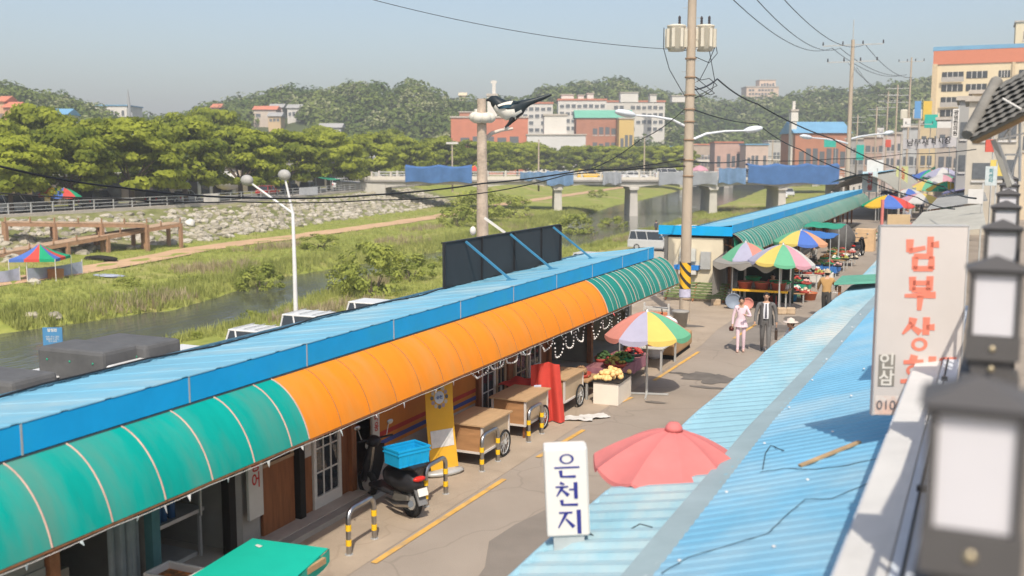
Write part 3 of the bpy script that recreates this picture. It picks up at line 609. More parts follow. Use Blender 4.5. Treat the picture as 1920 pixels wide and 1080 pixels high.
# ---- strokes for lettering: list of polylines (with widths) on a unit square, y up
def strokes(name, glyphs, par, mat, loc, t=.006, rz=0):
    b = MB()
    for (kind, *a) in glyphs:
        if kind == 'l':      # line p0 p1 w0 w1
            (x0,z0),(x1,z1),w0,w1 = a; d = Vector((x1-x0,z1-z0)); L = d.length or 1; nx,nz = -d.y/L, d.x/L
            b.ext([(x0+nx*w0/2,0,z0+nz*w0/2),(x1+nx*w1/2,0,z1+nz*w1/2),(x1-nx*w1/2,0,z1-nz*w1/2),(x0-nx*w0/2,0,z0-nz*w0/2)],(0,-t,0))
        else:                # ring c rx rz inner ratios
            (cx,cz),rx,rz_,wx,wz = a; n = 28; o = [(cx+rx*math.cos(2*PI*i/n),cz+rz_*math.sin(2*PI*i/n)) for i in range(n)]; i_ = [(cx+(rx-wx)*math.cos(2*PI*i/n),cz+(rz_-wz)*math.sin(2*PI*i/n)) for i in range(n)]
            vs = [(x,-t,z) for x,z in o]+[(x,-t,z) for x,z in i_]; b.add(vs, [(k,(k+1)%n,(k+1)%n+n,k+n) for k in range(n)])
    o = b.build(name, mat, par); o.location = loc; o.rotation_euler.z = rz; return o
# light-box sign on the lower roof
bxp = Vector((-3.33,8.72,1.94)); rz = math.radians(24)
BS = thing('light_box_sign','white box sign with dark blue lettering standing on the lower roof','sign',bxp,rz); BS.rotation_euler = (0,-.045,rz)
w,h,t = .40,.86,.23
b = MB(); b.bx(-w/2,w/2,-t/2,t/2,.13,.13+h); b.build('box', M('box_sign_white',(.72,.68,.63),.45,.04), BS, bevel=.02)
b = MB(); b.bx(-w/2+.06,w/2-.05,-t/2+.02,t/2-.02,-.08,.13); b.build('base', M('sign_base',(.42,.45,.45),.5,.15), BS)
b = MB(); b.bx(w/2,w/2+.006,-t/2+.015,t/2-.015,.15,.11+h); b.build('side_panel', M('side_grey',(.60,.62,.62),.5,.08), BS)
b = MB(); b.tube([(w/2-.02,t/2,.1),(w/2+.1,t/2,.0),(w/2+.3,t/2-.1,.08),(w/2+.5,t/2,.14),(w/2+.62,t/2,.1)],.006,5); b.build('cable', black, BS)
navy = M('navy_letters',(.035,.04,.22),.5,.05)
g = []
def G(lst, ox, oz, sx, sz, ws=1):
    out = []
    for q in lst:
        if q[0]=='l': out.append(('l',(ox+q[1][0]*sx,oz+q[1][1]*sz),(ox+q[2][0]*sx,oz+q[2][1]*sz),q[3]*ws,q[4]*ws))
        else: out.append(('r',(ox+q[1][0]*sx,oz+q[1][1]*sz),q[2]*sx,q[3]*sz,q[4]*sx,q[5]*sz))
    return out
eun = [('r',(.5,.79),.27,.2,.085,.045),('l',(.03,.44),(.97,.44),.028,.028),('l',(.26,.32),(.28,.06),.07,.05),('l',(.25,.07),(.82,.06),.03,.045)]
cheon = [('l',(.22,.97),(.38,.9),.05,.03),('l',(.05,.80),(.52,.80),.028,.028),('l',(.31,.79),(.08,.42),.06,.02),('l',(.30,.66),(.52,.44),.03,.07),('l',(.55,.68),(.76,.68),.028,.028),('l',(.8,.97),(.8,.3),.075,.07),('l',(.26,.26),(.28,.05),.07,.05),('l',(.26,.06),(.86,.05),.03,.045)]
ji = [('l',(.08,.88),(.58,.88),.03,.03),('l',(.36,.87),(.04,.26),.065,.02),('l',(.33,.62),(.62,.28),.03,.07),('l',(.82,.98),(.82,.0),.08,.075)]
g = G(eun,-.115,.70,.25,.235,.5)+G(cheon,-.115,.43,.25,.235,.5)+G(ji,-.10,.16,.25,.235,.5)
strokes('lettering', g, BS, navy, (0,-t/2,0))
# big vertical shop sign below the balcony
a = Vector((-.80,10.62,0)); c = Vector((-.02,10.93,0)); rzs = math.atan2(c.y-a.y,c.x-a.x); ww = (c-a).length
VS = thing('shop_sign','large white vertical shop sign with red lettering below the lantern row','sign',((a.x+c.x)/2,(a.y+c.y)/2,3.04),rzs)
hh = 1.90
b = MB(); b.bx(-ww/2,ww/2,-.03,.03,0,hh); b.build('panel', M('vinyl_white',(.57,.52,.485),.5,.03), VS, bevel=.006)
b = MB(); b.bx(-ww/2-.012,-ww/2,-.036,.036,-.0,hh); b.bx(ww/2,ww/2+.012,-.036,.036,0,hh); b.bx(-ww/2,ww/2,-.036,.036,hh,hh+.012); b.build('frame', M('sign_alu',(.6,.6,.6),.4,.05,metal=.5), VS)
b = MB(); b.bx(-ww/2+.02,ww/2-.02,-.033,-.030,.012,.2); b.build('photo_strip', M('printed_food_strip',(.62,.42,.34),.5,.3,9,col2=(.66,.6,.55),thr=(.45,.6)), VS)
for z in (.5,1.5): b = MB(); b.bar((ww/2-.1,.05,z),(ww/2+.35,.1,z),.04); b.build('bracket', black, VS)
salmon = M('salmon_letters',(.74,.22,.15),.5,.1)
nam = [('l',(.12,.92),(.12,.55),.11,.09),('l',(.1,.58),(.6,.68),.08,.06),('l',(.74,1.0),(.74,.52),.09,.09),('l',(.75,.76),(1.0,.78),.07,.1),('l',(.3,.42),(.3,.05),.09,.08),('l',(.26,.43),(.84,.43),.08,.08),('l',(.8,.43),(.8,.05),.08,.1),('l',(.26,.07),(.86,.07),.08,.08)]
bu = [('l',(.25,.98),(.27,.58),.1,.09),('l',(.78,1.0),(.78,.58),.1,.1),('l',(.27,.8),(.78,.8),.07,.07),('l',(.25,.6),(.82,.6),.08,.08),('l',(.04,.42),(.98,.45),.05,.1),('l',(.52,.43),(.5,.0),.1,.06)]
sang = [('l',(.34,.98),(.3,.78),.12,.1),('l',(.32,.82),(.03,.5),.1,.03),('l',(.28,.74),(.58,.54),.05,.1),('l',(.74,1.0),(.74,.48),.1,.1),('l',(.75,.7),(1.0,.71),.07,.1),('r',(.56,.2),.25,.2,.11,.09)]
hoe = [('l',(.25,1.0),(.45,.95),.08,.08),('l',(.08,.84),(.62,.86),.06,.07),('r',(.36,.6),.2,.17,.09,.08),('l',(.36,.43),(.36,.3),.08,.08),('l',(.02,.27),(.66,.29),.06,.08),('l',(.86,1.02),(.86,.05),.11,.09)]
g = G(nam,-.175,1.46,.32,.34,.68)+G(bu,-.175,1.07,.32,.34,.68)+G(sang,-.175,.66,.32,.34,.68)+G(hoe,-.17,.26,.36,.34,.68)+G([('l',(0,1),(0,0),.1,.1),('l',(0,.9),(1,.92),.08,.08),('l',(0,.5),(.7,.5),.08,.08)],.235,.47,.14,.12,.5)
strokes('lettering', g, VS, salmon, (0,-.031,0), .004)
b = MB(); b.bx(-.385,-.225,-.036,-.0305,.30,.62); gbx = b.build('grey_tag', M('tag_grey',(.24,.22,.19),.6,.05), VS)
writing('tag_lettering','인\n삼',VS,signw,.17,(-.305,-.040,.46),0,.004)
writing('phone_lettering','010-',VS,M('grey_ink',(.14,.14,.15),.6),.13,(-.275,-.040,.105),0,.0)
# red parasol poking over the lower roof
# ================================================================== PARASOLS
PC = {'s':M('cloth_salmon',(.72,.30,.24),.8,.06,trl=.3),'l':M('cloth_lavender',(.48,.47,.60),.8,.06,trl=.3),'y':M('cloth_yellow',(.78,.60,.16),.8,.06,trl=.3),'g':M('cloth_green',(.17,.50,.30),.8,.06,trl=.3),
      'r':M('cloth_red',(.70,.10,.08),.8,.08,trl=.3),'b':M('cloth_blue',(.10,.20,.58),.8,.08,trl=.3),'G':M('cloth_deep_green',(.02,.40,.20),.8,.08,trl=.3),'Y':M('cloth_deep_yellow',(.80,.50,.05),.8,.08,trl=.3),
      'w':M('cloth_white',(.68,.66,.62),.8,.06,trl=.3),'k':M('cloth_pink',(.68,.36,.42),.8,.06,trl=.3),'p':M('cloth_coral',(.84,.27,.255),.75,.07,trl=.35),'o':M('cloth_peach',(.75,.38,.22),.8,.06,trl=.3)}
def parasol(label, loc, R, zr, zt, cols, tilt=(0,0), rot=0, n=None, group=None, val=.12, polez=0.0, det=True, name='parasol', fold=0.0, knob=None):
    n = n or len(cols); root = thing(name, label, 'parasol', loc, 0, group)
    Tm = Matrix.Translation((0,0,zr)) @ Matrix.Rotation(tilt[0],4,'X') @ Matrix.Rotation(tilt[1],4,'Y')
    H_ = zt-zr
    for k in range(n):
        a0 = rot+2*PI*k/n; b = MB()
        def fn(u,v):
            a = a0+2*PI/n*u; rr = R*v*(1-.045*math.sin(PI*u)*v) ; z = H_*(1-v**1.6) - .03*R*math.sin(PI*u)*v - fold*math.sin(PI*u)*v*v*R
            return Tm @ Vector((rr*math.cos(a), rr*math.sin(a), z))
        b.grid(fn, 6 if det else 3, 7 if det else 4)
        if val:
            def fv(u,v):
                a = a0+2*PI/n*u; rr = R*(1-.045*math.sin(PI*u)); z = -.03*R*math.sin(PI*u) - fold*math.sin(PI*u)*R - val*v*(1-.45*abs(2*u-1)**4)
                return Tm @ Vector((rr*math.cos(a)*(1+.01*v), rr*math.sin(a)*(1+.01*v), z))
            b.grid(fv, 6 if det else 3, 1)
        b.build('canopy_panel', PC[cols[k%len(cols)]], root)
    b = MB(); b.tube([(0,0,polez), Tm @ Vector((0,0,H_*.6)), Tm @ Vector((0,0,H_+.08))], .022, 8); b.build('pole', galv, root)
    if det:
        for k in range(n): a = rot+2*PI*k/n; b = MB(); b.tube([Tm @ Vector((.03*math.cos(a),.03*math.sin(a),H_-.03)), Tm @ Vector((R*.6*math.cos(a),R*.6*math.sin(a),H_*(1-.6**1.6)-.02)), Tm @ Vector((R*.98*math.cos(a),R*.98*math.sin(a),-.01))], .006, 4); b.build('rib', galv, root)
    b = MB()
    if knob: b.lathe([(.0,-.02),(.11,-.01),(.1,.03),(.06,.08),(0,.09)], Tm @ Vector((0,0,H_)), 12); b.build('top_knob', PC[knob], root)
    else: b.lathe([(.05,-.01),(.03,.04),(.0,.06)], Tm @ Vector((0,0,H_)), 8); b.build('finial', galv, root)
    return root
def crossbase(root, L=.5):
    b = MB(); b.bar((-L,-L*.25,.03),(L,L*.25,.03),.04); b.bar((-L*.25,L,.025),(L*.25,-L,.025),.04); b.cyl((0,0,0),.035,.5,8); b.build('foot', galv, root)
u1 = gp(1212,740)
PU = parasol('parasol with pastel salmon, lavender, yellow and green panels over the melon stall', (u1.x,u1.y,0), 1.02, 1.50, 2.02, 'slygslygk'[:8], tilt=(.03,-.02), rot=math.radians(-153), n=9)
crossbase(PU)
pr = gp(1215,905,1.9)
parasol('faded coral red parasol poking up over the lower blue roof', (-3.05,11.35,0), .93, 2.04, 2.46, 'p', n=10, rot=.1, tilt=(.0,.05), val=.05, fold=.05, knob='p')
# ================================================================== BARRIERS
yb_ = M('reflector_yellow',(.8,.48,.02),.45); 
def barrier(y, label, L=.68):
    root = thing('hoop_barrier', label, 'barrier', (-7.81+.006*(y-12),y,0), 0, 'steel hoop barriers along the shop apron'); h = .66; r = .14
    path = [(0,0,0),(0,0,h-r)] + [(0,r-r*math.cos(a),h-r+r*math.sin(a)) for a in (.4,.8,1.2,PI/2)] + [(0,L-r+r*math.sin(a),h-r+r*math.cos(a)) for a in (0,.4,.8,1.2,PI/2)] + [(0,L,0)]
    b = MB(); b.tube(path, .038, 12); b.build('hoop', steel, root)
    for yy in (0,L):
        for z in (.14,.36): b = MB(); b.cyl((0,yy,z),.042,.09,12); b.build('yellow_band', yb_, root)
        b = MB(); b.cyl((0,yy,.005),.06,.012,12); b.build('base_plate', galv, root)
for y,l in ((11.72,'steel hoop barrier nearest the green table'),(13.95,'steel hoop barrier behind the rear wheel of the scooter'),(16.0,'steel hoop barrier in front of the first wooden cart'),(18.1,'steel hoop barrier beside the wheel of the second wooden cart')): barrier(y,l)
# ================================================================== SCOOTER
def scooter(label, loc, rz, colr='black'):
    R_ = thing('scooter', label, 'scooter', loc, rz)
    body = M('scooter_black',(.025,.025,.028),.3,.1) if colr=='black' else M('scooter_red',(.3,.04,.04),.35,.1)
    for x in (-.62,.62):
        b = MB(); b.tube([(x+.2*math.cos(a),0,.24+.2*math.sin(a)) for a in np.linspace(0,2*PI,17)], .055, 8, False); w_ = b.build('wheel', rubber, R_)
        b = MB(); b.tube([(x,-.03,.24),(x,.03,.24)], .13, 12); b.build('rim', galv, w_)
    b = MB(); b.tube([(.62,0,.24),(.5,0,.62),(.42,0,.95)], .03, 8); b.build('fork', steel, R_)
    b = MB(); b.grid(lambda u,v: (.36+.12*(1-abs(2*u-1))*1+.16*(1-v)-.03*v, .2*(2*u-1)*(1-.25*abs(2*v-1)), .3+.65*v), 8, 8); b.build('leg_shield', body, R_, solid=.04)
    b = MB(); b.bx(-.25,.4,-.14,.14,.27,.34); b.build('footboard', body, R_, bevel=.02)
    b = MB(); b.lathe([(0,-.5),(.1,-.47),(.17,-.3),(.19,0),(.16,.3),(.08,.42),(0,.44)], n=14); b.v = [(z-.35, x*.95, .56+y*1.05) for x,y,z in b.v]; b.build('rear_body', body, R_)
    b = MB(); b.ell((-.33,0,.79),(.4,.15,.07),14,8); b.build('seat', M('seat_vinyl',(.03,.03,.03),.55), R_)
    b = MB(); b.ell((.43,0,1.0),(.13,.13,.1),12,8); b.build('handlebar_cowl', body, R_)
    b = MB(); b.tube([(.36,-.34,1.06),(.42,-.15,1.04),(.44,0,1.03),(.42,.15,1.04),(.36,.34,1.06)], .018, 8); b.build('handlebar', black, R_)
    for s_ in (-1,1):
        b = MB(); b.tube([(.4,s_*.24,1.05),(.42,s_*.3,1.25)], .008, 6); b.ell((.41,s_*.32,1.28),(.02,.065,.045),12,6); b.build('mirror', steel, R_)
    b = MB(); b.ell((.56,0,.9),(.04,.08,.07),12,6); b.build('headlight', M('lamp_lens',(.7,.7,.68),.15), R_)
    b = MB(); b.ell((-.83,0,.66),(.05,.12,.045),12,6); b.build('tail_light', M('tail_red',(.6,.03,.02),.2), R_)
    b = MB(); b.box((-.92,0,.47),(.012,.18,.12),ry=.35); b.build('number_plate', M('plate_white',(.7,.68,.62),.5), R_)
    b = MB(); b.box((-.84,0,.42),(.03,.16,.36),ry=.5); b.build('rear_fender', M('grey_plastic',(.16,.16,.16),.6), R_)
    b = MB(); b.tube([(-.1,.13,.2),(-.45,.17,.2),(-.85,.18,.3)], [.025,.05,.055], 10); b.build('exhaust', steel, R_)
    b = MB(); b.box((-.4,-.02,.27),(.42,.2,.16)); b.ell((-.55,-.12,.25),(.17,.05,.11),12,6); b.build('engine', M('engine_grey',(.25,.23,.2),.5,.2,metal=.5), R_, bevel=.03)
    b = MB(); b.tube([(-.15,-.12,.2),(-.22,-.22,.01)], .014, 6); b.build('kickstand', steel, R_)
    b = MB(); b.bx(-.85,-.45,-.14,.14,.83,.86); b.build('rack', black, R_)
    return R_
p = gp(768,962); f_ = gp(706,936)
ang = math.atan2(f_.y-p.y+.35, f_.x-p.x)
SC = scooter('black scooter with a blue crate on its rack parked under the awning', (-8.35,13.72,0), math.atan2(.45,-1.0))
def crate(label, loc, rz, dims, mat, cat='crate', rx=0, group=None):
    R_ = thing('plastic_crate', label, cat, loc, rz, group); L,Wd,Hh = dims; R_.rotation_euler.x = rx
    b = MB(); t = .012
    b.bx(-L/2,L/2,-Wd/2,Wd/2,0,t)
    for s_ in (-1,1):
        b.add([(-L/2,s_*Wd/2*.94,0),(L/2,s_*Wd/2*.94,0),(L/2*1.06,s_*Wd/2,Hh),(-L/2*1.06,s_*Wd/2,Hh)],[(0,1,2,3)]); b.add([(s_*L/2,-Wd/2*.94,0),(s_*L/2,Wd/2*.94,0),(s_*L/2*1.06,Wd/2,Hh),(s_*L/2*1.06,-Wd/2,Hh)],[(0,1,2,3)])
    b.build('shell', mat, R_, solid=.012)
    b = MB()
    for z in (Hh-.02,Hh*.72):
        for s_ in (-1,1): b.bx(-L/2*1.06-.015,L/2*1.06+.015,s_*Wd/2-.012,s_*Wd/2+.012,z-.012,z+.012); b.bx(s_*L/2*1.05-.012,s_*L/2*1.05+.012,-Wd/2,Wd/2,z-.012,z+.012)
    b.build('rim', mat, R_)
    b = MB()
    for k in range(5):
        for s_ in (-1,1): x = -L/2*.85+L*.85*k/4; b.bx(x-.008,x+.008,s_*Wd/2*.97-.014,s_*Wd/2*.97+.014,.01,Hh*.7)
    b.build('rib', mat, R_)
    return R_
cyan_p = M('cyan_plastic',(.01,.34,.62),.4,.06)
cc = crate('bright blue plastic crate strapped on the scooter rack', (-7.88,13.5,.86), math.atan2(.45,-1.0)+PI/2, (.56,.4,.27), cyan_p)
# ================================================================== BANNER, CARTS, CLOTH, TABLES
bn = thing('standing_banner','tall yellow standing banner with a round emblem leaning under the awning','banner',(-8.3,15.55,0),math.radians(58))
by = M('banner_yellow',(.66,.36,.03),.6,.08,2)
b = MB(); b.grid(lambda u,v: ((u-.5)*.56, .0+.20*v+.05*math.sin(PI*v), .12+1.62*v), 6, 12); b.build('sheet', by, bn, solid=.006)
b = MB(); b.ell((0,0,.06),(.4,.16,.07),14,6); b.build('foot', galv, bn)
b = MB(); b.tube([(0,.05,.1),(0,.28,1.74)], .012, 6); b.tube([(-.28,.2,1.74),(.28,.2,1.74)], .01, 6); b.build('pole', galv, bn)
def onb(x,z): v = (z-.12)/1.62; return (x, .20*v+.05*math.sin(PI*v)-.008, z)
b = MB(); b.add([onb(-.22,.5),onb(.24,.5),onb(.24,.8),onb(-.22,.8)],[(0,1,2,3)]); b.build('paper_panel', M('banner_paper',(.6,.58,.55),.7,.12,12,col2=(.4,.48,.45),thr=(.55,.7)), bn)
for k in range(12):
    a = 2*PI*k/12; b = MB(); cx,cz = .15*math.cos(a),1.38+.17*math.sin(a); n=12; b.add([Vector(onb(cx+.034*math.cos(q),cz+.038*math.sin(q)))-Vector((0,.002,0)) for q in np.linspace(0,2*PI,n,False)],[tuple(range(n))]); b.build('emblem_petal', M('petal%d'%(k%3),[(.12,.13,.14),(.3,.25,.3),(.45,.42,.36)][k%3],.6), bn)
b = MB(); n=20; b.add([Vector(onb(.1*math.cos(q),1.38+.115*math.sin(q)))-Vector((0,.003,0)) for q in np.linspace(0,2*PI,n,False)],[tuple(range(n))]); b.build('emblem_disc', M('emblem_pale',(.5,.55,.6),.6), bn)
writing('lettering','순천',bn,M('emblem_blue',(.08,.15,.35),.6),.07,(0,onb(0,1.38)[1]-.012,1.38),0,.002)
def cart(label, loc, rz, L=1.15, W_=.72, hz=.78):
    R_ = thing('wooden_cart', label, 'cart', loc, rz, 'wooden market carts')
    b = MB(); b.bx(-L/2-.06,L/2+.06,-W_/2-.06,W_/2+.06,hz,hz+.03); b.build('top_board', M('cart_top',(.47,.31,.17),.6,.12,2,stretch=(1,6,1)), R_)
    mb_ = M('cart_side',(.38,.20,.09),.6,.2,2,stretch=(1,1,6)); ms = M('cart_side_pale',(.50,.38,.25),.6,.12,2)
    b = MB(); b.bx(-L/2+.03,L/2-.03,-W_/2,-W_/2+.015,.3,hz); b.build('side_board', ms, R_); b = MB(); b.bx(-L/2+.03,L/2-.03,W_/2-.015,W_/2,.3,hz); b.build('side_board', ms, R_)
    for s_ in (-1,1): b = MB(); b.bx(s_*L/2-.015,s_*L/2+.0,-W_/2+.03,W_/2-.03,.3,hz); b.build('end_board', mb_, R_)
    b = MB()
    for sx in (-1,1):
        for sy in (-1,1): b.bx(sx*L/2-.03,sx*L/2+.01,sy*W_/2-.02,sy*W_/2+.02,.26,hz)
    for sy in (-1,1): b.bx(-L/2,L/2,sy*W_/2-.021,sy*W_/2+.021,.26,.30)
    for sx in (-1,1): b.bx(sx*L/2-.031,sx*L/2+.011,-W_/2,W_/2,.26,.3)
    b.build('frame', M('cart_frame_white',(.6,.55,.5),.5,.08), R_)
    for sy in (-1,1):
        y = sy*(W_/2+.05); b = MB(); b.tube([(.28+.24*math.cos(a),y,.26+.24*math.sin(a)) for a in np.linspace(0,2*PI,21)], .022, 6, False); w_ = b.build('wheel', rubber, R_)
        b = MB()
        for k in range(10): a = 2*PI*k/10; b.tube([(.28,y,.26),(.28+.23*math.cos(a),y,.26+.23*math.sin(a))], .006, 4)
        b.cyl((.28,y-.02,.25),.03,.04,8); b.tube([(.28+.2*math.cos(a),y,.26+.2*math.sin(a)) for a in np.linspace(0,2*PI,21)], .01, 5, False); b.build('spokes', galv, w_)
    b = MB()
    for sy in (-1,1): b = MB(); b.bx(-L/2+.05,-L/2+.1,sy*W_/2-sy*.06-.02,sy*W_/2-sy*.06+.02,0,.28); b.build('leg', brown_wood, R_)
    return R_
for (x,y,rz,l) in ((-8.22,16.75,PI/2,'wooden cart standing right behind the yellow banner'),(-8.28,18.85,PI/2,'wooden cart with a brown end board between two hoop barriers'),(-8.28,21.0,PI/2,'wooden cart beyond the red cloth')): cart(l,(x,y,0),rz)
redc = M('red_cloth',(.62,.07,.05),.85,.1,3,trl=.15)
b = MB()
def rc(u,v): return (-8.35+.72*u*(1-.22*v)+.04*math.sin(u*17)*(1-v), 19.55+.22*u+.09*math.sin(u*13)*(1-.6*v), .03+1.28*v*(1-.10*abs(u-.6)))
b.grid(rc, 20, 8); tag(b.build('red_cloth', redc, solid=.008), 'red cloth draped upright between the wooden carts', 'cloth')
RT = thing('covered_table','low table under a red cover behind the second cart','table',(-8.75,19.9,0)); b = MB()
b.grid(lambda u,v: (-9.05+.6*u, 19.4+.9*v, .78+.02*math.sin(u*9+v*7)), 8, 8); b.build('cover', redc, RT, True, solid=.01); b = MB()
for x in (-9.0,-8.5):
    for y in (19.45,20.25): b = MB(); b.bx(x-.02,x+.02,y-.02,y+.02,.0,.77); b.build('leg', galv, RT, True)
board('small_sign','small blue and white card on a green post by the red cloth',(-8.15,19.45,.55),.16,.3,.02,math.radians(40),M('card_blue_white',(.45,.5,.62),.5,.2,10),[],'sign')

# big green table and foam box at the lower left
GT = thing('green_table','wide table under a bright green sheet at the bottom of the street','table',(-7.75,9.6,0))
p0,p1,p2 = gp(608,1030,.75),gp(455,1008,.75),gp(400,1062,.75)
gsh = M('green_sheet',(.01,.42,.30),.5,.06,2)
b = MB(); b.add([(-7.12,10.2,.75),(-8.35,10.2,.75),(-8.35,8.2,.75),(-6.72,9.35,.75),(-6.72,8.2,.75)][:0] or [(-7.12,10.22,.75),(-8.2,10.1,.75),(-8.0,7.8,.75),(-6.7,8.0,.75)],[(0,1,2,3)]); b.build('top_sheet', gsh, GT, True, solid=.012)
b = MB(); b.grid(lambda u,v: (-7.11+.41*u+.015*math.sin(u*20), 10.23-2.23*u, .75-(.17+.03*math.sin(u*7))*v), 20, 2); b.build('sheet_hem', gsh, GT, True, solid=.008)
b = MB(); b.bx(-7.98,-7.0,8.2,10.0,.66,.735)
for x,y in ((-8.0,10.0),(-7.2,10.0),(-7.92,8.1),(-6.95,8.1)): b.bx(x-.03,x+.03,y-.03,y+.03,0,.66)
b.build('table_frame', wood, GT, True)
b = MB(); b.add([(-8.0,9.95,.764),(-7.9,9.93,.764),(-7.91,9.87,.764),(-8.0,9.9,.764)],[(0,1,2,3)]); b.build('paper_scrap', white, GT, True)
FB = thing('foam_box','open white foam box holding orange peel beside the green table','box',(-8.62,9.15,0)); fm = M('foam_white',(.66,.62,.57),.8,.06)
b = MB(); b.bx(-.3,.3,-.22,.22,.36,.4)
for q in ((-.3,-.26,-.22,.22),(.26,.3,-.22,.22),(-.26,.26,-.22,-.18),(-.26,.26,.18,.22)): b.bx(*q,.4,.62)
b.build('shell', fm, FB, bevel=.01); b = MB(); b.bx(-.26,.26,-.18,.18,.5,.53); b.build('contents', M('peel_mix',(.25,.12,.05),.9,.5,14,col2=(.6,.2,.05),thr=(.5,.6)), FB); b = MB(); b.bx(-.25,.25,-.18,.18,0,.36); b.build('stand', wood, FB)
# paper sheets on the road, foam lid
for i,(px,py,rz,l) in enumerate(((1085,787,.3,'crumpled white paper sheet lying on the apron'),(1115,783,.8,'second crumpled paper sheet lying nearer the road edge'))):
    p = gp(px,py); b = MB(); b.grid(lambda u,v: ((u-.5)*.6,(v-.5)*.35,.02+.03*abs(math.sin(u*9+i)*math.sin(v*7+u*4))),10,6); o = b.build('paper_sheet', white, solid=.004); o.location = (p.x,p.y,0.006); o.rotation_euler.z = rz; tag(o,l,'paper')
# ================================================================== MELON STALL
MBX = thing('produce_box','white foam box heaped with pale yellow melons','box',((gp(1112,757).x+gp(1184,742).x)/2,22.2,0),math.radians(2))
b = MB(); b.bx(-.3,.3,-.55,.55,0,.52); b.build('box_body', M('white_box',(.74,.66,.56),.7,.05), MBX, bevel=.012)
b = MB(); b.bx(-.33,.33,-.58,.58,.52,.545); b.build('tray', black, MBX)
mel = M('melon_skin',(.78,.52,.22),.5,.18,10); 
mm = MB().ell((0,0,0),(.062,.062,.055),10,6).mesh('melon'); mm.materials.append(mel)
for k in range(64):
    r_ = k<44; o = link('melon', mm, None, None); o.location = (MBX.location.x+U(-.27,.27)*(1 if r_ else .7), 22.2+U(-.5,.5)*(1 if r_ else .75), .60+(0 if r_ else .085)); o.rotation_euler=(U(0,3),U(0,3),0)
    tag(o,'pale yellow melon heaped on the white foam box','melon','melons on the white box')
def stall_table(label, x0,x1,y0,y1,h,mat,cover=None):
    R_ = thing('stall_table',label,'table',((x0+x1)/2,(y0+y1)/2,0)); b = MB(); b.bx(x0,x1,y0,y1,h-.03,h); b.build('top', mat, R_, True)
    b = MB()
    for x in (x0+.05,x1-.05):
        for y in (y0+.05,y1-.05): b = MB(); b.bx(x-.025,x+.025,y-.025,y+.025,0,h-.03); b.build('leg', galv, R_, True)
    if cover:
        b = MB(); b.grid(lambda u,v: (x1+.01+.015*math.sin(u*30), y0+(y1-y0)*u, h-.3*v), 20, 1); b.build('skirt', cover, R_, True, solid=.006)
        b = MB(); b.grid(lambda u,v: (x0+(x1-x0)*u, y0-.01+.012*math.sin(u*25), h-.3*v), 16, 1); b.build('skirt', cover, R_, True, solid=.006)
    return R_
stall_table('low stall table heaped with greens behind the melon box',-8.4,-7.5,23.0,25.4,.55,M('stall_cloth',(.3,.13,.14),.8,.2,3),M('stall_skirt',(.32,.14,.17),.85,.25,4))
stall_table('small stall table with the scale behind the parasol pole',-8.1,-7.2,25.7,27.2,.62,M('table_pale',(.5,.48,.42),.7))
stall_table('wooden stall plank in front of the carts stall',-8.6,-7.9,21.9,22.8,.45,wood)
pcols = [('green vegetable heap',(.10,.16,.04)),('yellow green pear heap',(.35,.33,.08)),('red fruit heap',(.45,.06,.05)),('brown root heap',(.28,.17,.09)),('pale onion heap',(.6,.5,.36)),('dark greens heap',(.05,.1,.03)),('orange fruit heap',(.65,.26,.05)),('pink fish heap',(.62,.36,.32)),('white radish heap',(.66,.64,.58))]
heapm = {}
def heap(kind, label, loc, rx, ry, n=26, h=.16, r0=.05, basket=True, group=None):
    nm,c = pcols[kind]; R_ = thing('produce_heap', label, 'produce', loc, 0, group)
    if basket: b = MB(); b.lathe([(0,0),(.85,0),(1,.09),(.97,.09),(.83,.012),(0,.012)], n=18); b.v = [(x*rx,y*ry,z) for x,y,z in b.v]; b.build('basket', rnd.choice([black,M('basket_red',(.4,.07,.05),.6),M('basket_green',(.03,.25,.1),.6)]), R_)
    b = MB(); mt = M('produce_%d'%kind,c,.6,.35,14)
    for k in range(n):
        a = U(0,2*PI); q = math.sqrt(U(0,1)); z = .05+h*(1-q*q)+U(-.01,.02)
        b.ell((rx*.8*q*math.cos(a),ry*.8*q*math.sin(a),z),(r0*U(.8,1.3),r0*U(.7,1.1),r0*U(.7,1)),7,5)
    b.build('pieces', mt, R_); return R_
for i,(k,x,y,z,rx,ry,l) in enumerate(((1,-7.75,23.4,.55,.3,.3,'heap of yellow green pears on the low stall table'),(0,-7.8,24.1,.55,.32,.32,'heap of green vegetables on the low stall table'),(2,-7.75,24.9,.55,.28,.3,'heap of red fruit on the low stall table'),(5,-8.25,24.0,.55,.22,.4,'dark leafy greens at the back of the low stall table'),(3,-8.25,22.35,.45,.25,.3,'brown roots on the small wooden plank'),(4,-7.6,26.2,.62,.28,.3,'pale onions on the small stall table'),(6,-7.65,26.8,.62,.22,.22,'orange fruit on the small stall table'))): heap(k,l,(x,y,z),rx,ry)
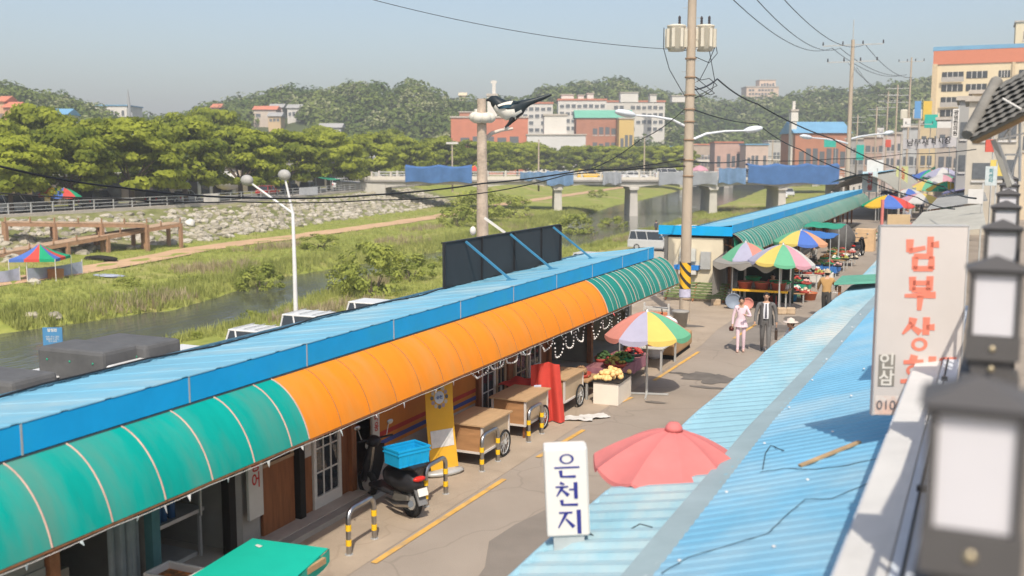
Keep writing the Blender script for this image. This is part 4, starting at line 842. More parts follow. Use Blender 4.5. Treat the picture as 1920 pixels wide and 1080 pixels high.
# pan scale, sacks, brown covered mattress
SCL = thing('market_scale','round white dial scale hanging over the low stall table','scale',(-8.2,25.1,0)); b = MB(); b.tube([(0,0,1.05),(0,.05,1.05)],.14,16); b.build('dial', white, SCL); b = MB(); b.tube([(0,.02,0),(0,.02,.95)],.02,8); b.cyl((0,.02,0),.12,.02,10); b.build('stand', galv, SCL)
sackm = M('white_sack',(.72,.70,.72),.8,.08,3,.3,12)
def lump(name,label,loc,r,mat,cat,seed=0,amp=.22,group=None):
    r_ = random.Random(seed); b = MB(); b.ell((0,0,0),1,18,11); ph = [r_.uniform(0,6) for _ in range(6)]
    b.v = [(x*r[0]*(1+amp*math.sin(3*y+ph[0]+4*z)*math.cos(2*z+ph[1])), y*r[1]*(1+amp*math.sin(4*z+ph[2]+3*x)), max(0,(z*(1+amp*.6*math.sin(4*x+ph[3])*math.sin(5*y+ph[4]))+.8)/1.8)*2*r[2]) for x,y,z in b.v]
    o = b.build(name, mat); o.location = loc; tag(o,label,cat,group); return o
lump('white_sack','bulging white plastic sack behind the pastel parasol',(-7.95,27.55,.0),(.42,.4,.46),sackm,'sack',1)
lump('white_sack','smaller knotted white bag on top of the bulging sack',(-7.75,27.95,.75),(.3,.28,.2),sackm,'sack',2)
lump('tan_sack','tan sack standing behind the stall scale',(-8.35,26.7,.0),(.24,.25,.55),M('tan_sackcloth',(.5,.36,.2),.9,.15,4),'sack',3)
BM = thing('covered_pallet','brown tarpaulin tied over a low stack beside the road','cover',(-7.75,28.4,0),.02); b = MB()
b.bx(-.5,.42,-1.05,1.05,.12,.56); b.build('cover', M('brown_tarp',(.42,.26,.13),.7,.12,2,.3,8), BM, bevel=.07); b = MB(); b.bx(-.45,.36,-1.0,1.0,0,.12); b.build('pallet', dark, BM)
b = MB()
b = None
# bicycle clutter under the end of the awning
def bicycle(label, loc, rz, mat):
    R_ = thing('bicycle',label,'bicycle',loc,rz); 
    for x in (-.5,.5):
        b = MB(); b.tube([(x+.32*math.cos(a),0,.34+.32*math.sin(a)) for a in np.linspace(0,2*PI,21)], .018, 5, False)
        for k in range(6): a = PI*k/6; b.tube([(x+.31*math.cos(a),0,.34+.31*math.sin(a)),(x-.31*math.cos(a),0,.34-.31*math.sin(a))],.003,3)
        b.build('wheel', rubber, R_)
    b = MB()
    for q in (((-.5,0,.34),(-.15,0,.78)),((-.5,0,.34),(-.02,0,.32)),((-.15,0,.85),(-.02,0,.32)),((-.15,0,.74),(.36,0,.8)),((-.02,0,.32),(.36,0,.72)),((.34,0,.95),(.5,0,.34))): b.tube(q,.018,6)
    b.build('frame', mat, R_); b = MB(); b.ell((-.18,0,.88),(.13,.08,.04),8,5); b.build('saddle', black, R_); b = MB(); b.tube([(.26,-.28,1.0),(.34,0,.98),(.26,.28,1.0)],.014,6); b.build('handlebar', steel, R_)
bicycle('dark bicycle parked at the open end of the near shop row',(-8.7,30.2,0),1.3,black)
OS = thing('orange_stand','orange and white striped stand at the open end of the near shop row','stand',(-9.0,31.3,0))
for k in range(5): b = MB(); b.bx(-.4,.4,-.03,.03,.15+.16*k,.25+.16*k); b.build('bar', M('orange_bar',(.7,.25,.12),.6) if k%2 else white, OS)
b = MB(); b.bx(-.42,-.38,-.05,.05,0,1); b.bx(.38,.42,-.05,.05,0,1); b.build('upright', white, OS)
# ================================================================== STALLS BESIDE THE FARTHER ROW
tarp_g = M('grey_tarp',(.30,.28,.25),.8,.15,2,.3,5,trl=.15); bluet = M('blue_tarp',(.06,.20,.52),.6,.12,2,.2,6,trl=.2); grnt = M('green_tarp',(.04,.36,.22),.6,.12,2,.2,6,trl=.2)
G3 = 'parasols over the vegetable stalls'
parasol('pastel parasol with a yellow panel facing the road left of the larger pastel parasol',(-7.75,39.2,0),1.02,1.83,2.42,'lsgkylsgk'[:8],rot=-1.9,tilt=(.02,-.06),group=G3)
parasol('large pastel parasol with yellow, green and pink panels over the red tubs',(-6.28,38.3,0),1.22,1.80,2.45,'ygkLlsygkl'.replace('L','w'),rot=-2.25,tilt=(-.03,.06),group=G3)
parasol('parasol with yellow, blue and peach panels behind the two pastel ones',(-6.7,45.6,0),1.15,1.98,2.5,'ybogybog',rot=-2.3,tilt=(0,.03),group=G3)
# grey tarpaulin shelter
TS = thing('tarp_shelter','grey tarpaulin shelter on posts under the two pastel parasols','shelter',(-7.1,38.9,0))
b = MB(); b.grid(lambda u,v: (-8.7+2.65*u, 37.75+2.6*v-.25*u, 1.78+.12*v-.10*abs(math.sin(u*PI*2))*(1-v)-.16*(1-v)*(u<.0)), 26, 8); b.build('sheet', tarp_g, TS, True, solid=.01)
b = MB(); b.grid(lambda u,v: (-8.7+2.65*u, 37.74-.25*u, 1.78-.10*abs(math.sin(u*PI*2))-(.16+.09*math.sin(u*PI*6))*v), 30, 2); b.build('front_flap', tarp_g, TS, True, solid=.008)
b = MB(); b.grid(lambda u,v: (-8.72+.1*math.sin(v*6)*u, 37.8+2.4*v, 1.78-1.3*u+.2*v), 6, 12); b.build('side_flap', tarp_g, TS, True, solid=.008)
b = MB()
for x,y in ((-8.08,38.3),(-6.2,37.55),(-8.0,40.2),(-6.2,40.0)): b = MB(); b.tube([(x,y,0),(x,y,1.85)],.03,8); b.build('post', galv, TS, True)
# dark back of the stall
b = MB(); b.grid(lambda u,v: (-8.3+2.2*u, 40.35+.1*math.sin(u*12), 1.9-1.9*v), 16, 4); tag(b.build('dark_curtain', M('dark_green_mesh',(.025,.035,.025),.9,.3,3), solid=.01),'dark green curtain closing the back of the tarpaulin shelter','curtain')
stall_table('long stall table carrying red tubs under the tarpaulin shelter',-8.0,-6.0,38.1,39.2,.72,wood)
b = MB(); b.bx(-8.02,-5.98,38.06,38.10,.66,.74); tag(b.build('yellow_rail', yellow_p),'yellow edge rail on the front of the red tub table','rail')
tubr = M('red_tub_plastic',(.42,.10,.06),.5,.1); tubg = M('green_tub_plastic',(.03,.36,.14),.5,.1)
def tub(label, loc, r, h, mat, group=None, fill=True):
    R_ = thing('plastic_tub',label,'tub',loc,0,group); b = MB(); b.lathe([(0,0),(r*.8,0),(r,h),(r*1.06,h),(r*1.06,h-.03),(r*.97,h-.03),(r*.78,.02),(0,.02)],n=20); b.build('shell',mat,R_)
    if not fill: return R_
    b = MB(); b.ell((0,0,h*.6),(r*.85,r*.85,h*.45),12,6); b.build('contents', rnd.choice([M('produce_0',0),M('produce_5',(.05,.1,.03)),M('produce_3',(.28,.17,.09))]),R_); return R_
for i,(x,l) in enumerate(((-7.62,'left red tub on the yellow railed table'),(-7.0,'middle red tub on the yellow railed table'),(-6.38,'right red tub on the yellow railed table'))): tub(l,(x,38.45,.72),.28,.28,tubr,'red tubs on the table')
tub('bright green tub raised behind the left red tub',(-7.45,39.1,.95),.3,.16,tubg); b = MB(); b.bx(-7.7,-7.2,38.85,39.15,.72,.95); tag(b.build('foam_block',fm,bevel=.01),'white foam block under the green tub','box')
tub('flat green basin behind the right red tub',(-6.4,39.0,.9),.4,.1,tubg); b = MB(); b.bx(-6.75,-6.1,38.75,39.15,.72,.9); tag(b.build('foam_block',fm,bevel=.01),'white foam block under the flat green basin','box')
o = tub('grey blue basin standing on edge at the left of the red tub table',(-7.95,37.95,.28),.28,.1,M('greyblue_basin',(.2,.24,.3),.5),None,False); o.rotation_euler = (PI/2-.2,0,.3)
o = tub('salmon basin standing on edge under the red tub table',(-7.4,37.98,.22),.2,.08,M('salmon_basin',(.6,.25,.2),.5),None,False); o.rotation_euler = (PI/2-.15,0,.1)
for i,(x,y,l) in enumerate(((-6.05,37.3,'stone block at the foot of the shelter post'),(-5.75,37.45,'second stone block beside the shelter post'),(-8.75,38.6,'tan stone block on the apron below the green slats'))):
    b = MB(); b.box((0,0,.12),(.32,.26,.24)); o = b.build('stone_block', M('tan_block',(.48,.36,.24),.9,.2,4), bevel=.04); o.location=(x,y,0); o.rotation_euler.z = U(0,1); tag(o,l,'stone')
# rows of ground displays along the farther row
disp = [(-6.25,41.2),(-6.5,43.2),(-6.45,46.3),(-6.4,48.6),(-6.2,51),(-6.1,53.5),(-6.0,56.2),(-6.4,58.8),(-6.2,66),(-6.1,70),(-6.0,74)]
nmz = ['red trimmed','green covered','pale wooden','low white','blue covered','tan','grey','low plank','far tan','far grey','far pale']
for i,(x,y) in enumerate(disp):
    c = [wood,grnt,M('table_pale',0),fm,bluet,wood,M('table_pale',0),wood,wood,M('table_pale',0),fm][i]
    stall_table('%s display table, number %s along the farther row'%(nmz[i],['one','two','three','four','five','six','seven','eight','nine','ten','eleven'][i]),x-.75,x+.55,y-.8,y+.8,.38+.1*(i%3),c,c if i in (1,4) else None)
    z = .38+.1*(i%3)
    for j in range(5):
        k = (i*3+j*2)%9; heap(k,'%s on the %s display table, place %s from its front'%(pcols[k][0],nmz[i],['one','two','three','four','five'][j]),(x-.45+.5*(j%3)+U(-.05,.05),y-.5+.55*(j//3)*1.6+U(-.08,.08),z),.24,.24,12,.12,.055)
for i,(x,y,s,c,l) in enumerate(((-6.3,47.9,.5,fm,'white foam box in front of the low white display table'),(-5.9,49.6,.35,fm,'small white foam box beside the road'),(-6.9,42.0,.4,M('carton',(.5,.36,.2),.8,.1),'brown carton behind the red trimmed table'),(-5.75,65.4,1.1,M('carton_pale',(.62,.42,.24),.8,.1),'tall tan carton standing at the road edge'),(-6.6,57.2,.5,M('carton',0),'brown carton near the parked motor scooter'))):
    b = MB(); b.bx(-s/2,s/2,-s*.4,s*.4,0,s*.75 if i!=3 else 1.35); b.bx(-s/2-.01,s/2+.01,-s*.4-.01,s*.4+.01,(s*.75 if i!=3 else 1.35)*.8,(s*.75 if i!=3 else 1.35)*.8+.02); o = b.build('carton_box', c, bevel=.012); o.location=(x,y,0); o.rotation_euler.z = U(-.2,.2); tag(o,l,'box')
tub('orange red tub standing on the road by the stalls',(-5.72,41.6,0),.33,.3,M('orange_tub',(.55,.16,.07),.5)); tub('small blue tub beside the orange red one',(-6.25,40.9,0),.2,.35,M('blue_tub',(.04,.25,.5),.4))
b = MB(); b.bx(-6.6,-5.9,42.3,43.0,.0,.3); tag(b.build('green_crate', M('dull_green',(.12,.25,.16),.6), bevel=.03),'dull green crate behind the orange red tub','crate')
# sheets over the next stalls
def sheet_roof(name,label,c4,mat,sag=.12,posts=True,cat='tarpaulin'):
    R_ = thing(name,label,cat,(sum(p[0] for p in c4)/4,sum(p[1] for p in c4)/4,0)); A,B_,C_,D_ = [Vector(p) for p in c4]
    b = MB(); b.grid(lambda u,v: (A.lerp(B_,u)).lerp(D_.lerp(C_,u),v)-Vector((0,0,sag*math.sin(PI*u)*math.sin(PI*v)+.02*math.sin(u*17+v*9))), 12, 12); b.build('sheet',mat,R_,True,solid=.01)
    if posts:
        for p in (A,B_,C_,D_): b = MB(); b.tube([(p.x,p.y,0),p],.022,6); b.build('post',galv,R_,True)
    return R_
sheet_roof('stall_tarp','blue tarpaulin sheet over the stall behind the yellow and blue parasol',[(-7.8,49.5,2.0),(-5.9,49.5,1.85),(-5.9,53,1.85),(-7.8,53,2.05)],bluet)
sheet_roof('stall_tarp','green tarpaulin sheet beyond the blue tarpaulin',[(-7.8,53.6,2.15),(-6.0,53.6,2.05),(-6.0,57,2.1),(-7.8,57,2.2)],grnt)
sheet_roof('stall_tarp','green triangular tarpaulin tied to the corner of the farther row',[(-8.5,40.3,2.55),(-8.45,40.5,1.7),(-6.6,43.0,1.75),(-8.3,41.2,2.0)],grnt,.02,False)
scooter('black and red motor scooter parked beyond the stalls',(-5.75,61.5,0),math.radians(75))
lump('dark_cover','dark grey covered heap behind the parked motor scooter',(-6.9,62.6,0),(.8,.9,.95),M('dark_cover',(.09,.085,.08),.8,.2),'cover',8,.1)
b = MB(); b.tube([(-5.9,79.5,0),(-5.9,79.5,2.6)],.12,10); tag(b.build('red_post', M('faded_red',(.62,.2,.17),.6)),'faded red post under the bright multicoloured parasol','post')
parasol('bright parasol of red, green, yellow and blue panels beside the faded red post',(-5.75,82.5,0),1.95,2.05,2.85,'YbrGYbrG',rot=-2.5,det=True)
G4 = 'parasols crowded at the far end of the street'
for i,(x,y,R_,zr,zt,cols,l) in enumerate(((-3.9,93,2.1,2.0,2.7,'wykgwblk','pale parasol just right of the bright multicoloured one'),(-4.3,118,2.3,2.3,3.3,'wkygwkyg','pale pink and green parasol behind the pale one'),(-3.0,126,2.4,2.7,3.8,'wykgwwkg','whitish parasol with a yellow panel above the pale pink one'),(-2.6,150,3.0,4.0,5.3,'lwygrlwy','lavender and yellow parasol near the white street banner'),(-1.6,165,3.2,4.6,6.0,'lygblywg','farthest pastel parasol under the white street banner'),(-5.2,99,1.7,2.2,2.9,'rwbwrwbw','red, white and blue parasol left of the pale parasol'),(-2.2,108,1.9,2.6,3.4,'GYGYGYGY','green and yellow parasol at the right of the far street'),(-4.9,140,2.2,3.2,4.2,'rYbGrYbG','bright far parasol beside the vaulted canopy'),(-3.4,138,2.4,3.4,4.5,'wlwlwlwl','white and lavender far parasol'))):
    parasol(l,(x,y,0),R_,zr,zt,cols,rot=-2+i,det=False,group=G4)
# ---- farther right-hand roofs
zinc = M('zinc_roof',(.36,.35,.31),.6,.15,1,stretch=(1,.3,1)); 
def lean_roof(label,x0,x1,y0,y1,z0,z1,mat,pitch=.35):
    R_ = thing('lean_to_roof',label,'roof',((x0+x1)/2,(y0+y1)/2,0)); b = corr(y0,y1,pitch,lambda q:x0,z0,lambda q:x1,z1,.05); b.build('sheet',mat,R_,True,solid=.012)
    b = MB(); b.bx(x0-.02,x0+.03,y0,y1,z0-.12,z0-.02); b.build('eave_board',greywall,R_,True); b = MB()
    for y in np.arange(y0+.2,y1,3.0): b = MB(); b.bx(x0+.1,x0+.18,y-.04,y+.04,0,z0-.05); b.build('post',rust,R_,True)
    return R_
lean_roof('zinc lean-to roof with a pale edge left of the lantern row',-2.6,0.6,44,66,2.35,2.9,zinc)
lean_roof('second zinc lean-to roof beyond the first on the right side',-2.4,.9,67,90,2.5,3.1,M('zinc_roof_dark',(.27,.27,.26),.6,.15,1))
lean_roof('small green corrugated roof sheet at the edge of the lower roof',-3.35,-2.1,29.2,31.2,2.12,2.24,M('green_corrugated',(.10,.30,.22),.55,.15,2),.2)
lean_roof('blue lean-to roof continuing beyond the lower market roof',-3.0,-.6,31.4,43,1.9,2.5,rroof_m,.3)
sheet_roof('stall_tarp','lavender tarpaulin on the far right side of the street',[(-2.3,92,2.6),(1.2,90,3.6),(1.4,98,3.7),(-2.1,100,2.7)],M('lavender_tarp',(.36,.33,.52),.7,.1,trl=.2))
sheet_roof('stall_tarp','dull red striped awning beyond the lavender tarpaulin',[(-1.8,104,3.6),(1.5,104,4.8),(1.5,116,4.8),(-1.8,116,3.6)],M('redstripe_tarp',(.55,.2,.14),.7,.2,2))
sheet_roof('stall_tarp','teal awning behind the dull red striped awning',[(-1.6,118,4.4),(2,118,5.8),(2,132,5.8),(-1.6,132,4.4)],M('teal_tarp',(.10,.30,.28),.7,.15))
sheet_roof('stall_tarp','blue awning near the white street banner',[(-1.2,134,5.2),(3,134,6.6),(3,150,6.6),(-1.2,150,5.2)],bluet)
# grey vaulted market canopy with pale rim, far
CV = thing('vaulted_canopy','grey vaulted canopy with a pale blue front over the end of the farther row','canopy',(-8.6,112,0))
b = MB(); b.grid(lambda u,v: (-11.5+6.3*u, 96+38*v, 2.1+2.0*math.sin(PI*min(1,.12+u*.88))+.02*math.sin(v*150)), 14, 60); b.build('vault',M('canopy_grey',(.36,.35,.30),.7,.12,1),CV,True,solid=.03)
b = MB(); b.grid(lambda u,v: (-11.6+3.4*u, 95.7+38*v, 2.9+1.3*math.sin(PI*(.12+u*.4))+.06), 8, 30); b.build('blue_side',roof_m,CV,True,solid=.02)
b = MB()
for y in np.arange(96,134,6):
    for x in (-5.4,-11.5): b = MB(); b.bx(x,x+.15,y,y+.15,0,2.6); b.build('post',galv,CV,True)
def vsign(label,px,py0,py1,w_px,d,mat,txt,ink,size,rz=0,vert=True,post=True):
    p = dp(px,py1,d); h = (py1-py0)*d/FPX; w = w_px*d/FPX; R_ = board('street_sign',label,p,w,h,.08,rz,mat,[(txt,size,0,h/2,ink,vert,size*.03,1)] if txt else [])
    if post: b = MB(); b.bx(w/2-.05,w/2+.03,.04,.12,-p.z,h+.3); b.build('post',galv,R_)
    return R_
rzc = YAW*.9
vsign('pale blue vertical sign with red lettering above the farther row',1630,322,360,28,92,M('palebluesign',(.5,.6,.62),.5),'건어물',redink,.55,rzc)
vsign('yellow green vertical sign with red lettering beside the pale blue one',1690,312,352,22,108,M('yellowgreensign',(.5,.52,.25),.5),'순대국',redink,.65,rzc)
vsign('tan board with small print at the end of the lower roofs',1684,402,432,42,58,M('tan_board',(.52,.38,.22),.6,.08),'',redink,.3,rzc)
vsign('white and teal board hanging at the right above the lean-to roofs',1857,312,348,20,60,M('whiteteal_board',(.5,.55,.55),.5,.15,5),'회센타',M('teal_ink',(.05,.2,.22),.6),.28,.1)
vsign('yellow board hanging behind the white and teal one',1870,300,330,26,66,M('yellow_board',(.65,.5,.12),.5,.15,5),'',redink,.3,.1)
vsign('white framed board near the lantern row',1828,355,382,26,50,M('white_board2',(.6,.58,.55),.5,.1),'',redink,.3,.1)
# long white street banner
SB = thing('street_banner','long white banner with brush lettering strung over the far street','banner',dp(1690,278,84)); A = dp(1690,279,84); B_ = dp(1802,272,88)
b = MB(); b.grid(lambda u,v: A.lerp(B_,u)+Vector((0,.15*math.sin(u*9),.78*v-.12*math.sin(PI*u))), 20, 2); b.build('cloth',M('banner_white',(.64,.62,.62),.7,.05,trl=.2),SB,True,solid=.01)
for i,ch in enumerate('남부새벽시장'):
    p = A.lerp(B_,.14+.125*i)+Vector((0,-.3,.38)); o = writing('lettering',ch,SB,blkink,.62,p-A,rzc*.6,.012)
for q in (A,B_): b = MB(); b.tube([(q.x,q.y,0),(q.x,q.y,q.z+1.2)],.1,8); b.build('post',concrete,SB,True)
# tile roof corner at the upper right
TR = thing('tiled_roof_corner','grey clay tiled roof corner jutting in at the upper right','roof',(.6,12,5))
tm = M('clay_tile',(.20,.19,.17),.85,.2,4,.3,20); tb = MB()
tile = MB(); tile.grid(lambda u,v: ((u-.5)*.42, .36*v-.05, .012*math.cos((u-.5)*2*PI)*(1-.25*v)+.035*(1-v)), 8, 4)
tmesh = tile.mesh('roof_tile'); tmesh.materials.append(tm)
ea,eb = dp(1818,262,11.2),dp(1985,178,10.2)
ed = (eb-ea); elen = ed.length; ed.normalize(); upv = Vector((.30,.75,.60)).normalized(); nrm = ed.cross(upv).normalized()
upv = nrm.cross(ed).normalized(); 
if nrm.z < 0: nrm = -nrm
if upv.z < 0: upv = -upv
for r in range(8):
    for k in range(int(elen/.125)+1):
        o = link('roof_tile',tmesh,None,TR); Mx = Matrix((ed,upv,nrm)).transposed().to_4x4(); p = ea+ed*(.06+.125*k+(.06 if r%2 else 0))+upv*(.115*r)+nrm*(.01*r)
        Mx.translation = p-TR.location; o.matrix_local = Mx @ Matrix.Diagonal((.34,.46,.6,1))
b = MB(); b.bar(ea-nrm*.06+upv*.05,eb-nrm*.06+upv*.05,.1,.06); b.build('eave_beam',M('eave_wood',(.36,.24,.13),.8,.2,3),TR,True)
b = MB(); q = [ea-nrm*.03,eb-nrm*.03,eb+upv*1.1-nrm*.03,ea+upv*1.1-nrm*.03]; b.ext(q,nrm*.035); b.build('roof_deck',tm,TR,True)
b = MB(); b.tube([ea+upv*.05+nrm*.04+ed*(-.02),ea+upv*.5+nrm*.07,ea+upv*1.0+nrm*.1],.07,8); b.build('verge_roll',tm,TR,True)
b = MB(); b.tube([dp(1880,185,10.6),dp(1915,205,10.4)],.012,6); b.build('white_pipe',white,TR,True)
BRK = thing('balcony_brackets','tangle of white and grey steel brackets under the tiled roof corner','bracket',(.3,11.5,3.5))
for (x0,y0,x1,y1,w_,mt) in ((1862,262,1892,350,.05,greywall),(1872,270,1900,345,.03,galv),(1890,345,1912,275,.02,galv),(1870,262,1920,250,.02,white),(1893,235,1893,268,.02,white),(1905,228,1880,262,.018,white),(1885,290,1915,290,.02,galv),(1912,230,1912,340,.02,galv)):
    b = MB(); b.bar(dp(x0,y0,11),dp(x1,y1,11),w_); b.build('bracket_bar',mt,BRK,True)
# clutter of the far street: more sheets, crates and shop boards
cl_m = [grnt,bluet,tarp_g,M('tarp_rust',(.45,.17,.1),.7),M('tarp_cream',(.6,.54,.42),.7,trl=.2),M('tarp_teal',(.08,.3,.27),.7)]
cln = ['green','blue','grey','rust red','cream','teal']
for i in range(10):
    left = i%2==0; y = 95+9*i+U(-2,2); x0 = (-6.6 if left else -2.0); z = 2.3+.018*(y-95); k = (i*5+1)%6
    sheet_roof('stall_tarp','%s stall sheet on the %s side of the far street, %s sheet along'%(cln[k],'left' if left else 'right',['first','first','second','second','third','third','fourth','fourth','fifth','fifth'][i]),[(x0-.9,y,z+U(-.1,.3)),(x0+1.1,y,z+U(-.3,.1)),(x0+1.1,y+5,z+U(-.3,.1)),(x0-.9,y+5,z+U(0,.4))],cl_m[k],.2)
for i in range(12):
    y = 76+6*i; x = (-5.9 if i%2 else -2.7)+U(-.4,.4); k = (i*4)%9; heap(k,'%s piled on the far street, %s side, %s pile'%(pcols[k][0],'left' if i%2 else 'right',['first','second','third','fourth','fifth','sixth'][i//2]),(x,y,.0),.7,.9,16,.5,.16)
# ================================================================== POLES, LAMPS, WIRES
polem = M('pole_concrete',(.44,.36,.275),.85,.14,2,.3,30,stretch=(1,1,.3)); insul = M('insulator',(.05,.045,.05),.4); trm = M('transformer_cream',(.60,.55,.45),.5,.08)
WD = .009
def wire(label, pts, r=WD, sag=0, n=14, name='overhead_wire'):
    q = []
    pts = [Vector(p) for p in pts]
    for a,b_ in zip(pts[:-1],pts[1:]):
        q += [a.lerp(b_,t)-Vector((0,0,sag*4*t*(1-t))) for t in np.linspace(0,1,n,False)]
    q.append(pts[-1]); b = MB(); b.tube(q, r, 6); return tag(b.build(name, black), label, 'wire', 'overhead wires')
P1 = gp(1283,602); UP = thing('utility_pole','concrete utility pole with two cream transformers and two lamp arms','utility pole',(P1.x,P1.y,0))
b = MB(); b.tube([(0,0,0),(.02,0,6),(.05,0,14)],[.19,.165,.13],16); b.build('shaft',polem,UP)
def pl(px,py,d=0):   # point beside the pole at the pole's own distance
    v = ray(px,py); t = (P1.x*_f.x+P1.y*_f.y)/(v.x*_f.x+v.y*_f.y) if 0 else None
    dd = (Vector((P1.x,P1.y,CAMH))-CAM).dot(Vector((_f.x,_f.y,0)))/Vector((_f.x,_f.y,0)).dot(Vector((v.x,v.y,0))); return CAM+v*(dd+d)-Vector((P1.x,P1.y,0))
for (px,d,l) in ((1268,-.1,0),(1322,.1,1)):
    c = pl(px,72,d); b = MB(); b.lathe([(0,-.42),(.26,-.42),(.27,-.36),(.30,-.34),(.30,.36),(.32,.38),(.32,.42),(.2,.45),(0,.47)],c,14); 
    for k in range(8): a = 2*PI*k/8; b.box(c+Vector((.33*math.cos(a),.33*math.sin(a),0)),(.1,.1,.6),rz=a)
    t_ = b.build('transformer',trm,UP)
    for dx in ((-.05,) if l==0 else (-.28,-.02)):
        b = MB(); b.lathe([(.05,.42),(.035,.46),(.05,.5),(.035,.54),(.05,.58),(.035,.62),(.05,.66),(.03,.72),(0,.74)],c+Vector((dx+.15,0,0)),8); b.build('bushing',insul,t_)
b = MB(); b.bar(pl(1255,90),pl(1335,90),.08); b.bar(pl(1255,52),pl(1335,52),.06); b.build('transformer_bracket',galv,UP)
for py in (110,145,178,205,228,262,300,330,560): b = MB(); z = pl(1290,py).z; b.lathe([(.185,-.025),(.195,-.02),(.195,.02),(.185,.025)],(.03,0,z),14); b.build('band_clamp',M('rust_band',(.3,.2,.13),.6),UP)
b = MB()
for k in range(26): z = 2.2+.35*k; a = 0 if k%2 else PI; b.tube([(.03+.15*math.cos(a),0,z),(.03+.3*math.cos(a),0,z)],.008,4)
b.build('climbing_step',galv,UP)
# warning band
b = MB(); b.lathe([(.195,1.15),(.195,2.05)],n=24)
wmz = bpy.data.materials.new('hazard_stripes'); wmz.use_nodes = True; q = wmz.node_tree.nodes; ql = wmz.node_tree.links; t_ = q.new('ShaderNodeTexCoord'); sx = q.new('ShaderNodeSeparateXYZ'); ql.new(t_.outputs['Object'],sx.inputs[0])
m1 = q.new('ShaderNodeMath'); m1.operation='MULTIPLY_ADD'; m1.inputs[1].default_value = 1.2; ql.new(sx.outputs[0],m1.inputs[0]); ql.new(sx.outputs[2],m1.inputs[2])
m2 = q.new('ShaderNodeMath'); m2.operation='FRACT'; m3 = q.new('ShaderNodeMath'); m3.operation='MULTIPLY'; m3.inputs[1].default_value = 2.6; ql.new(m1.outputs[0],m3.inputs[0]); ql.new(m3.outputs[0],m2.inputs[0])
m4 = q.new('ShaderNodeMath'); m4.operation='GREATER_THAN'; m4.inputs[1].default_value=.6; ql.new(m2.outputs[0],m4.inputs[0]); mx = q.new('ShaderNodeMix'); mx.data_type='RGBA'; ql.new(m4.outputs[0],mx.inputs[0]); mx.inputs[6].default_value=(.75,.42,.02,1); mx.inputs[7].default_value=(.03,.03,.03,1); ql.new(mx.outputs[2],q['Principled BSDF'].inputs[0])
b.build('hazard_band',wmz,UP)
b = MB(); b.lathe([(.2,.85),(.2,1.13)],n=24); b.build('poster_band',M('poster_band',(.5,.48,.6),.6,.2,6),UP)
def lamp_arm(root, a, b_, w=.05, L=.62, mat=None, off=Vector((0,0,0))):
    a = Vector(a); b_ = Vector(b_); d = (b_-a); bb = MB(); bb.tube([a, a.lerp(b_,.25)+Vector((0,0,.12)), a.lerp(b_,.6)+Vector((0,0,.1)), b_],[w,w*.9,w*.75,w*.6],8); ar = bb.build('lamp_arm',M('lamp_white',(.66,.68,.7),.4,.05),root)
    t = (b_-a.lerp(b_,.6)).normalized(); bb = MB(); bb.ell((0,0,0),1,14,8); Rm = Matrix((t, Vector((0,0,1)).cross(t).normalized(), t.cross(Vector((0,0,1)).cross(t)).normalized())).transposed()
    bb.v = [tuple(b_+t*L*.45+Rm @ Vector((x*L*.55,y*L*.26,z*L*.16))) for x,y,z in bb.v]; bb.build('lamp_head',M('lamp_head',(.62,.65,.68),.35,.05),ar); return ar
lamp_arm(UP, pl(1283,236), pl(1188,216,-1.0), L=.75); lamp_arm(UP, pl(1298,262), pl(1398,245,1.0), L=.75)
b = MB(); b.lathe([(0,0),(.2,0),(.27,.5),(.3,.52),(.28,.56),(.0,.58)],n=18); o = b.build('rubbish_bin',M('bin_grey',(.30,.28,.25),.5,.15)); bp_ = gp(1275,610); o.location=(bp_.x+.1,bp_.y-.35,0); tag(o,'grey lidded bin at the foot of the transformer pole','bin')
# coils and loops on the pole
for (pts,l) in (([(1245,52),(1244,90),(1255,130),(1275,165),(1284,180)],'black loop hanging left of the left transformer'),([(1340,55),(1342,85),(1325,125),(1312,150),(1296,158)],'black loop hanging right of the right transformer'),([(1300,105),(1330,118),(1345,100),(1338,60)],'thin loop under the right transformer'),([(1298,140),(1340,175),(1332,178),(1300,160)],'short coil right of the pole'),([(1300,142),(1315,150),(1330,147),(1345,160),(1300,185),(1318,178)],'tangled coil at mid height of the pole'),([(1330,95),(1340,150),(1335,170),(1315,182),(1302,165)],'drooping coil below the right transformer')):
    wire(l,[pl(x,y,.2)+Vector((P1.x,P1.y,0)) for x,y in pts],.013,.0,6,'pole_cable')
o1 = Vector((P1.x,P1.y,0))
# second pole, far poles
def far_pole(label, base, h, r, arms, group='distant utility poles'):
    R_ = thing('utility_pole',label,'utility pole',base,0,group); b = MB(); b.tube([(0,0,0),(0,0,h)],[r,r*.65],10); b.build('shaft',polem,R_)
    for (z,w) in arms:
        b = MB(); b.bar((-w/2,.0,z),(w/2,0.,z),.1); ar = b.build('crossarm',galv,R_)
        for k in range(4): x = -w/2+w*k/3; b = MB(); b.lathe([(.05,0),(.09,.1),(.05,.18),(.08,.28),(0,.36)],(x,0,z+.05),7); b.build('insulator',insul,ar)
    return R_
p2 = dp(1588,353,101); h2 = dp(1589,88,101).z; P2 = far_pole('tall concrete pole with two crossarms behind the farther row',(p2.x,p2.y,0),h2+.5,.26,((h2,5.6),(h2-1.6,4.6)))
b = MB(); b.tube([(0,0,h2+.4),(0,0,h2+2.4)],.05,6); b.build('spike',galv,P2)
lamp_arm(P2,(0,0,dp(1588,262,101).z),dp(1660,250,104)-Vector((p2.x,p2.y,0)),.1,1.4); lamp_arm(P2,(0,0,dp(1588,270,101).z),dp(1520,258,98)-Vector((p2.x,p2.y,0)),.1,1.4)
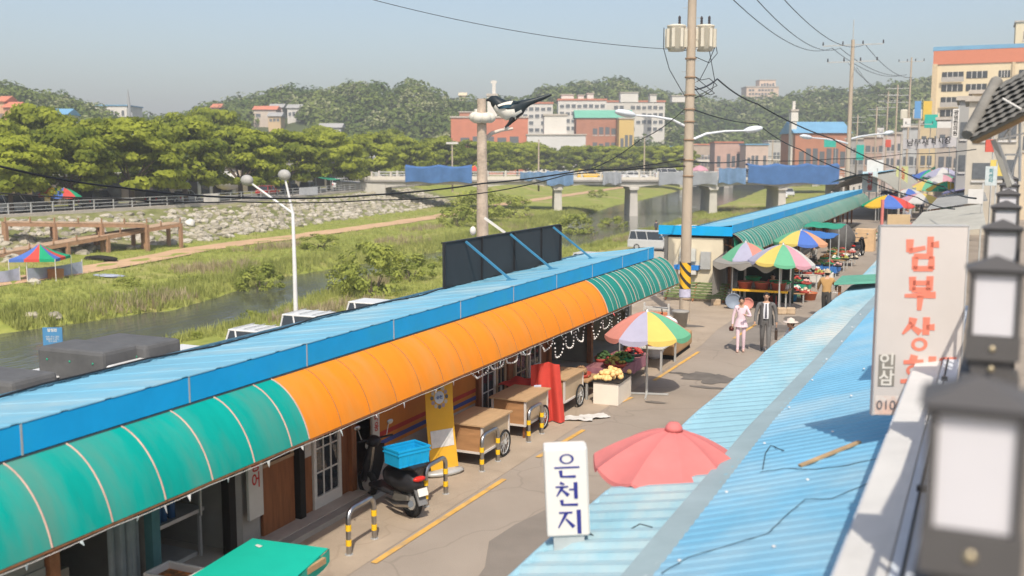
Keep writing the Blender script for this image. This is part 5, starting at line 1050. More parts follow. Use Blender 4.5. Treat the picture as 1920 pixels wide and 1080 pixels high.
for i,(px,pyt,d,lab,arms) in enumerate(((1700,110,150,'far pole with a thin spike right of the tall crossarm pole',1),(1677,160,165,'far pole with stacked crossarms beside the spiked one',3),(1660,172,180,'far pole with pale crossarms left of the stacked one',3),(1640,200,200,'small far pole left of the crossarm group',2),(1605,215,220,'small far pole right beside the tall crossarm pole',2),(1448,262,230,'small far pole beside the far bridge',1),(1208,255,240,'small far pole left of the transformer pole',1),(1010,262,175,'thin grey pole behind the riverside trees near the bridge',0),(848,268,170,'pale lamp post in front of the riverside trees',0),(1720,225,140,'pale pole carrying a box among the far signs',1))):
    p = dp(px,300,d); zt = dp(px,pyt,d).z; far_pole(lab,(p.x,p.y,0),zt,.17 if d<200 else .2,[(zt-.6-1.1*k,3.4) for k in range(arms)])
p = dp(848,268,169.5); b = MB(); b.bx(p.x-1.1,p.x+1.1,p.y-.1,p.y+.1,p.z-.2,p.z+.15); tag(b.build('flood_light',white),'double white floodlight head on the pale lamp post','lamp')
p = dp(1697,215,150); b = MB(); b.box(p,(1.3,1.2,1.5)); b.box(p+Vector((1.7,0,0)),(1.3,1.2,1.5)); tag(b.build('pole_transformer',trm,bevel=.2),'cream transformer pair on the far crossarm pole','transformer')
# overhead wires
def PP(px,py,d): return dp(px,py,d)
t1 = [PP(1410,85,101),PP(1420,88,101),PP(1640,82,101)]
A2 = [PP(1560,90,100),PP(1575,90,100),PP(1622,83,101)]
up = [Vector((P1.x-.9,P1.y,13.2)),Vector((P1.x,P1.y,13.4)),Vector((P1.x+.9,P1.y,13.3))]
for i in range(3): wire(['left','middle','right'][i]+' high wire sagging from the transformer pole to the crossarm pole',[up[i],A2[i]],.022,1.6,20)
for i,(x,y) in enumerate(((1690,142),(1700,140),(1712,145))): wire(['left','middle','right'][i]+' wire from the crossarm pole to the spiked far pole',[A2[i],PP(x,y,150)],.03,1.0,14)
for i in range(3): wire(['upper','middle','lower'][i]+' thin wire from the lower crossarm down to the far poles',[PP(1590+8*i,118+4*i,101),PP(1690,170+10*i,160)],.02,1.2,12)
wire('long thin wire crossing the sky to the transformer pole',[PP(600,-28,30),Vector((P1.x,P1.y,9.2))],.010,.35,26)
# thick cables at the left
wire('thick black cable dropping from the left edge toward the river lamp',[PP(-120,290,16),PP(0,312,16.5),PP(230,352,19),PP(470,371,22),PP(690,366,25),PP(905,344,28.5),PP(1100,318,31),Vector((P1.x,P1.y,5.35))],.022,.04,8)
wire('lower black cable running from the left to the transformer pole',[PP(-100,352,22),PP(220,372,22),PP(440,378,24),PP(700,375,26),PP(905,362,28.5),PP(1060,328,31),Vector((P1.x,P1.y,5.6))],.016,.05,8)
wire('black cable running from the transformer pole toward the far right',[Vector((P1.x,P1.y,7.9)),PP(1345,148,40),PP(1420,195,44),PP(1560,260,50),PP(1680,315,54),PP(1770,350,50),PP(1830,372,34)],.03,.12,8)
wire('lower cable running from the transformer pole to the lean-to roofs',[Vector((P1.x,P1.y,5.5)),PP(1400,300,60),PP(1560,298,70),PP(1700,288,80),PP(1830,280,60)],.03,.1,10)
wire('middle cable descending past the crossarm pole',[Vector((P1.x,P1.y,7.3)),PP(1420,232,45),PP(1500,280,50),PP(1600,325,52),PP(1720,370,48),PP(1790,392,40)],.024,.12,8)
wire('thin cable from the lamp arm down to the left',[PP(1283,205,34),PP(1200,262,33),PP(1100,320,31)],.014,.1,10)
# magpie pole
mp0 = dp(905,435,31); MPz = LOW; MP = thing('statue_pole','pale textured post with round knobs and a side arm behind the billboard','post',(mp0.x,mp0.y,MPz))
zt = dp(904,187,31).z-MPz; b = MB(); b.tube([(0,0,0),(0,0,zt*.5),(-.02,0,zt)],[.24,.2,.135],14); b.build('shaft',M('post_bark',(.46,.37,.29),.9,.25,4,.5,18),MP)
zk = dp(905,222,31).z-MPz; b = MB()
for k in range(7): a = 2*PI*k/7+.2; b = MB(); b.ell((.22*math.cos(a),.22*math.sin(a),zk+.02*math.sin(k*2)),(.19,.19,.16),12,8); b.build('knob',M('knob_cream',(.6,.56,.48),.6,.06),MP)
def m31(px,py): return dp(px,py,31)-Vector((mp0.x,mp0.y,MPz))
b = MB(); b.tube([m31(908,262),m31(922,250),m31(940,244),m31(962,241)],[.06,.06,.05,.04],8); b.build('side_arm',M('arm_pale',(.55,.48,.42),.6,.1),MP)
b = MB(); b.lathe([(.1,-.2),(.1,.2)],Vector((-.16,0,zt-.5)),8); b.build('small_box',white,MP)
b = MB(); b.ell((-.18,-.3,dp(900,432,31).z-MPz),(.1,.1,.14),10,6); b.build('camera_dome',white,MP)
# the magpie: one body lofted along a spine, wing patches and legs as parts
MG = thing('magpie_statue','large black and white magpie figure perched on the arm of the knobbed post','statue',dp(945,240,31))
def m2(px,py,dd=0): return dp(px,py,31+dd)-dp(945,240,31)
side = Vector((-_f.x,-_f.y,0)).normalized()
b = MB()
sp = [(915,187),(920,186),(926,188),(933,194),(940,201),(952,207),(964,206),(974,202),(982,196),(992,192),(1004,188),(1018,183),(1034,177)]
rr = [.03,.10,.165,.20,.25,.31,.30,.23,.15,.10,.08,.07,.035]
b.tube([m2(*s_) for s_ in sp],rr,16)
bm = bpy.data.materials.new('magpie_plumage'); bm.use_nodes = True; q = bm.node_tree.nodes; q['Principled BSDF'].inputs['Roughness'].default_value=.45; blkf = M('magpie_black',(.02,.028,.032),.4,.2,8); whf = M('magpie_white',(.72,.68,.60),.7,.05); tealf = M('magpie_blue',(.03,.07,.10),.35,.2,8)
c0 = m2(956,212); c0z = c0.z
mo = b.build('body',[blkf,whf],MG)
for p in mo.data.polygons:
    cen = p.center; px = (cen-m2(945,240)).dot(_r)*FPX/31+945; pz = 240-(cen.z)*FPX/31
    if 929 < px < 973 and pz > 203+.09*(px-930): p.material_index = 1
b = MB()
def wing(u,v): 
    a = m2(931,201).lerp(m2(988,190),u); e = m2(936,205).lerp(m2(975,201),u); return a.lerp(e,v)+side*(.30*math.sin(PI*min(1,.25+u*.75))+.02)+Vector((0,0,.03*math.sin(PI*v)))
b.grid(wing,10,5); b.build('wing',tealf,MG,solid=.03)
b = MB(); b.grid(lambda u,v: m2(933,198).lerp(m2(962,190),u).lerp(m2(935,201).lerp(m2(958,197),u),v)+side*(.33)+Vector((0,0,.02*math.sin(PI*u))),8,4); b.build('white_shoulder',whf,MG,solid=.025)
b = MB(); b.tube([m2(917,186.5),m2(913,188),m2(909.5,188.5)],[.05,.04,.008],8); b.build('beak',black,MG)
b = MB(); b.tube([m2(966,220,.05),m2(959,229,.05),m2(950,238,.05)],[.09,.045,.025],8); b.build('leg',black,MG)
b = MB(); b.tube([m2(962,220,-.12),m2(955,230,-.12),m2(947,239,-.12)],[.08,.04,.025],8); b.build('leg',black,MG)
b = MB(); b.ell(m2(950,239.5),(.09,.09,.05),10,6); b.build('perch_block',white,MG)
# double street lamp by the river, seen from above the roof
def dlamp(label,px,d,heads,base_z,group):
    p = dp(px[0],px[1],d); R_ = thing('street_lamp',label,'street lamp',(p.x,p.y,base_z),0,group); o_ = Vector((p.x,p.y,base_z)); zt = dp(px[0]-6,heads[2],d)
    b = MB(); b.tube([(0,0,0),Vector((0,0,(zt.z-base_z)*.6)),zt-o_],[.12,.1,.08],10); b.build('post',M('lamp_post_white',(.62,.61,.6),.5,.1),R_)
    for (hx,hy) in heads[:2]:
        h_ = dp(hx,hy,d)-o_; b = MB(); b.tube([zt-o_,(zt-o_).lerp(h_,.9)],[.07,.05],8); ar = b.build('arm',MATS['lamp_post_white'],R_); b = MB(); b.ell(h_,(.34,.26,.27),14,8); b.build('globe',M('globe_grey',(.36,.35,.33),.5,.1),ar)
dlamp('white double headed street lamp standing at the river edge of the car park',(555,600),50,[(463,338),(533,328),400],LOW,None)
# ================================================================== VEHICLES
paints = {'white':M('car_white',(.68,.67,.65),.25,.03,spec=.6),'silver':M('car_silver',(.55,.55,.54),.3,.05,metal=.15),'black':M('car_black',(.03,.03,.035),.2,.05,spec=.6),'grey':M('car_grey',(.2,.2,.21),.25,.05,metal=.5),'blue':M('car_blue',(.04,.12,.3),.25,.05),'yellow':M('car_yellow',(.75,.45,.03),.3,.05),'red':M('car_red',(.4,.04,.03),.25,.05)}
def wheels(root,xs,w,r=.32):
    for x in xs:
        for s_ in (-1,1):
            b = MB(); b.tube([(x,s_*(w/2-.2),r),(x,s_*(w/2+.0),r)],r,14); t = b.build('wheel',rubber,root); b = MB(); b.tube([(x,s_*(w/2+.0),r),(x,s_*(w/2+.012),r)],r*.6,10); b.build('rim',galv,t)
def car(label,loc,rz,kind,col,group=None,rack=False):
    R_ = thing({'van':'parked_van','sedan':'parked_car','suv':'parked_car'}[kind],label,'van' if kind=='van' else 'car',loc,rz,group); m = paints[col]
    L,W_,H_,gh = {'van':(4.9,1.85,1.85,(-2.3,1.35,-2.2,.75)),'sedan':(4.5,1.75,1.42,(-1.7,1.0,-1.2,.35)),'suv':(4.5,1.8,1.68,(-2.15,1.1,-2.0,.5))}[kind]; belt = H_*.58
    b = MB(); n = L/2; prof = [(-n,.28),(-n+.02,belt*.9),(-n+.12,belt),(gh[1],belt),(n-.25,belt*.83),(n-.03,belt*.68),(n,.3)]; b.ext([(x,-W_/2,z) for x,z in prof],(0,W_,0)); b.build('body',m,R_,bevel=.07)
    x0,x1,t0,t1 = gh; wi = W_/2-.04; wt = W_/2-.2; b = MB(); b.add([(x0,-wi,belt-.01),(x1,-wi,belt-.01),(x1,wi,belt-.01),(x0,wi,belt-.01),(t0,-wt,H_-.05),(t1,-wt,H_-.05),(t1,wt,H_-.05),(t0,wt,H_-.05)],[(0,1,5,4),(1,2,6,5),(2,3,7,6),(3,0,4,7),(4,5,6,7)]); b.build('windows',glass,R_)
    b = MB(); b.bx(t0-.05,t1+.1,-wt-.03,wt+.03,H_-.07,H_); b.build('roof',m,R_,bevel=.03)
    for s_ in (-1,1):
        for (xa,xb) in ((x0,t0),(x1,t1),((x0+x1)/2+.1,(t0+t1)/2+.1),((x0+x1)/2-.95,(t0+t1)/2-.95)): b = MB(); b.bar((xa,s_*wi,belt-.02),(xb,s_*wt,H_-.05),.06); b.build('pillar',m,R_)
    wheels(R_,(-L*.3,L*.31),W_)
    for s_ in (-1,1):
        b = MB(); b.ell((n-.06,s_*(W_/2-.25),belt*.66),(.07,.16,.08),10,6); b.build('headlight',M('lamp_lens',(.7,.7,.68),.15),R_); b = MB(); b.bx(-n-.01,-n+.05,s_*(W_/2-.2)-.1,s_*(W_/2-.2)+.1,belt*.6,belt*.85); b.build('tail_light',MATS['tail_red'],R_)
        b = MB(); b.ell((x1-.1,s_*(W_/2+.07),belt+.05),(.06,.09,.06),8,5); b.build('mirror',m,R_)
    if rack:
        for k in range(5): b = MB(); b.bar((t0+.2+(t1-t0-.3)*k/4,-wt,H_+.05),(t0+.2+(t1-t0-.3)*k/4,wt,H_+.05),.03); b.build('rack_bar',galv,R_)
    return R_
def truck(label,loc,rz,tarp=True,group=None,boxm=None):
    R_ = thing('covered_truck',label,'truck',loc,rz,group); m = paints['white']
    b = MB(); b.ext([(.6,-.82,.35),(.6,-.82,1.93),(1.75,-.82,1.9),(2.2,-.82,1.1),(2.25,-.82,.35)],(0,1.64,0)); b.build('cab',m,R_,bevel=.08)
    b = MB(); b.ext([(1.79,-.74,1.84),(2.18,-.74,1.16),(2.2,-.74,1.17),(1.81,-.74,1.86)],(0,1.48,0)); b.build('windscreen',glass,R_)
    for s_ in (-1,1): b = MB(); b.ext([(.85,s_*.815,1.15),(.9,s_*.815,1.75),(1.62,s_*.815,1.75),(1.98,s_*.815,1.15)],(0,s_*.012,0)); b.build('side_window',glass,R_)
    b = MB(); b.bx(-2.35,.55,-.82,.82,.6,1.02); b.build('bed',m if boxm is None else boxm,R_,bevel=.02)
    mt = boxm or M('dark_grey_tarp',(.10,.10,.10),.7,.2,1.5,.2,4); b = MB(); b.bx(-2.36,.54,-.84,.84,1.03,2.35); b.build('canopy',mt,R_,bevel=.13 if boxm is None else .02)
    if boxm is None:
        for k in range(3):
            b = MB(); b.ell((-1.9+1.0*k,-.85,1.95),(.04,.02,.04),8,5); b.build('eyelet',grnt,R_)
    wheels(R_,(-1.5,1.5),1.62,.3); return R_
GP = 'vehicles parked along the river'
def park(px,py,ztop): p = gp(px,py,LOW+ztop); return (p.x,p.y,LOW+.02)
truck('dark canopied truck nearest the left edge of the car park',park(40,705,2.35),.05,group=GP)
truck('dark canopied truck beside the blue notice board',park(205,652,2.35),.02,group=GP)
truck('dark canopied truck parked behind the one by the notice board',park(285,640,2.35),.0,group=GP)
for i,(px,py,k,c,l,rk) in enumerate(((105,690,'sedan','white','white car whose roof just shows beside the left edge truck',0),(270,668,'van','white','white van roof in front of the canopied trucks',0),(365,645,'sedan','white','white car roof right of the canopied trucks',0),(525,608,'suv','white','white car with a roof rack left of the double lamp',1),(628,580,'van','white','white van with a roof rack right of the double lamp',1),(735,556,'suv','white','white car roof beyond the racked van',0),(1130,464,'suv','silver','silver car roof beyond the billboard',0))):
    H_ = {'van':1.85,'sedan':1.42,'suv':1.68}[k]; car(l,park(px,py+11,H_),U(-.04,.04),k,c,GP,bool(rk))
car('silver van parked in the gap between the two shop rows',(gp(1228,470,LOW).x,gp(1228,470,LOW).y,LOW+.02),-.12,'van','silver',GP)
p = gp(1290,470,LOW); truck('white box truck parked behind the end wall of the farther row',(p.x+1.2,p.y,LOW+.02),-.1,boxm=paints['white'],group=GP)
for px,py,k,c,l in ((1464,372,'van','white','white van parked below the right end of the bridge'),(1478,368,'van','silver','silver van beside the white one under the bridge end')): p = gp(px,py,LOW); car(l,(p.x,p.y,LOW+.02),-1.2,k,c,GP)
# notice board
p = gp(104,720,LOW); nb = board('notice_board','blue and white notice board on posts at the edge of the car park',(p.x,p.y,LOW+1.25),.75,.95,.04,YAW,M('notice_blue',(.07,.22,.42),.5,.08),[('알림판',.14,0,.84,signw,False,.003,1),('하천 주차 금지\n불법투기 금지\n취사 금지',.085,0,.5,signw,False,0,1)])

for x in (-.3,.25): b = MB(); b.bx(x,x+.05,-.02,.02,-1.25,0); b.build('post',galv,nb)
b = MB(); b.bx(-.36,.36,-.026,-.021,.03,.2); b.build('white_strip',signw,nb)
b = MB(); b.bx(-.15,.15,-.15,.15,0,.5); o = b.build('blue_bin',blue_p,bevel=.04); p = gp(3,726,LOW+1.9); o.location=(p.x,p.y,LOW+1.6); o.location = (-11.2,7.2,roofz(-10.75)-.35); tag(o,'blue plastic bucket on the rear edge of the near blue roof','bucket')
# ================================================================== REVETMENT STONES
rev_m = M('revetment_soil',(.17,.18,.06),.95,.3,.6,.3,6,col2=(.30,.27,.16),thr=(.45,.65))
b = MB(); yy = list(np.arange(40,175,2.0)); pts = []
for y in yy:
    xb,xt = interp(XB,y),interp(XT,y)
    for t in np.linspace(0,1,7): pts.append((xb+(xt-xb)*t, y, -2.6+(FAR+2.6)*t+.05+.06*math.sin(y*2+t*9)))
b.add(pts,[(j*7+i,j*7+i+1,(j+1)*7+i+1,(j+1)*7+i)[::-1] for j in range(len(yy)-1) for i in range(6)],True); rev = tag(b.build('stone_revetment',rev_m),kind='structure')
stm = [M('stone_%d'%k,c,.9,.2,1.5,.3,6) for k,c in enumerate(((.38,.34,.26),(.30,.27,.21),(.44,.40,.33)))]
smesh = []
for k in range(6):
    b = MB(); b.ell((0,0,0),1,8,5); r_ = random.Random(k); b.v = [(x*(1+r_.uniform(-.22,.22)),y*(1+r_.uniform(-.22,.22)),z*(1+r_.uniform(-.25,.2))) for x,y,z in b.v]; b.sm = [False]*len(b.sm); smesh.append((b, b.mesh('stone'))); smesh[-1][1].materials.append(stm[k%3])
cand = []
for y in np.arange(44,168,.68):
    xb,xt = interp(XB,y),interp(XT,y)
    for t in np.arange(.0,.92,.085):
        if rnd.random() < (.6 if y < 100 else .5): cand.append((xb+(xt-xb)*(t+U(-.03,.03)), y+U(-.35,.35), -2.55+(FAR+2.6)*t, U(.25,.56)*(1.1-.25*t)))
cand.sort(key=lambda c: -(c[3]/math.hypot(c[0],c[1]))); sm_ = [MB(),MB(),MB()]
def in_view(c):
    d = Vector((c[0],c[1],c[2]))-CAM; return d.dot(_f) > 0 and -.55 < d.dot(_r)/d.dot(_f) < .1
cand = [c for c in cand if in_view(c)]
for i,(x,y,z,s_) in enumerate(cand):
    k = rnd.randrange(6)
    if i < 300:
        o = link('stone',smesh[k][1],None,rev); o.location=(x,y,z); o.scale=(s_*U(.8,1.25),s_*U(.8,1.25),s_*U(.55,.8)); o.rotation_euler=(U(-.3,.3),U(-.3,.3),U(0,6))
    else:
        a = U(0,6); ca,sa = math.cos(a)*s_,math.sin(a)*s_; src = smesh[k][0]; sm_[k%3].add([(x+vx*ca-vy*sa,y+vx*sa+vy*ca,z+vz*s_*.7) for vx,vy,vz in src.v],src.f)
for k in range(3): tag(sm_[k].build('small_stones',stm[k],rev),kind='stuff')
# coping and railing on top of the revetment
b = MB(); pts = []
for y in yy: x = interp(XT,y); pts += [(x+.25,y,FAR-.1),(x+.25,y,FAR+.28),(x-.35,y,FAR+.28)]
b.add(pts,[(j*3+i,j*3+i+1,(j+1)*3+i+1,(j+1)*3+i) for j in range(len(yy)-1) for i in range(2)]); tag(b.build('revetment_coping',concrete),'pale concrete coping along the top of the stone revetment','coping')
RL = thing('river_railing','grey steel railing along the far river road','railing',(-81,80,FAR))
yr = np.arange(42,150,2.5)
for y in yr: b = MB(); x = interp(XT,y)-.2; b.bx(x-.05,x+.05,y-.05,y+.05,FAR+.2,FAR+1.25); b.build('post',galv,RL,True)
for z in (.55,.9,1.25): b = MB(); b.tube([(interp(XT,y)-.2,y,FAR+z) for y in yr],.04,6); b.build('rail',galv,RL,True)
for (y,w_,c,l) in ((93.5,2.6,signw,'pinkish white cloth hung on the far railing'),(119,4.5,M('cloth_greyish',(.5,.5,.52),.8),'grey white sheet hung on the railing near the bridge')):
    b = MB(); x = interp(XT,y)-.1; b.grid(lambda u,v: (x+.04*math.sin(u*9),y+w_*u,FAR+1.3-1.1*v),10,2); tag(b.build('hung_cloth',c,solid=.02),l,'cloth')
# ================================================================== WOODEN RAMP, TENT, FENCE BANNERS
rampw = M('ramp_timber',(.34,.20,.12),.8,.2,2); rampd = M('ramp_deck',(.42,.29,.19),.8,.2,2)
def ramp(label,A,B_,w,side):
    R_ = thing('timber_ramp',label,'ramp',((A.x+B_.x)/2,(A.y+B_.y)/2,gz(A.x,A.y))); d = (B_-A); n = int(d.length/1.0); q = Vector((-d.y,d.x,0)).normalized()*w*side
    for k in range(n):
        a = A.lerp(B_,k/n); c = A.lerp(B_,(k+.96)/n); b = MB(); b.add([a,c,c+q,a+q]+[v-Vector((0,0,.07)) for v in (a,c,c+q,a+q)],[(0,1,2,3),(7,6,5,4),(0,4,5,1),(1,5,6,2),(2,6,7,3),(3,7,4,0)]); b.build('plank',rampd,R_,True)
    for off in (Vector((0,0,0)),q): b = MB(); b.bar(A+off-Vector((0,0,.24)),B_+off-Vector((0,0,.24)),.12,.28); b.build('beam',rampw,R_,True)
    m = max(3,int(d.length/3.4))
    for k in range(m+1):
        for off in (Vector((0,0,0)),q): p = A.lerp(B_,k/m)+off; g_ = gz(p.x,p.y); b = MB(); b.bx(p.x-.14,p.x+.14,p.y-.14,p.y+.14,g_-.3,max(g_,p.z-.1)+0.01); b.build('post',rampw,R_,True)
    m = int(d.length/1.9)
    for k in range(m+1): p = A.lerp(B_,k/m); b = MB(); b.bx(p.x-.05,p.x+.05,p.y-.05,p.y+.05,p.z,p.z+.42); b.build('rail_stub',rampw,R_,True)
    return R_
rA = gp(10,416,.3); rB = gp(275,419,-.2); rC = gp(338,417,-.35); rD = gp(-40,482,-2.15)
ramp('upper leg of the brown timber ramp against the stone revetment',rA,rB,2.0,1); ramp('long lower leg of the brown timber ramp slanting down to the left',rC,rD,1.9,-1)
p = gp(78,525,-2.9); p.z = gz(p.x,p.y)
TN = thing('market_tent','small tent with blue, red and green roof panels on the riverside plain','tent',p,.5)
zr,zt,hw = 1.55,2.5,1.55
cs = [(-hw,-hw),(hw,-hw),(hw,hw),(-hw,hw)]
for k in range(4):
    x0,y0 = cs[k]; x1,y1 = cs[(k+1)%4]
    for (u0,u1,c) in ((0,.33,'b'),(.33,.66,'r'),(.66,1,'G')):
        b = MB(); A,B_ = Vector((x0,y0,zr)),Vector((x1,y1,zr)); T_ = Vector((0,0,zt)); p0,p1 = A.lerp(B_,u0),A.lerp(B_,u1)
        b.grid(lambda u,v: p0.lerp(p1,u).lerp(T_,v)-Vector((0,0,.12*math.sin(PI*v))),3,5); b.grid(lambda u,v: p0.lerp(p1,u)-Vector((0,0,.2*v)),3,1); b.build('roof_panel',PC[c],TN)
for x,y in cs: b = MB(); b.tube([(x,y,0),(x,y,zr)],.03,6); b.build('leg',white,TN)
for i,(x,y,c,l) in enumerate(((-.9,.2,(.55,.2,.06),'orange crate under the riverside tent'),(.7,.6,(.45,.2,.08),'brown crate under the riverside tent'))): b = MB(); b.bx(-.45,.45,-.35,.35,0,.7); b.bx(-.47,.47,-.37,.37,.6,.66); o = b.build('tent_crate',M('tentcrate%d'%i,c,.7),bevel=.02); o.location = p+Vector((x,y,0)); tag(o,l,'crate')
bl = M('banner_cloth',(.42,.45,.55),.8,.15,2,trl=.2)
for i,(x0,y0,x1,y1,l) in enumerate(((-30,540,38,532,'grey blue printed banner fence at the left edge of the plain'),(52,533,155,518,'long grey blue printed banner fence in front of the riverside tent'))):
    A = gp(x0,y0,-3); B_ = gp(x1,y1,-3); R_ = thing('banner_fence',l,'banner',A); zz = min(gz(A.x,A.y),gz(B_.x,B_.y)); b = MB(); b.grid(lambda u,v: A.lerp(B_,u)+Vector((.05*math.sin(u*13),0,.25+.85*v-.1*math.sin(PI*u)*v)),16,3); b.build('cloth',bl,R_,True,solid=.012)
    for q in (A,B_): b = MB(); b.tube([(q.x,q.y,zz-.3),(q.x,q.y,q.z+1.25)],.04,6); b.build('pole',white,R_,True)
# litter on the plain: tarp, white tub, stones
for px,py,l,s_,m in ((190,490,'dark tarpaulin bundle lying beside the river path',(1.7,.6,.22),dark),(358,448,'white block standing at the foot of the revetment',(.55,.5,.4),white),(205,515,'grey blue sheet lying at the edge of the path',(1.6,.5,.08),bl)):
    q = gp(px,py,-2.8); lump('plain_bundle',l,(q.x,q.y,gz(q.x,q.y)),s_,m,'bundle',px)
for i,(px,py,l) in enumerate(((60,608,'pale boulder at the water edge'),(102,604,'smaller pale boulder at the water edge'),(66,560,'tan boulder on the far bank slope'))): q = gp(px,py,-3.9); o = link('boulder',smesh[i][1],None); o.location=(q.x,q.y,gz(q.x,q.y)+.1); o.scale=(.5,.4,.3); tag(o,l,'boulder')
# far road: parasols, cars, stalls
def roadpt(px,off):
    for d in np.arange(50,400,.5):
        p = dp(px,300,d)
        if p.x < interp(XT,p.y)+off: return Vector((p.x,p.y,FAR+.02))
    return Vector((p.x,p.y,FAR))
q = roadpt(117,-1.6); parasol('bright parasol of yellow, blue, red and green panels on the far river road',(q.x,q.y,q.z),1.6,1.6,2.45,'YbrGYbrG',rot=-2.4,det=False); q = roadpt(96,-2.6); parasol('red and yellow parasol half behind the bright one on the far road',(q.x,q.y,q.z),1.5,1.75,2.55,'rYGrYGrb',rot=-2.,det=False)
GF = 'cars on the far river road'
for i,(px,k,c,l) in enumerate(((10,'van','silver','silver van at the far left of the river road'),(50,'suv','grey','grey car under the leftmost riverside trees'),(180,'van','black','black van behind the far railing'),(300,'suv','black','black car parked under the widest tree'),(345,'sedan','white','white car on the far road left of the hung cloth'),(545,'sedan','black','dark car behind the grey white railing sheet'),(580,'suv','grey','grey car right of the dark one on the far road'),(500,'sedan','red','dark red car among the far tree trunks'),(640,'van','white','white van near the green awning on the far road'),(700,'suv','white','white car parked near the bridge end'))):
    q = roadpt(px,-6-(i%3)*1.2); car(l,q,PI/2+.2,k,c,GF)
q = roadpt(612,-3.5); sheet_roof('roadside_awning','bright green awning of a stall on the far river road',[(q.x-1.4,q.y-1,2.6),(q.x+1.4,q.y-1,2.2),(q.x+1.4,q.y+2,2.2),(q.x-1.4,q.y+2,2.6)],grnt)
for i,(x0,x1,yt,yb_,c,l) in enumerate(((-60,90,325,372,(.30,.24,.12),'low tan roadside shop at the far left behind the trees'),(110,330,322,370,(.16,.14,.13),'dark roadside shop row behind the widest tree'),(340,440,325,366,(.34,.34,.33),'grey roadside shop with a shutter'),(450,560,322,362,(.5,.42,.33),'cream roadside shop behind the lamp globes'),(570,700,318,356,(.38,.36,.32),'pale roadside shop behind the green awning'),(710,760,300,345,(.55,.55,.53),'white roadside shop near the bridge'))):
    a = roadpt(x0,-15.5); c_ = roadpt(x1,-15.5); R_ = thing('roadside_shop',l,'building',a); h = (356-yt)*((a+c_)/2-CAM).length/FPX+.8; dv = Vector((-(c_-a).y,(c_-a).x,0)).normalized()*6
    b = MB(); b.ext([a,c_,c_+dv,a+dv],(0,0,h)); b.build('walls',M('shopwall%d'%i,c,.8,.15,1),R_,True); b = MB(); o_ = (c_-a).normalized()*.3; b.ext([a-o_-dv*.06+Vector((0,0,h)),c_+o_-dv*.06+Vector((0,0,h)),c_+o_+dv+Vector((0,0,h)),a-o_+dv+Vector((0,0,h))],(0,0,.3)); b.build('roof',zinc,R_,True)
    for k in range(4): u = .1+.22*k; b = MB(); A = a.lerp(c_,u)-dv*.008; B_ = a.lerp(c_,u+.15)-dv*.008; b.ext([A+Vector((0,0,.2)),B_+Vector((0,0,.2)),B_+Vector((0,0,h*.7)),A+Vector((0,0,h*.7))],-dv*.01); b.build('shopfront',glass if k%2 else dark,R_,True)
q = roadpt(425,-14); b = MB(); b.ell((0,0,0),(2.2,2.2,1.4),14,8); o = b.build('white_dome',white); o.location=(q.x,q.y,2.3); tag(o,'large pale dome cover behind the far road trees','cover')
# ================================================================== BRIDGE
bA = Vector((-93,145.2,0)); bB = Vector((-17,179.6,0)); bd = (bB-bA).normalized(); bn_ = Vector((-bd.y,bd.x,0)); BL = (bB-bA).length; BW = 9.0
brc = M('bridge_concrete',(.50,.47,.42),.85,.12,.6,.2,6); brd = M('bridge_dark',(.30,.28,.26),.85,.15,.6)
BG = thing('road_bridge','pale concrete road bridge on piers crossing the river','bridge',(-55,165,-4))
def bp_(s_,t,z): v = bA+bd*s_+bn_*t; return Vector((v.x,v.y,z))
piers = []
for px in (905,1047,1190,1340,1470):
    v = ray(px,300); n_ = Vector((-bd.y,bd.x,0)); t = (bA-CAM).dot(n_)/Vector((v.x,v.y,0)).dot(n_); w_ = CAM+v*t; piers.append((w_-bA).dot(bd))
sup = [4.0]+piers
def under(s_):
    d = min(abs(s_-q) for q in sup); return 1.25-.55*max(0,1-d/4.5)**1.6
for t0,t1 in ((0,.5),(2.6,3.1),(5.6,6.1),(8.5,9.0)):
    b = MB(); N = 120; pts = []
    for i in range(N+1): s_ = BL*i/N; pts += [bp_(s_,t0,under(s_)),bp_(s_,t0,1.75),bp_(s_,t1,1.75),bp_(s_,t1,under(s_))]
    b.add(pts,[(4*i+k,4*i+(k+1)%4,4*i+4+(k+1)%4,4*i+4+k) for i in range(N) for k in range(4)]); b.build('girder',brc,BG,True)
b = MB(); b.ext([bp_(0,-.4,1.75),bp_(BL,-.4,1.75),bp_(BL,BW+.4,1.75),bp_(0,BW+.4,1.75)],(0,0,.3)); b.build('deck',brd,BG,True)
for t in (-.4,BW+.1): b = MB(); b.ext([bp_(0,t,2.05),bp_(BL,t,2.05),bp_(BL,t+.3,2.05),bp_(0,t+.3,2.05)],(0,0,.45)); b.build('kerb_wall',M('bridge_white',(.62,.57,.49),.8,.1,1),BG,True)
for i,s_ in enumerate(piers):
    b = MB(); b.ext([bp_(s_-.75,.2,-5.5),bp_(s_+.75,.2,-5.5),bp_(s_+.6,.35,.3),bp_(s_-.6,.35,.3)],bn_*8.2); b.ext([bp_(s_-.7,-.1,.3),bp_(s_+.7,-.1,.3),bp_(s_+.9,-.1,.8),bp_(s_-.9,-.1,.8)],bn_*9.4); b.build('pier',brc,BG,True,bevel=.08)
b = MB(); b.ext([bp_(-4,-.3,-3),bp_(4.2,-.3,-3),bp_(4.2,-.3,1.3),bp_(-4,-.3,1.75)],bn_*9.4); b.build('abutment',brc,BG,True); b = MB(); b.ext([bp_(BL-3,-.3,-4),bp_(BL+3,-.3,-4),bp_(BL+3,-.3,1.75),bp_(BL-3,-.3,1.3)],bn_*9.4); b.build('abutment',brc,BG,True)
ns = 26
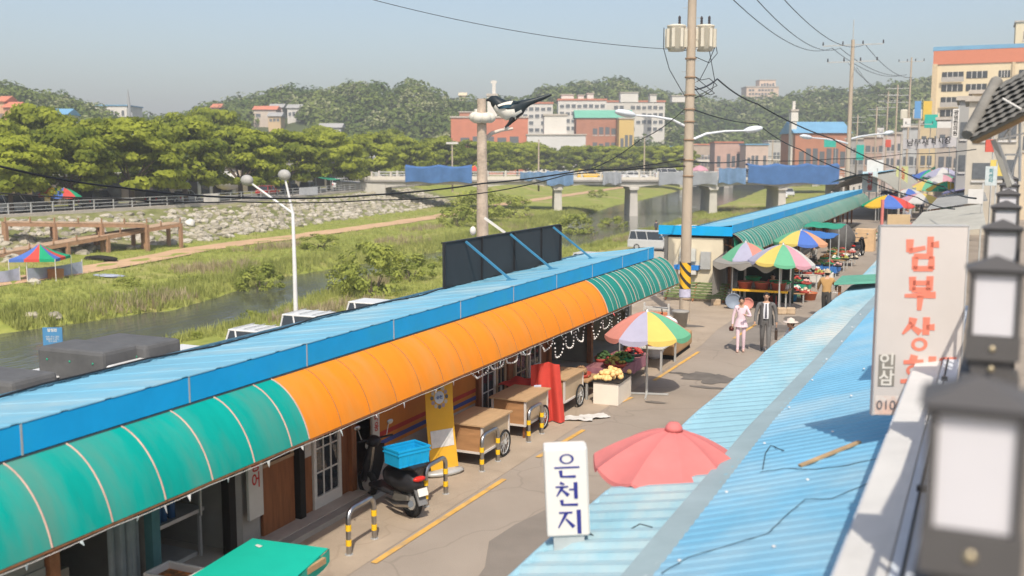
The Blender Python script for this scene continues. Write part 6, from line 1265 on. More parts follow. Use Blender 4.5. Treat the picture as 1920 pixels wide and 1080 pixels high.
for t in (-.25,BW+.25):
    for k in range(ns): s_ = 2+(BL-4)*k/(ns-1); b = MB(); v = bp_(s_,t,2.5); b.bx(v.x-.14,v.x+.14,v.y-.14,v.y+.14,2.5,3.45); b.build('rail_post',MATS['bridge_white'],BG,True)
    for z in (2.85,3.3): b = MB(); b.tube([bp_(2,t,z),bp_(BL-2,t,z)],.05,6); b.build('hand_rail',galv,BG,True)
def sat(px):
    v = ray(px,300); t = (bA-CAM).dot(bn_)/Vector((v.x,v.y,0)).dot(bn_); return (CAM+v*t-bA).dot(bd)
bt = [M('bridge_tarp_blue',(.09,.21,.46),.7,.15,.8,.3,2,trl=.3),M('bridge_tarp_pale',(.20,.33,.52),.7,.15,.8,.3,2,trl=.3),M('bridge_net_grey',(.42,.44,.47),.8,.12,.8,trl=.3)]
for i,(x0,x1,y0,y1,k,l) in enumerate(((760,885,312,342,0,'deep blue tarpaulin at the left end of the bridge'),(975,1025,322,338,1,'pale blue tarpaulin on the bridge rail near its middle'),(1025,1075,320,347,1,'second pale blue tarpaulin hanging over the bridge side'),(1130,1165,322,345,2,'grey net sheet on the bridge rail'),(1235,1345,322,346,2,'long grey net sheet on the bridge left of the blue one'),(1347,1398,314,343,1,'mid blue tarpaulin on the right half of the bridge'),(1402,1572,309,343,0,'long deep blue tarpaulin at the right end of the bridge'))):
    s0,s1 = sat(x0),sat(x1); d = (bp_((s0+s1)/2,0,0)-CAM).length; z1 = 5.6-(y0-297)*d/FPX*.98; z0 = 5.6-(y1-297)*d/FPX*.98; b = MB(); nb_ = max(1,int((s1-s0)/5)); k0 = i*1.3
    b.grid(lambda u,v: bp_(s0+(s1-s0)*u,-.55-.25*abs(math.sin(u*PI*nb_+k0))*(1-v)-.15*math.sin(u*21)*v,z1-(z1-z0)*v-(.35*abs(math.sin(u*PI*nb_))*(1-v) if k==0 else .15*math.sin(u*9)**2*(1-v))+.25*math.sin(u*11+k0)*v*.6),40,6)
    if k==0: b.grid(lambda u,v: bp_(s0+(s1-s0)*u,-.55+2.6*v,z1-.35*abs(math.sin(u*PI*nb_))+.3*math.sin(PI*v)),40,4)
    tag(b.build('bridge_tarp',bt[k],solid=.02),l,'tarpaulin')
for px,k,c,l in ((1195,'sedan','white','white car crossing the middle of the bridge'),(1262,'van','white','white van crossing the bridge behind the pole'),(1110,'suv','yellow','yellow car crossing the bridge'),(1415,'van','white','white van behind the long blue tarpaulin')):
    v = bp_(sat(px),3.2,2.06); car(l,v,math.atan2(bd.y,bd.x),k,c,'cars on the bridge')
for px,l,cc in ((890,'red and green parasol beside the deep blue tarpaulin on the bridge','rGYrGYrG'),(1315,'pink parasol behind the grey net on the bridge','kkkkkkkk')): v = bp_(sat(px),1.4,2.06); parasol(l,v,1.5,1.6,2.4,cc,det=False)
# far low bridge and embankment
d2 = 330; A = dp(1085,305,d2); B_ = dp(1640,303,d2); FB2 = thing('far_bridge','thin pale bridge crossing the river in the distance','bridge',(A.x,A.y,0)); n_ = Vector((0,8,0))
b = MB(); b.ext([A,B_,B_+n_,A+n_],(0,0,.9)); b.build('deck',MATS['bridge_white'],FB2,True)
for u in (.05,.2,.35,.5,.65,.8): q = A.lerp(B_,u); b = MB(); b.bx(q.x-.8,q.x+.8,q.y+.5,q.y+7,-5,q.z); b.build('pier',brc,FB2,True)
b = MB(); b.tube([A+Vector((0,0,2)),B_+Vector((0,0,2))],.1,6); b.build('rail',galv,FB2,True)
# ================================================================== RIVERSIDE TREES
bark = M('tree_bark',(.13,.10,.075),.9,.25,2,.4,10)
lf_tree = leafmat('tree_leaves',(.13,.17,.02),(.43,.47,.055),.35,.5); lf_wood = leafmat('wood_leaves',(.07,.115,.022),(.225,.27,.06),.05,.3,(.33,.34,.17)); lf_bush = leafmat('bush_leaves',(.17,.21,.035),(.40,.43,.09),.6,.3)
def crown_pts(seed, W_, H_, z0, nc, per, flat=.42):
    r = np.random.default_rng(seed); C = []; N = []; T = []
    for k in range(nc):
        a = r.uniform(0,2*np.pi); h = r.uniform(0,1)**.8; rad = W_*np.sqrt(max(.03,1-(abs(h-.30)/.72)**2.2))*np.sqrt(r.uniform(.25,1)); c = np.array([rad*np.cos(a),rad*np.sin(a),z0+H_*h]); s_ = r.uniform(.75,1.35)*W_*.24
        p = r.normal(size=(per,3)); p /= np.linalg.norm(p,axis=1,keepdims=True); q = r.uniform(.45,1,per)**.6; n_ = p*.8+np.array([np.cos(a)*.5,np.sin(a)*.5,.45]); pp = p*q[:,None]*np.array([s_,s_,s_*flat]); C.append(c+pp); N.append(n_+r.normal(size=(per,3))*.35); T.append(np.full(per,r.uniform(.1,.9))+r.uniform(-.25,.25,per))
    return np.concatenate(C),np.concatenate(N),np.clip(np.concatenate(T),0,1)
tvar = []
for v in range(5):
    C,N,T = crown_pts(100+v,4.6,6.2,2.0,86,85); me = leaf_mesh('crown',C,N,rng.uniform(.4,.75,len(C)),T); me.materials.append(lf_tree)
    b = MB(); r_ = random.Random(v); b.tube([(0,0,-.3),(.05,0,1.2),(.1,.05,2.4)],[.34,.26,.22],9)
    for k in range(7): a = 2*PI*k/7+r_.uniform(-.3,.3); L = r_.uniform(2.2,3.6); b.tube([(.1,.05,2.2),(.1+L*.4*math.cos(a),L*.4*math.sin(a),2.9+r_.uniform(0,.6)),(L*math.cos(a),L*math.sin(a),4+r_.uniform(0,2.2))],[.15,.1,.03],6)
    tm_ = b.mesh('trunk'); tm_.materials.append(bark); tvar.append((me,tm_))
def tree(label,loc,sc,v,rz,group='riverside trees along the far road'):
    R_ = thing('riverside_tree',label,'tree',loc,rz,group); R_.scale = sc if isinstance(sc,tuple) else (sc,)*3; link('crown',tvar[v][0],None,R_); link('trunk',tvar[v][1],None,R_); return R_
ordw = ['first','second','third','fourth','fifth','sixth','seventh','eighth','ninth','tenth','eleventh','twelfth','thirteenth','fourteenth','fifteenth','sixteenth']
front = [(15,250),(130,238),(245,222),(345,226),(450,240),(540,242),(615,245),(690,250),(760,256),(822,256),(885,262),(945,266),(998,266),(1048,272),(915,264),(970,268)]
for i,(px,yt) in enumerate(front):
    q = roadpt(px,-5.0-(i%2)*1.0); d = (q-CAM).dot(_f); h = 5.6+(297-yt)*d/FPX-q.z; s_ = h/8.6; tree('%s leafy tree from the left in the front riverside row'%ordw[i],q,(s_*U(1.0,1.18),s_*U(1.0,1.18),s_),i%5,U(0,6))
for i,(px,yt,off) in enumerate(((70,200,-22),(-10,225,-20),(400,203,-26),(345,212,-24),(190,222,-24),(600,238,-24),(730,243,-24))):
    q = roadpt(px,off); d = (q-CAM).dot(_f); h = 5.6+(297-yt)*d/FPX-q.z; s_ = h/8.6; tree('%s taller tree from the left in the rear riverside row'%ordw[i],q,(s_*.9,s_*.9,s_),(i+2)%5,U(0,6),'taller trees behind the riverside row')
for i,px in enumerate((1020,1068,1095,1120,1150,1180,1215,1245,1275)):
    q = dp(px,300,300+8*(i%2)); q.z = .1; d = (q-CAM).dot(_f); h = 5.6+(297-274)*d/FPX; s_ = h/8.6; tree('%s small round tree from the left beyond the bridge'%ordw[i],q,(s_*1.1,s_*1.1,s_),i%5,U(0,6),'small trees beyond the bridge')
# ================================================================== BUSHES AND GRASS BY THE RIVER
bmesh_ = []
for v in range(3):
    C,N,T = crown_pts(300+v,1.0,1.25,.12,26,70,.8); me = leaf_mesh('foliage',C,N,rng.uniform(.10,.2,len(C)),T,.7); me.materials.append(lf_bush); bmesh_.append(me)
def bush(label,px,py,w_px,Z,v,tall=1.0):
    q = gp(px,py,Z); q.z = gz(q.x,q.y)-.1; d = (q-CAM).dot(_f); s_ = w_px*d/FPX/2.2; R_ = thing('river_bush',label,'bush',q,v*1.3,'bushes on the river banks'); R_.scale=(s_,s_,s_*tall); link('foliage',bmesh_[v%3],None,R_)
    b = MB()
    for k in range(5): a = 2*PI*k/5; b.tube([(0,0,-.1),(.3*math.cos(a),.3*math.sin(a),.6)],[.03,.012],5)
    b.build('stems',bark,R_)
for i,(px,py,w_,Z,t,l) in enumerate(((490,532,92,-3.6,.95,'round dark green bush on the far bank left of the lamp'),(700,560,150,-3.6,1.0,'large bushy willow clump right of the lamp post'),(655,548,95,-3.6,.9,'lower willow clump at the left side of the large one'),(770,530,100,-3.6,.8,'light green clump right of the large willow'),(600,470,90,-3.2,.5,'low pale bush on the far plain behind the lamp'),(900,420,120,-3.4,.75,'dense bush beside the statue post'),(860,430,80,-3.4,.8,'bush left of the statue post'),(960,412,90,-3.4,.7,'bush right of the statue post'),(1080,432,90,-3.6,.8,'bush clump beyond the billboard end'),(1150,420,60,-3.7,.7,'small bush at the near bank by the pier'),(470,600,46,-3.6,1.0,'tall yellowish grass clump near the water'),(370,635,26,-3.4,1.2,'small reed clump beside the water behind the roof'),(1120,375,40,-3.6,.6,'low bush under the bridge'),(830,500,60,-3.6,.5,'low clump at the water edge left of the billboard'),(240,540,60,-3.2,.5,'low dark bush on the far bank slope'),(360,525,50,-3.2,.4,'low bush left of the round dark one'))): bush(l,px,py,w_,Z,i%3,t)
# blades: tufts on the banks
def tufts(name,label_cat,n,xr,yr_,hr,mat,nb=4,filt=None):
    V = []; F = []; T = []; k = 0
    while k < n:
        y = 40+ (rnd.random()**1.3)*150; s_ = section(y); x = U(*xr); 
        if filt and not filt(x,y): 
            k += .02; continue
        z = gz(x,y); k += 1; tone = rnd.random(); h = U(*hr)
        for _ in range(nb):
            a = U(0,2*PI); w_ = h*U(.05,.10); ox,oy = U(-.35,.35)*h,U(-.35,.35)*h; lx,ly = U(-.4,.4)*h,U(-.4,.4)*h; i0 = len(V); ca,sa = math.cos(a)*w_,math.sin(a)*w_
            V += [(x+ox-ca,y+oy-sa,z-.05),(x+ox+ca,y+oy+sa,z-.05),(x+ox+lx,y+oy+ly,z+h*U(.7,1.1))]; F.append((i0,i0+1,i0+2)); T.append(min(1,max(0,tone+U(-.2,.2))))
    me = bpy.data.meshes.new(name); me.from_pydata(V,[],F); at = me.attributes.new('tone','FLOAT','FACE'); at.data.foreach_set('value',np.array(T,dtype=np.float32)); o = link(name,me,mat); tag(o,None,None,None,'stuff'); return o
def bank(x,y):
    xn,xf,xp = interp(XN,y),interp(XF,y),interp(XP,y); return (xn+.2 < x < -31) or (xp+1.8 < x < xf-.2)
def edge(x,y):
    xn,xf = interp(XN,y),interp(XF,y); return (xn-.2 < x < xn+2.2) or (xf-3.5 < x < xf+.2)
lf_grass = leafmat('grass_blades',(.23,.26,.06),(.45,.46,.14),.25,.35); lf_dry = leafmat('dry_reed',(.30,.24,.13),(.48,.40,.25),.3,.3)
tag(tufts('bank_grass','',15000,(-66,-31),0,(.14,.4),lf_grass,7,bank),'shaggy green grass covering both river banks','grass')
tag(tufts('water_edge_grass','',5500,(-62,-36),0,(.3,.75),lf_grass,8,edge),'taller green grass along the water edges','grass')
def dryf(x,y): return bank(x,y) and math.sin(x*.45+1)*math.sin(y*.21+.7) > .55
tag(tufts('dry_reeds','',1500,(-62,-32),0,(.3,.75),lf_dry,9,dryf),'patches of tan dry reeds on the banks','reeds')
tag(tufts('plain_grass','',9000,(-92,-60),0,(.12,.35),lf_grass,3,lambda x,y: interp(XB,y)-.2 < x < interp(XP,y)-1.7 or (interp(XT,y)+1 < x < interp(XB,y) and rnd.random()<.45)),'short grass between the path and the revetment','grass')
# ================================================================== HILLS AND WOOD
SIL = [(-300,195),(-60,185),(20,183),(60,190),(100,198),(180,222),(240,245),(330,245),(420,216),(470,204),(560,194),(650,188),(745,173),(800,190),(840,208),(890,214),(960,214),(1010,200),(1040,190),(1100,180),(1200,186),(1260,204),(1320,214),(1400,214),(1500,200),(1580,198),(1650,190),(1740,170),(1800,165),(2300,165)]
DC = [(-300,330),(180,340),(330,400),(430,430),(850,430),(950,520),(1050,560),(1260,560),(1340,620),(1740,560),(2300,560)]
def hill_z(px,t,d):        # t: 0 foot, 1 crest
    D_ = interp(DC,px); zc = CAMH+(297-interp(SIL,px))*D_/FPX; f_ = (1-math.cos(PI*min(1,t)))/2 if t < 1 else max(0,1-(t-1)*.9); return max(.2, zc*f_*(.97+.03*math.sin(px*.05+t*7)))
T0 = .66
def hpt(px,t): D_ = interp(DC,px)*(T0+(1-T0)*t); p = dp(px,297,D_); p.z = hill_z(px,t,D_); return p
b = MB(); nx,nt = 105,22; b.grid(lambda u,v: hpt(-320+2640*u,v*1.9),nx,nt); tag(b.build('wooded_hills',M('hill_soil',(.07,.085,.03),.95,.3,.03)),kind='structure')
Cs,Ns,Ts,Ss = [],[],[],[]
r = np.random.default_rng(9); n_t = 0
while n_t < 1900:
    px = r.uniform(-150,2050); t = r.uniform(0.02,1.06)**.85
    if px > 1760 and r.uniform() < .8: continue
    if 465 < px < 578 and .3 < t < .66: continue
    p = hpt(px,t); R0 = r.uniform(3.2,6.6)*interp(DC,px)/470; per = 150; v_ = r.normal(size=(per,3)); v_ /= np.linalg.norm(v_,axis=1,keepdims=True); v_[:,2] = np.abs(v_[:,2])*1.1-.15
    lump_ = 1+.25*np.sin(v_[:,:1]*5+n_t)*np.cos(v_[:,1:2]*4+n_t*2); Cs.append(np.array(p)+np.array([0,0,R0*.35])+v_*lump_*R0*np.array([1,1,.95])); Ns.append(v_+np.array([0,0,.5])+r.normal(size=(per,3))*.4); Ts.append(np.clip(np.full(per,r.uniform(-.05,1.05))+r.uniform(-.12,.12,per),0,1)); Ss.append(r.uniform(.2,.34,per)*R0); n_t += 1
me = leaf_mesh('hill_wood',np.concatenate(Cs),np.concatenate(Ns),np.concatenate(Ss),np.concatenate(Ts),1.2); tag(link('hill_wood',me,lf_wood),'dense mixed green wood covering the hills','wood',None,'stuff')
# ================================================================== FAR BUILDINGS
def fbuild(label,x0,x1,y0,d,mat,rows=0,cols=0,roof=None,roofm=None,depth=10,z0=0.0,rot=0,wx=(.06,.94),wz=(.1,.9),name='far_building',winm=None,y1=None,cat='building',extra=None):
    A = dp(x0,297,d); B_ = dp(x1,297,d); w_ = (B_-A).length; rz = math.atan2(B_.y-A.y,B_.x-A.x)+rot; zt = CAMH+(297-y0)*d/FPX; zb = z0 if y1 is None else CAMH+(297-y1)*d/FPX
    R_ = thing(name,label,cat,(A.x,A.y,zb),rz); h = zt-zb; b = MB(); b.bx(0,w_,0,depth,0,h); b.build('walls',mat,R_)
    rm = roofm or concrete
    if roof == 'flat' or roof is None: b = MB(); b.bx(-.3,w_+.3,-.3,depth+.3,h,h+max(.35,h*.03)); b.build('roof',rm,R_)
    elif roof == 'gable': b = MB(); rh = w_*.18; b.ext([(-.4,-.4,h),(w_+.4,-.4,h),(w_/2,-.4,h+rh)],(0,depth+.8,0)); b.build('roof',rm,R_)
    elif roof == 'ridge': b = MB(); rh = depth*.22; b.ext([(-.5,-.5,h),(-.5,depth+.5,h),(-.5,depth/2,h+rh)],(w_+1,0,0)); b.build('roof',rm,R_)
    wm_ = winm or M('far_window',(.13,.14,.15),.25,.2,3)
    for i in range(rows):
        for j in range(cols):
            if cols > 2 and rnd.random() < .12: continue
            ax = w_*(wx[0]+(wx[1]-wx[0])*j/cols); aw = w_*(wx[1]-wx[0])/cols; az = h*(wz[0]+(wz[1]-wz[0])*i/rows); ah = h*(wz[1]-wz[0])/rows
            b = MB(); b.bx(ax+aw*.14,ax+aw*.86,-.06,.02,az+ah*.24,az+ah*(.72 if (i+j)%3 else .64)); f_ = b.build('window',wm_,R_); b = MB(); b.bx(ax+aw*.11,ax+aw*.89,-.12,.0,az+ah*.15,az+ah*.2); b.build('sill',M('sill_pale',(.55,.53,.5),.7),f_)
    return R_
cream = M('apt_cream',(.68,.57,.38),.8,.05,.2); wht = M('apt_white',(.66,.62,.56),.8,.06,.2); brick = M('far_brick',(.42,.19,.12),.85,.12,.3); terra = M('terracotta',(.55,.20,.12),.8,.12,.3); bluer = M('far_blue_roof',(.16,.34,.50),.6,.1,.3); grey_b = M('far_grey',(.36,.35,.33),.85,.1,.2); green_r = M('far_green_roof',(.16,.42,.30),.7,.1,.3)
# right apartment block with orange band and blue roof
AP = fbuild('cream apartment block with orange top band and thin blue roof at the upper right',1742,2010,100,230,cream,0,0,roof='flat',roofm=bluer,depth=14,rot=-YAW)
w_ = 33; h_ = CAMH+(297-100)*230/FPX
b = MB(); b.bx(-.15,36,-.25,.0,h_-3.0,h_-.02); b.build('orange_band',M('orange_band',(.58,.20,.11),.7,.06),AP)
b = MB(); b.bx(-.25,.8,-.6,0,0,h_-2.9); b.build('pier',M('apt_pier',(.56,.44,.28),.8),AP); b = MB(); b.bx(15.8,16.4,-.4,0,0,h_-3); b.build('pier',MATS['apt_pier'],AP)
for i in range(7):
    z = h_-6.2-2.75*i
    for (x0,x1,bal) in ((1.8,6.2,True),(6.8,11,False),(13.2,15.5,False),(17.2,23.5,True),(24.5,27.5,False)):
        b = MB(); b.bx(x0,x1,-.1,.02,z,z+1.5); f_ = b.build('window',glass,AP)
        for k in range(1,4): b = MB(); xx = x0+(x1-x0)*k/4; b.bx(xx-.06,xx+.06,-.16,.0,z,z+1.5); b.build('mullion',wht,f_)
        if bal and i%2==0: b = MB(); b.bx(x0-.1,x1+.1,-.9,-.8,z-.7,z+.35); b.build('balcony',M('balcony_grey',(.4,.37,.33),.7),AP)
fbuild('cream rooftop block above the apartment roof',1890,2000,48,240,cream,1,2,depth=10,rot=-YAW,y1=92,z0=0)
# grey and pale town houses at the right behind the tiled corner
fbuild('pale grey three storey house behind the tiled roof corner',1812,1905,192,75,M('town_pale',(.52,.47,.39),.85,.14,.5,col2=(.40,.37,.32),thr=(.5,.7)),2,2,depth=8,rot=-YAW,wz=(.35,.95))
fbuild('narrow dark sided house left of the pale grey one',1794,1812,190,88,grey_b,3,1,depth=9,rot=-YAW)
fbuild('cream flat roofed house behind the pale grey one',1816,1925,178,95,M('town_cream',(.60,.50,.36),.85,.1,.5),2,3,depth=8,rot=-YAW,wz=(.5,.95))
for i,(x0,x1,y0,d,c,l) in enumerate(((1755,1800,226,130,(.42,.36,.30),'brownish market house under the far banner'),(1722,1760,232,150,(.55,.44,.28),'tan market house with a signboard'),(1690,1725,240,165,(.45,.45,.44),'grey market house beside the far poles'),(1655,1692,252,190,(.5,.42,.38),'pinkish market house left of the far poles'),(1618,1658,258,215,(.42,.30,.24),'brown market house with a red sign'),(1585,1620,262,235,(.36,.34,.32),'grey market house beside the crossarm pole'),(1812,1880,222,112,(.38,.36,.32),'grey house right of the far banner'))):
    R_ = fbuild(l,x0,x1,y0,d,M('town%d'%i,c,.85,.12,.4),3,3,depth=8,rot=-YAW)
sgm = [M('sg%d'%k,c,.5,.1,2) for k,c in enumerate(((.03,.38,.30),(.55,.10,.07),(.65,.62,.58),(.62,.42,.08),(.12,.28,.5),(.6,.5,.2)))]
for i,(px,y0,y1,w_,d,k,l,tx) in enumerate(((1612,272,300,14,150,0,'teal vertical signboard right of the crossarm pole',''),(1790,205,258,12,85,2,'tall white and dark vertical sign with round emblems','광명한의원'),(1745,215,240,24,140,0,'teal slanted signboard above the far banner',''),(1700,222,238,14,148,2,'white board with an orange mark above the far poles',''),(1665,262,276,10,150,1,'small red signboard among the far poles',''),(1720,190,222,12,140,4,'pale blue signboard on the tan house',''),(1738,190,225,16,141,3,'ochre signboard on the tan house',''),(1770,228,240,26,120,2,'white signboard over the far banner',''),(1556,262,276,22,220,0,'teal board on the brick hall',''),(1650,240,258,12,170,2,'white board among the far poles',''),(1855,262,285,16,70,1,'red and blue board under the tiled roof corner',''),(1640,300,325,30,120,2,'white board low beside the vaulted canopy',''))):
    vsign(l,px,y0,y1,w_,d,sgm[k],tx,blkink,w_*d/FPX*.8,rzc,True,True)
# church and white tower with brick hall near the statue post
fbuild('brick red hall with low windows beside the white church tower',846,990,222,330,terra,1,5,depth=16,wz=(.5,.75),wx=(.1,.9)); 
R_ = fbuild('slim white church tower with a topmost white column',914,932,182,333,wht,0,0,depth=4); b = MB(); b.bx(1.6,2.7,.8,1.9,CAMH+(297-182)*333/FPX,CAMH+(297-153)*333/FPX); b.build('column',wht,R_); b = MB(); b.box((2.1,1.3,CAMH+(297-156)*333/FPX),(1.9,.5,.8)); b.build('cross_bar',wht,R_)
for k in range(4): b = MB(); b.bx(.5+.55*k,.7+.55*k,-.12,0,3,13); b.build('slot',glass,R_)
fbuild('low brick attic block on the brick red hall',862,888,212,332,brick,0,0,y1=222,depth=6); 
R_ = fbuild('white stepped building below the green roofed school',1020,1062,218,322,wht,0,0,depth=12); b = MB(); b.bx(5.5,9,0,8,0,7); b.build('step_block',wht,R_)
fbuild('long low white building beside the stepped white one',988,1098,254,318,M('far_palewhite',(.62,.60,.57),.8,.06,.2),1,8,depth=10,wz=(.3,.7))
fbuild('red brick school with a green roof on the hillside',1080,1185,222,370,brick,2,8,roof='ridge',roofm=green_r,depth=14,z0=2,wz=(.3,.9)); fbuild('yellow low wing right of the green roofed school',1160,1188,224,362,M('far_yellow',(.6,.42,.15),.8),1,3,z0=2,depth=8)
# apartment rows on the hill
for i,(x0,x1,y0,d,n_) in enumerate(((978,1036,196,400,5),(1046,1136,190,410,8),(1136,1245,193,425,10))):
    R_ = fbuild(['left','middle','right'][i]+' white apartment row with a red roof line on the hill',x0,x1,y0,d,wht,4,n_,roof='flat',roofm=terra,depth=12,z0=6,wz=(.45,.97),wx=(.02,.98))
for i,(x0,x1,y0) in enumerate(((1052,1075,180),(1083,1094,181),(1100,1112,178),(1162,1195,176),(1217,1229,180),(1258,1285,182))): fbuild('%s pale stair tower from the left above the hill apartments'%ordw[i],x0,x1,y0,412,wht,0,0,y1=193,depth=6)
R_ = fbuild('pale peach stepped apartment tower on the skyline',1396,1456,166,620,M('peach_tower',(.66,.50,.38),.8,.05,.1),5,9,depth=14,z0=25,wz=(.5,.98)); fbuild('raised centre of the peach skyline tower',1420,1450,153,626,MATS['peach_tower'],1,5,y1=170,depth=10); fbuild('small peach block on the skyline',1512,1520,172,640,MATS['peach_tower'],0,0,y1=185,depth=8)
# church at the right with brick hall
fbuild('brick hall with a blue roof left of the crossarm pole',1490,1592,250,260,brick,1,7,roof='ridge',roofm=bluer,depth=14); R_ = fbuild('white church spire beside the brick hall',1482,1492,210,262,wht,0,0,depth=2.2); b = MB(); z = CAMH+(297-210)*262/FPX; b.bx(.3,1.0,.6,1.3,z,z+2.6); b.build('finial',wht,R_); b = MB(); b.bx(-.2,1.6,-.2,2,z-2.5,z-.3); b.build('belfry',wht,R_)
fbuild('pale upper storey with blue cresting on the brick hall',1502,1560,238,268,wht,0,0,roofm=bluer,y1=252,depth=8)
# left skyline: hall with spire, houses
R_ = fbuild('white hall with a flat blue roof on the left skyline',174,242,200,330,wht,1,9,roofm=bluer,depth=14,z0=12,wz=(.62,.95)); 
sp_ = dp(242,212,329); b = MB(); b.tube([(0,0,0),(0,0,9.0),(0,0,13.5)],[1.0,.75,.15],4); b.tube([(1.1,0,0),(1.1,0,6.2)],[.8,.5],4); o = b.build('church_spire',M('spire_grey',(.30,.31,.31),.7)); o.location = (sp_.x,sp_.y,sp_.z-6); tag(o,'grey double spire standing beside the white hall on the left skyline','spire')
hs = [(478,520,207,371,(.55,.46,.38),terra,'house with a red roof on the wooded hill'),(508,532,203,377,(.55,.5,.45),grey_b,'grey roofed house beside the red roofed one'),(541,565,204,372,(.6,.57,.52),grey_b,'white two storey house on the wooded hill'),(0,14,192,250,(.62,.38,.24),terra,'peach house at the left edge below the hill'),(12,34,203,248,(.60,.3,.2),terra,'low orange roofed house at the left edge'),(84,128,216,240,(.5,.5,.5),bluer,'low house with a blue roof behind the left trees'),(400,415,203,380,(.45,.22,.15),terra,'small brown roofed house above the riverside trees'),(505,528,219,362,(.58,.42,.25),grey_b,'tan house below the red roofed one'),(600,640,240,330,(.5,.48,.45),grey_b,'pale house above the middle riverside trees'),(862,874,181,470,(.68,.55,.38),cream,'small cream block on the skyline right of the hill')]
for i,(x0,x1,y0,d,c,rm,l) in enumerate(hs): fbuild(l,x0,x1,y0,d,M('hs%d'%i,c,.8,.1,.4),1,3,roof='ridge',roofm=rm,depth=7,z0=(15 if 465<x0<570 else 4) if d>300 else 0,wz=(.6,.95))
for i,(x0,x1,y0,d,c) in enumerate(((1340,1392,268,310,(.5,.33,.27)),(1398,1440,272,300,(.55,.42,.35)),(1440,1478,265,330,(.45,.43,.4)),(1300,1335,272,340,(.4,.32,.25)),(1255,1285,276,330,(.4,.45,.5)),(1225,1250,280,320,(.5,.5,.48)))): fbuild('%s low town house from the right beyond the far bridge'%ordw[i],x0,x1,y0,d,M('lowtown%d'%i,c,.85,.12,.4),1,5,depth=8,z0=0,roofm=[terra,bluer,grey_b][i%3])
for i in range(14):
    px = 1110+i*24+U(-6,6); p = dp(px,297,U(262,285)); p.z = 0.12; 
    if p.x > interp(XN,min(p.y,419))+4: car('%s car from the left parked beyond the bridge'%ordw[i],p,U(-.3,.3),['sedan','van','suv'][i%3],['white','silver','yellow','white','black'][i%5],'cars parked beyond the bridge')
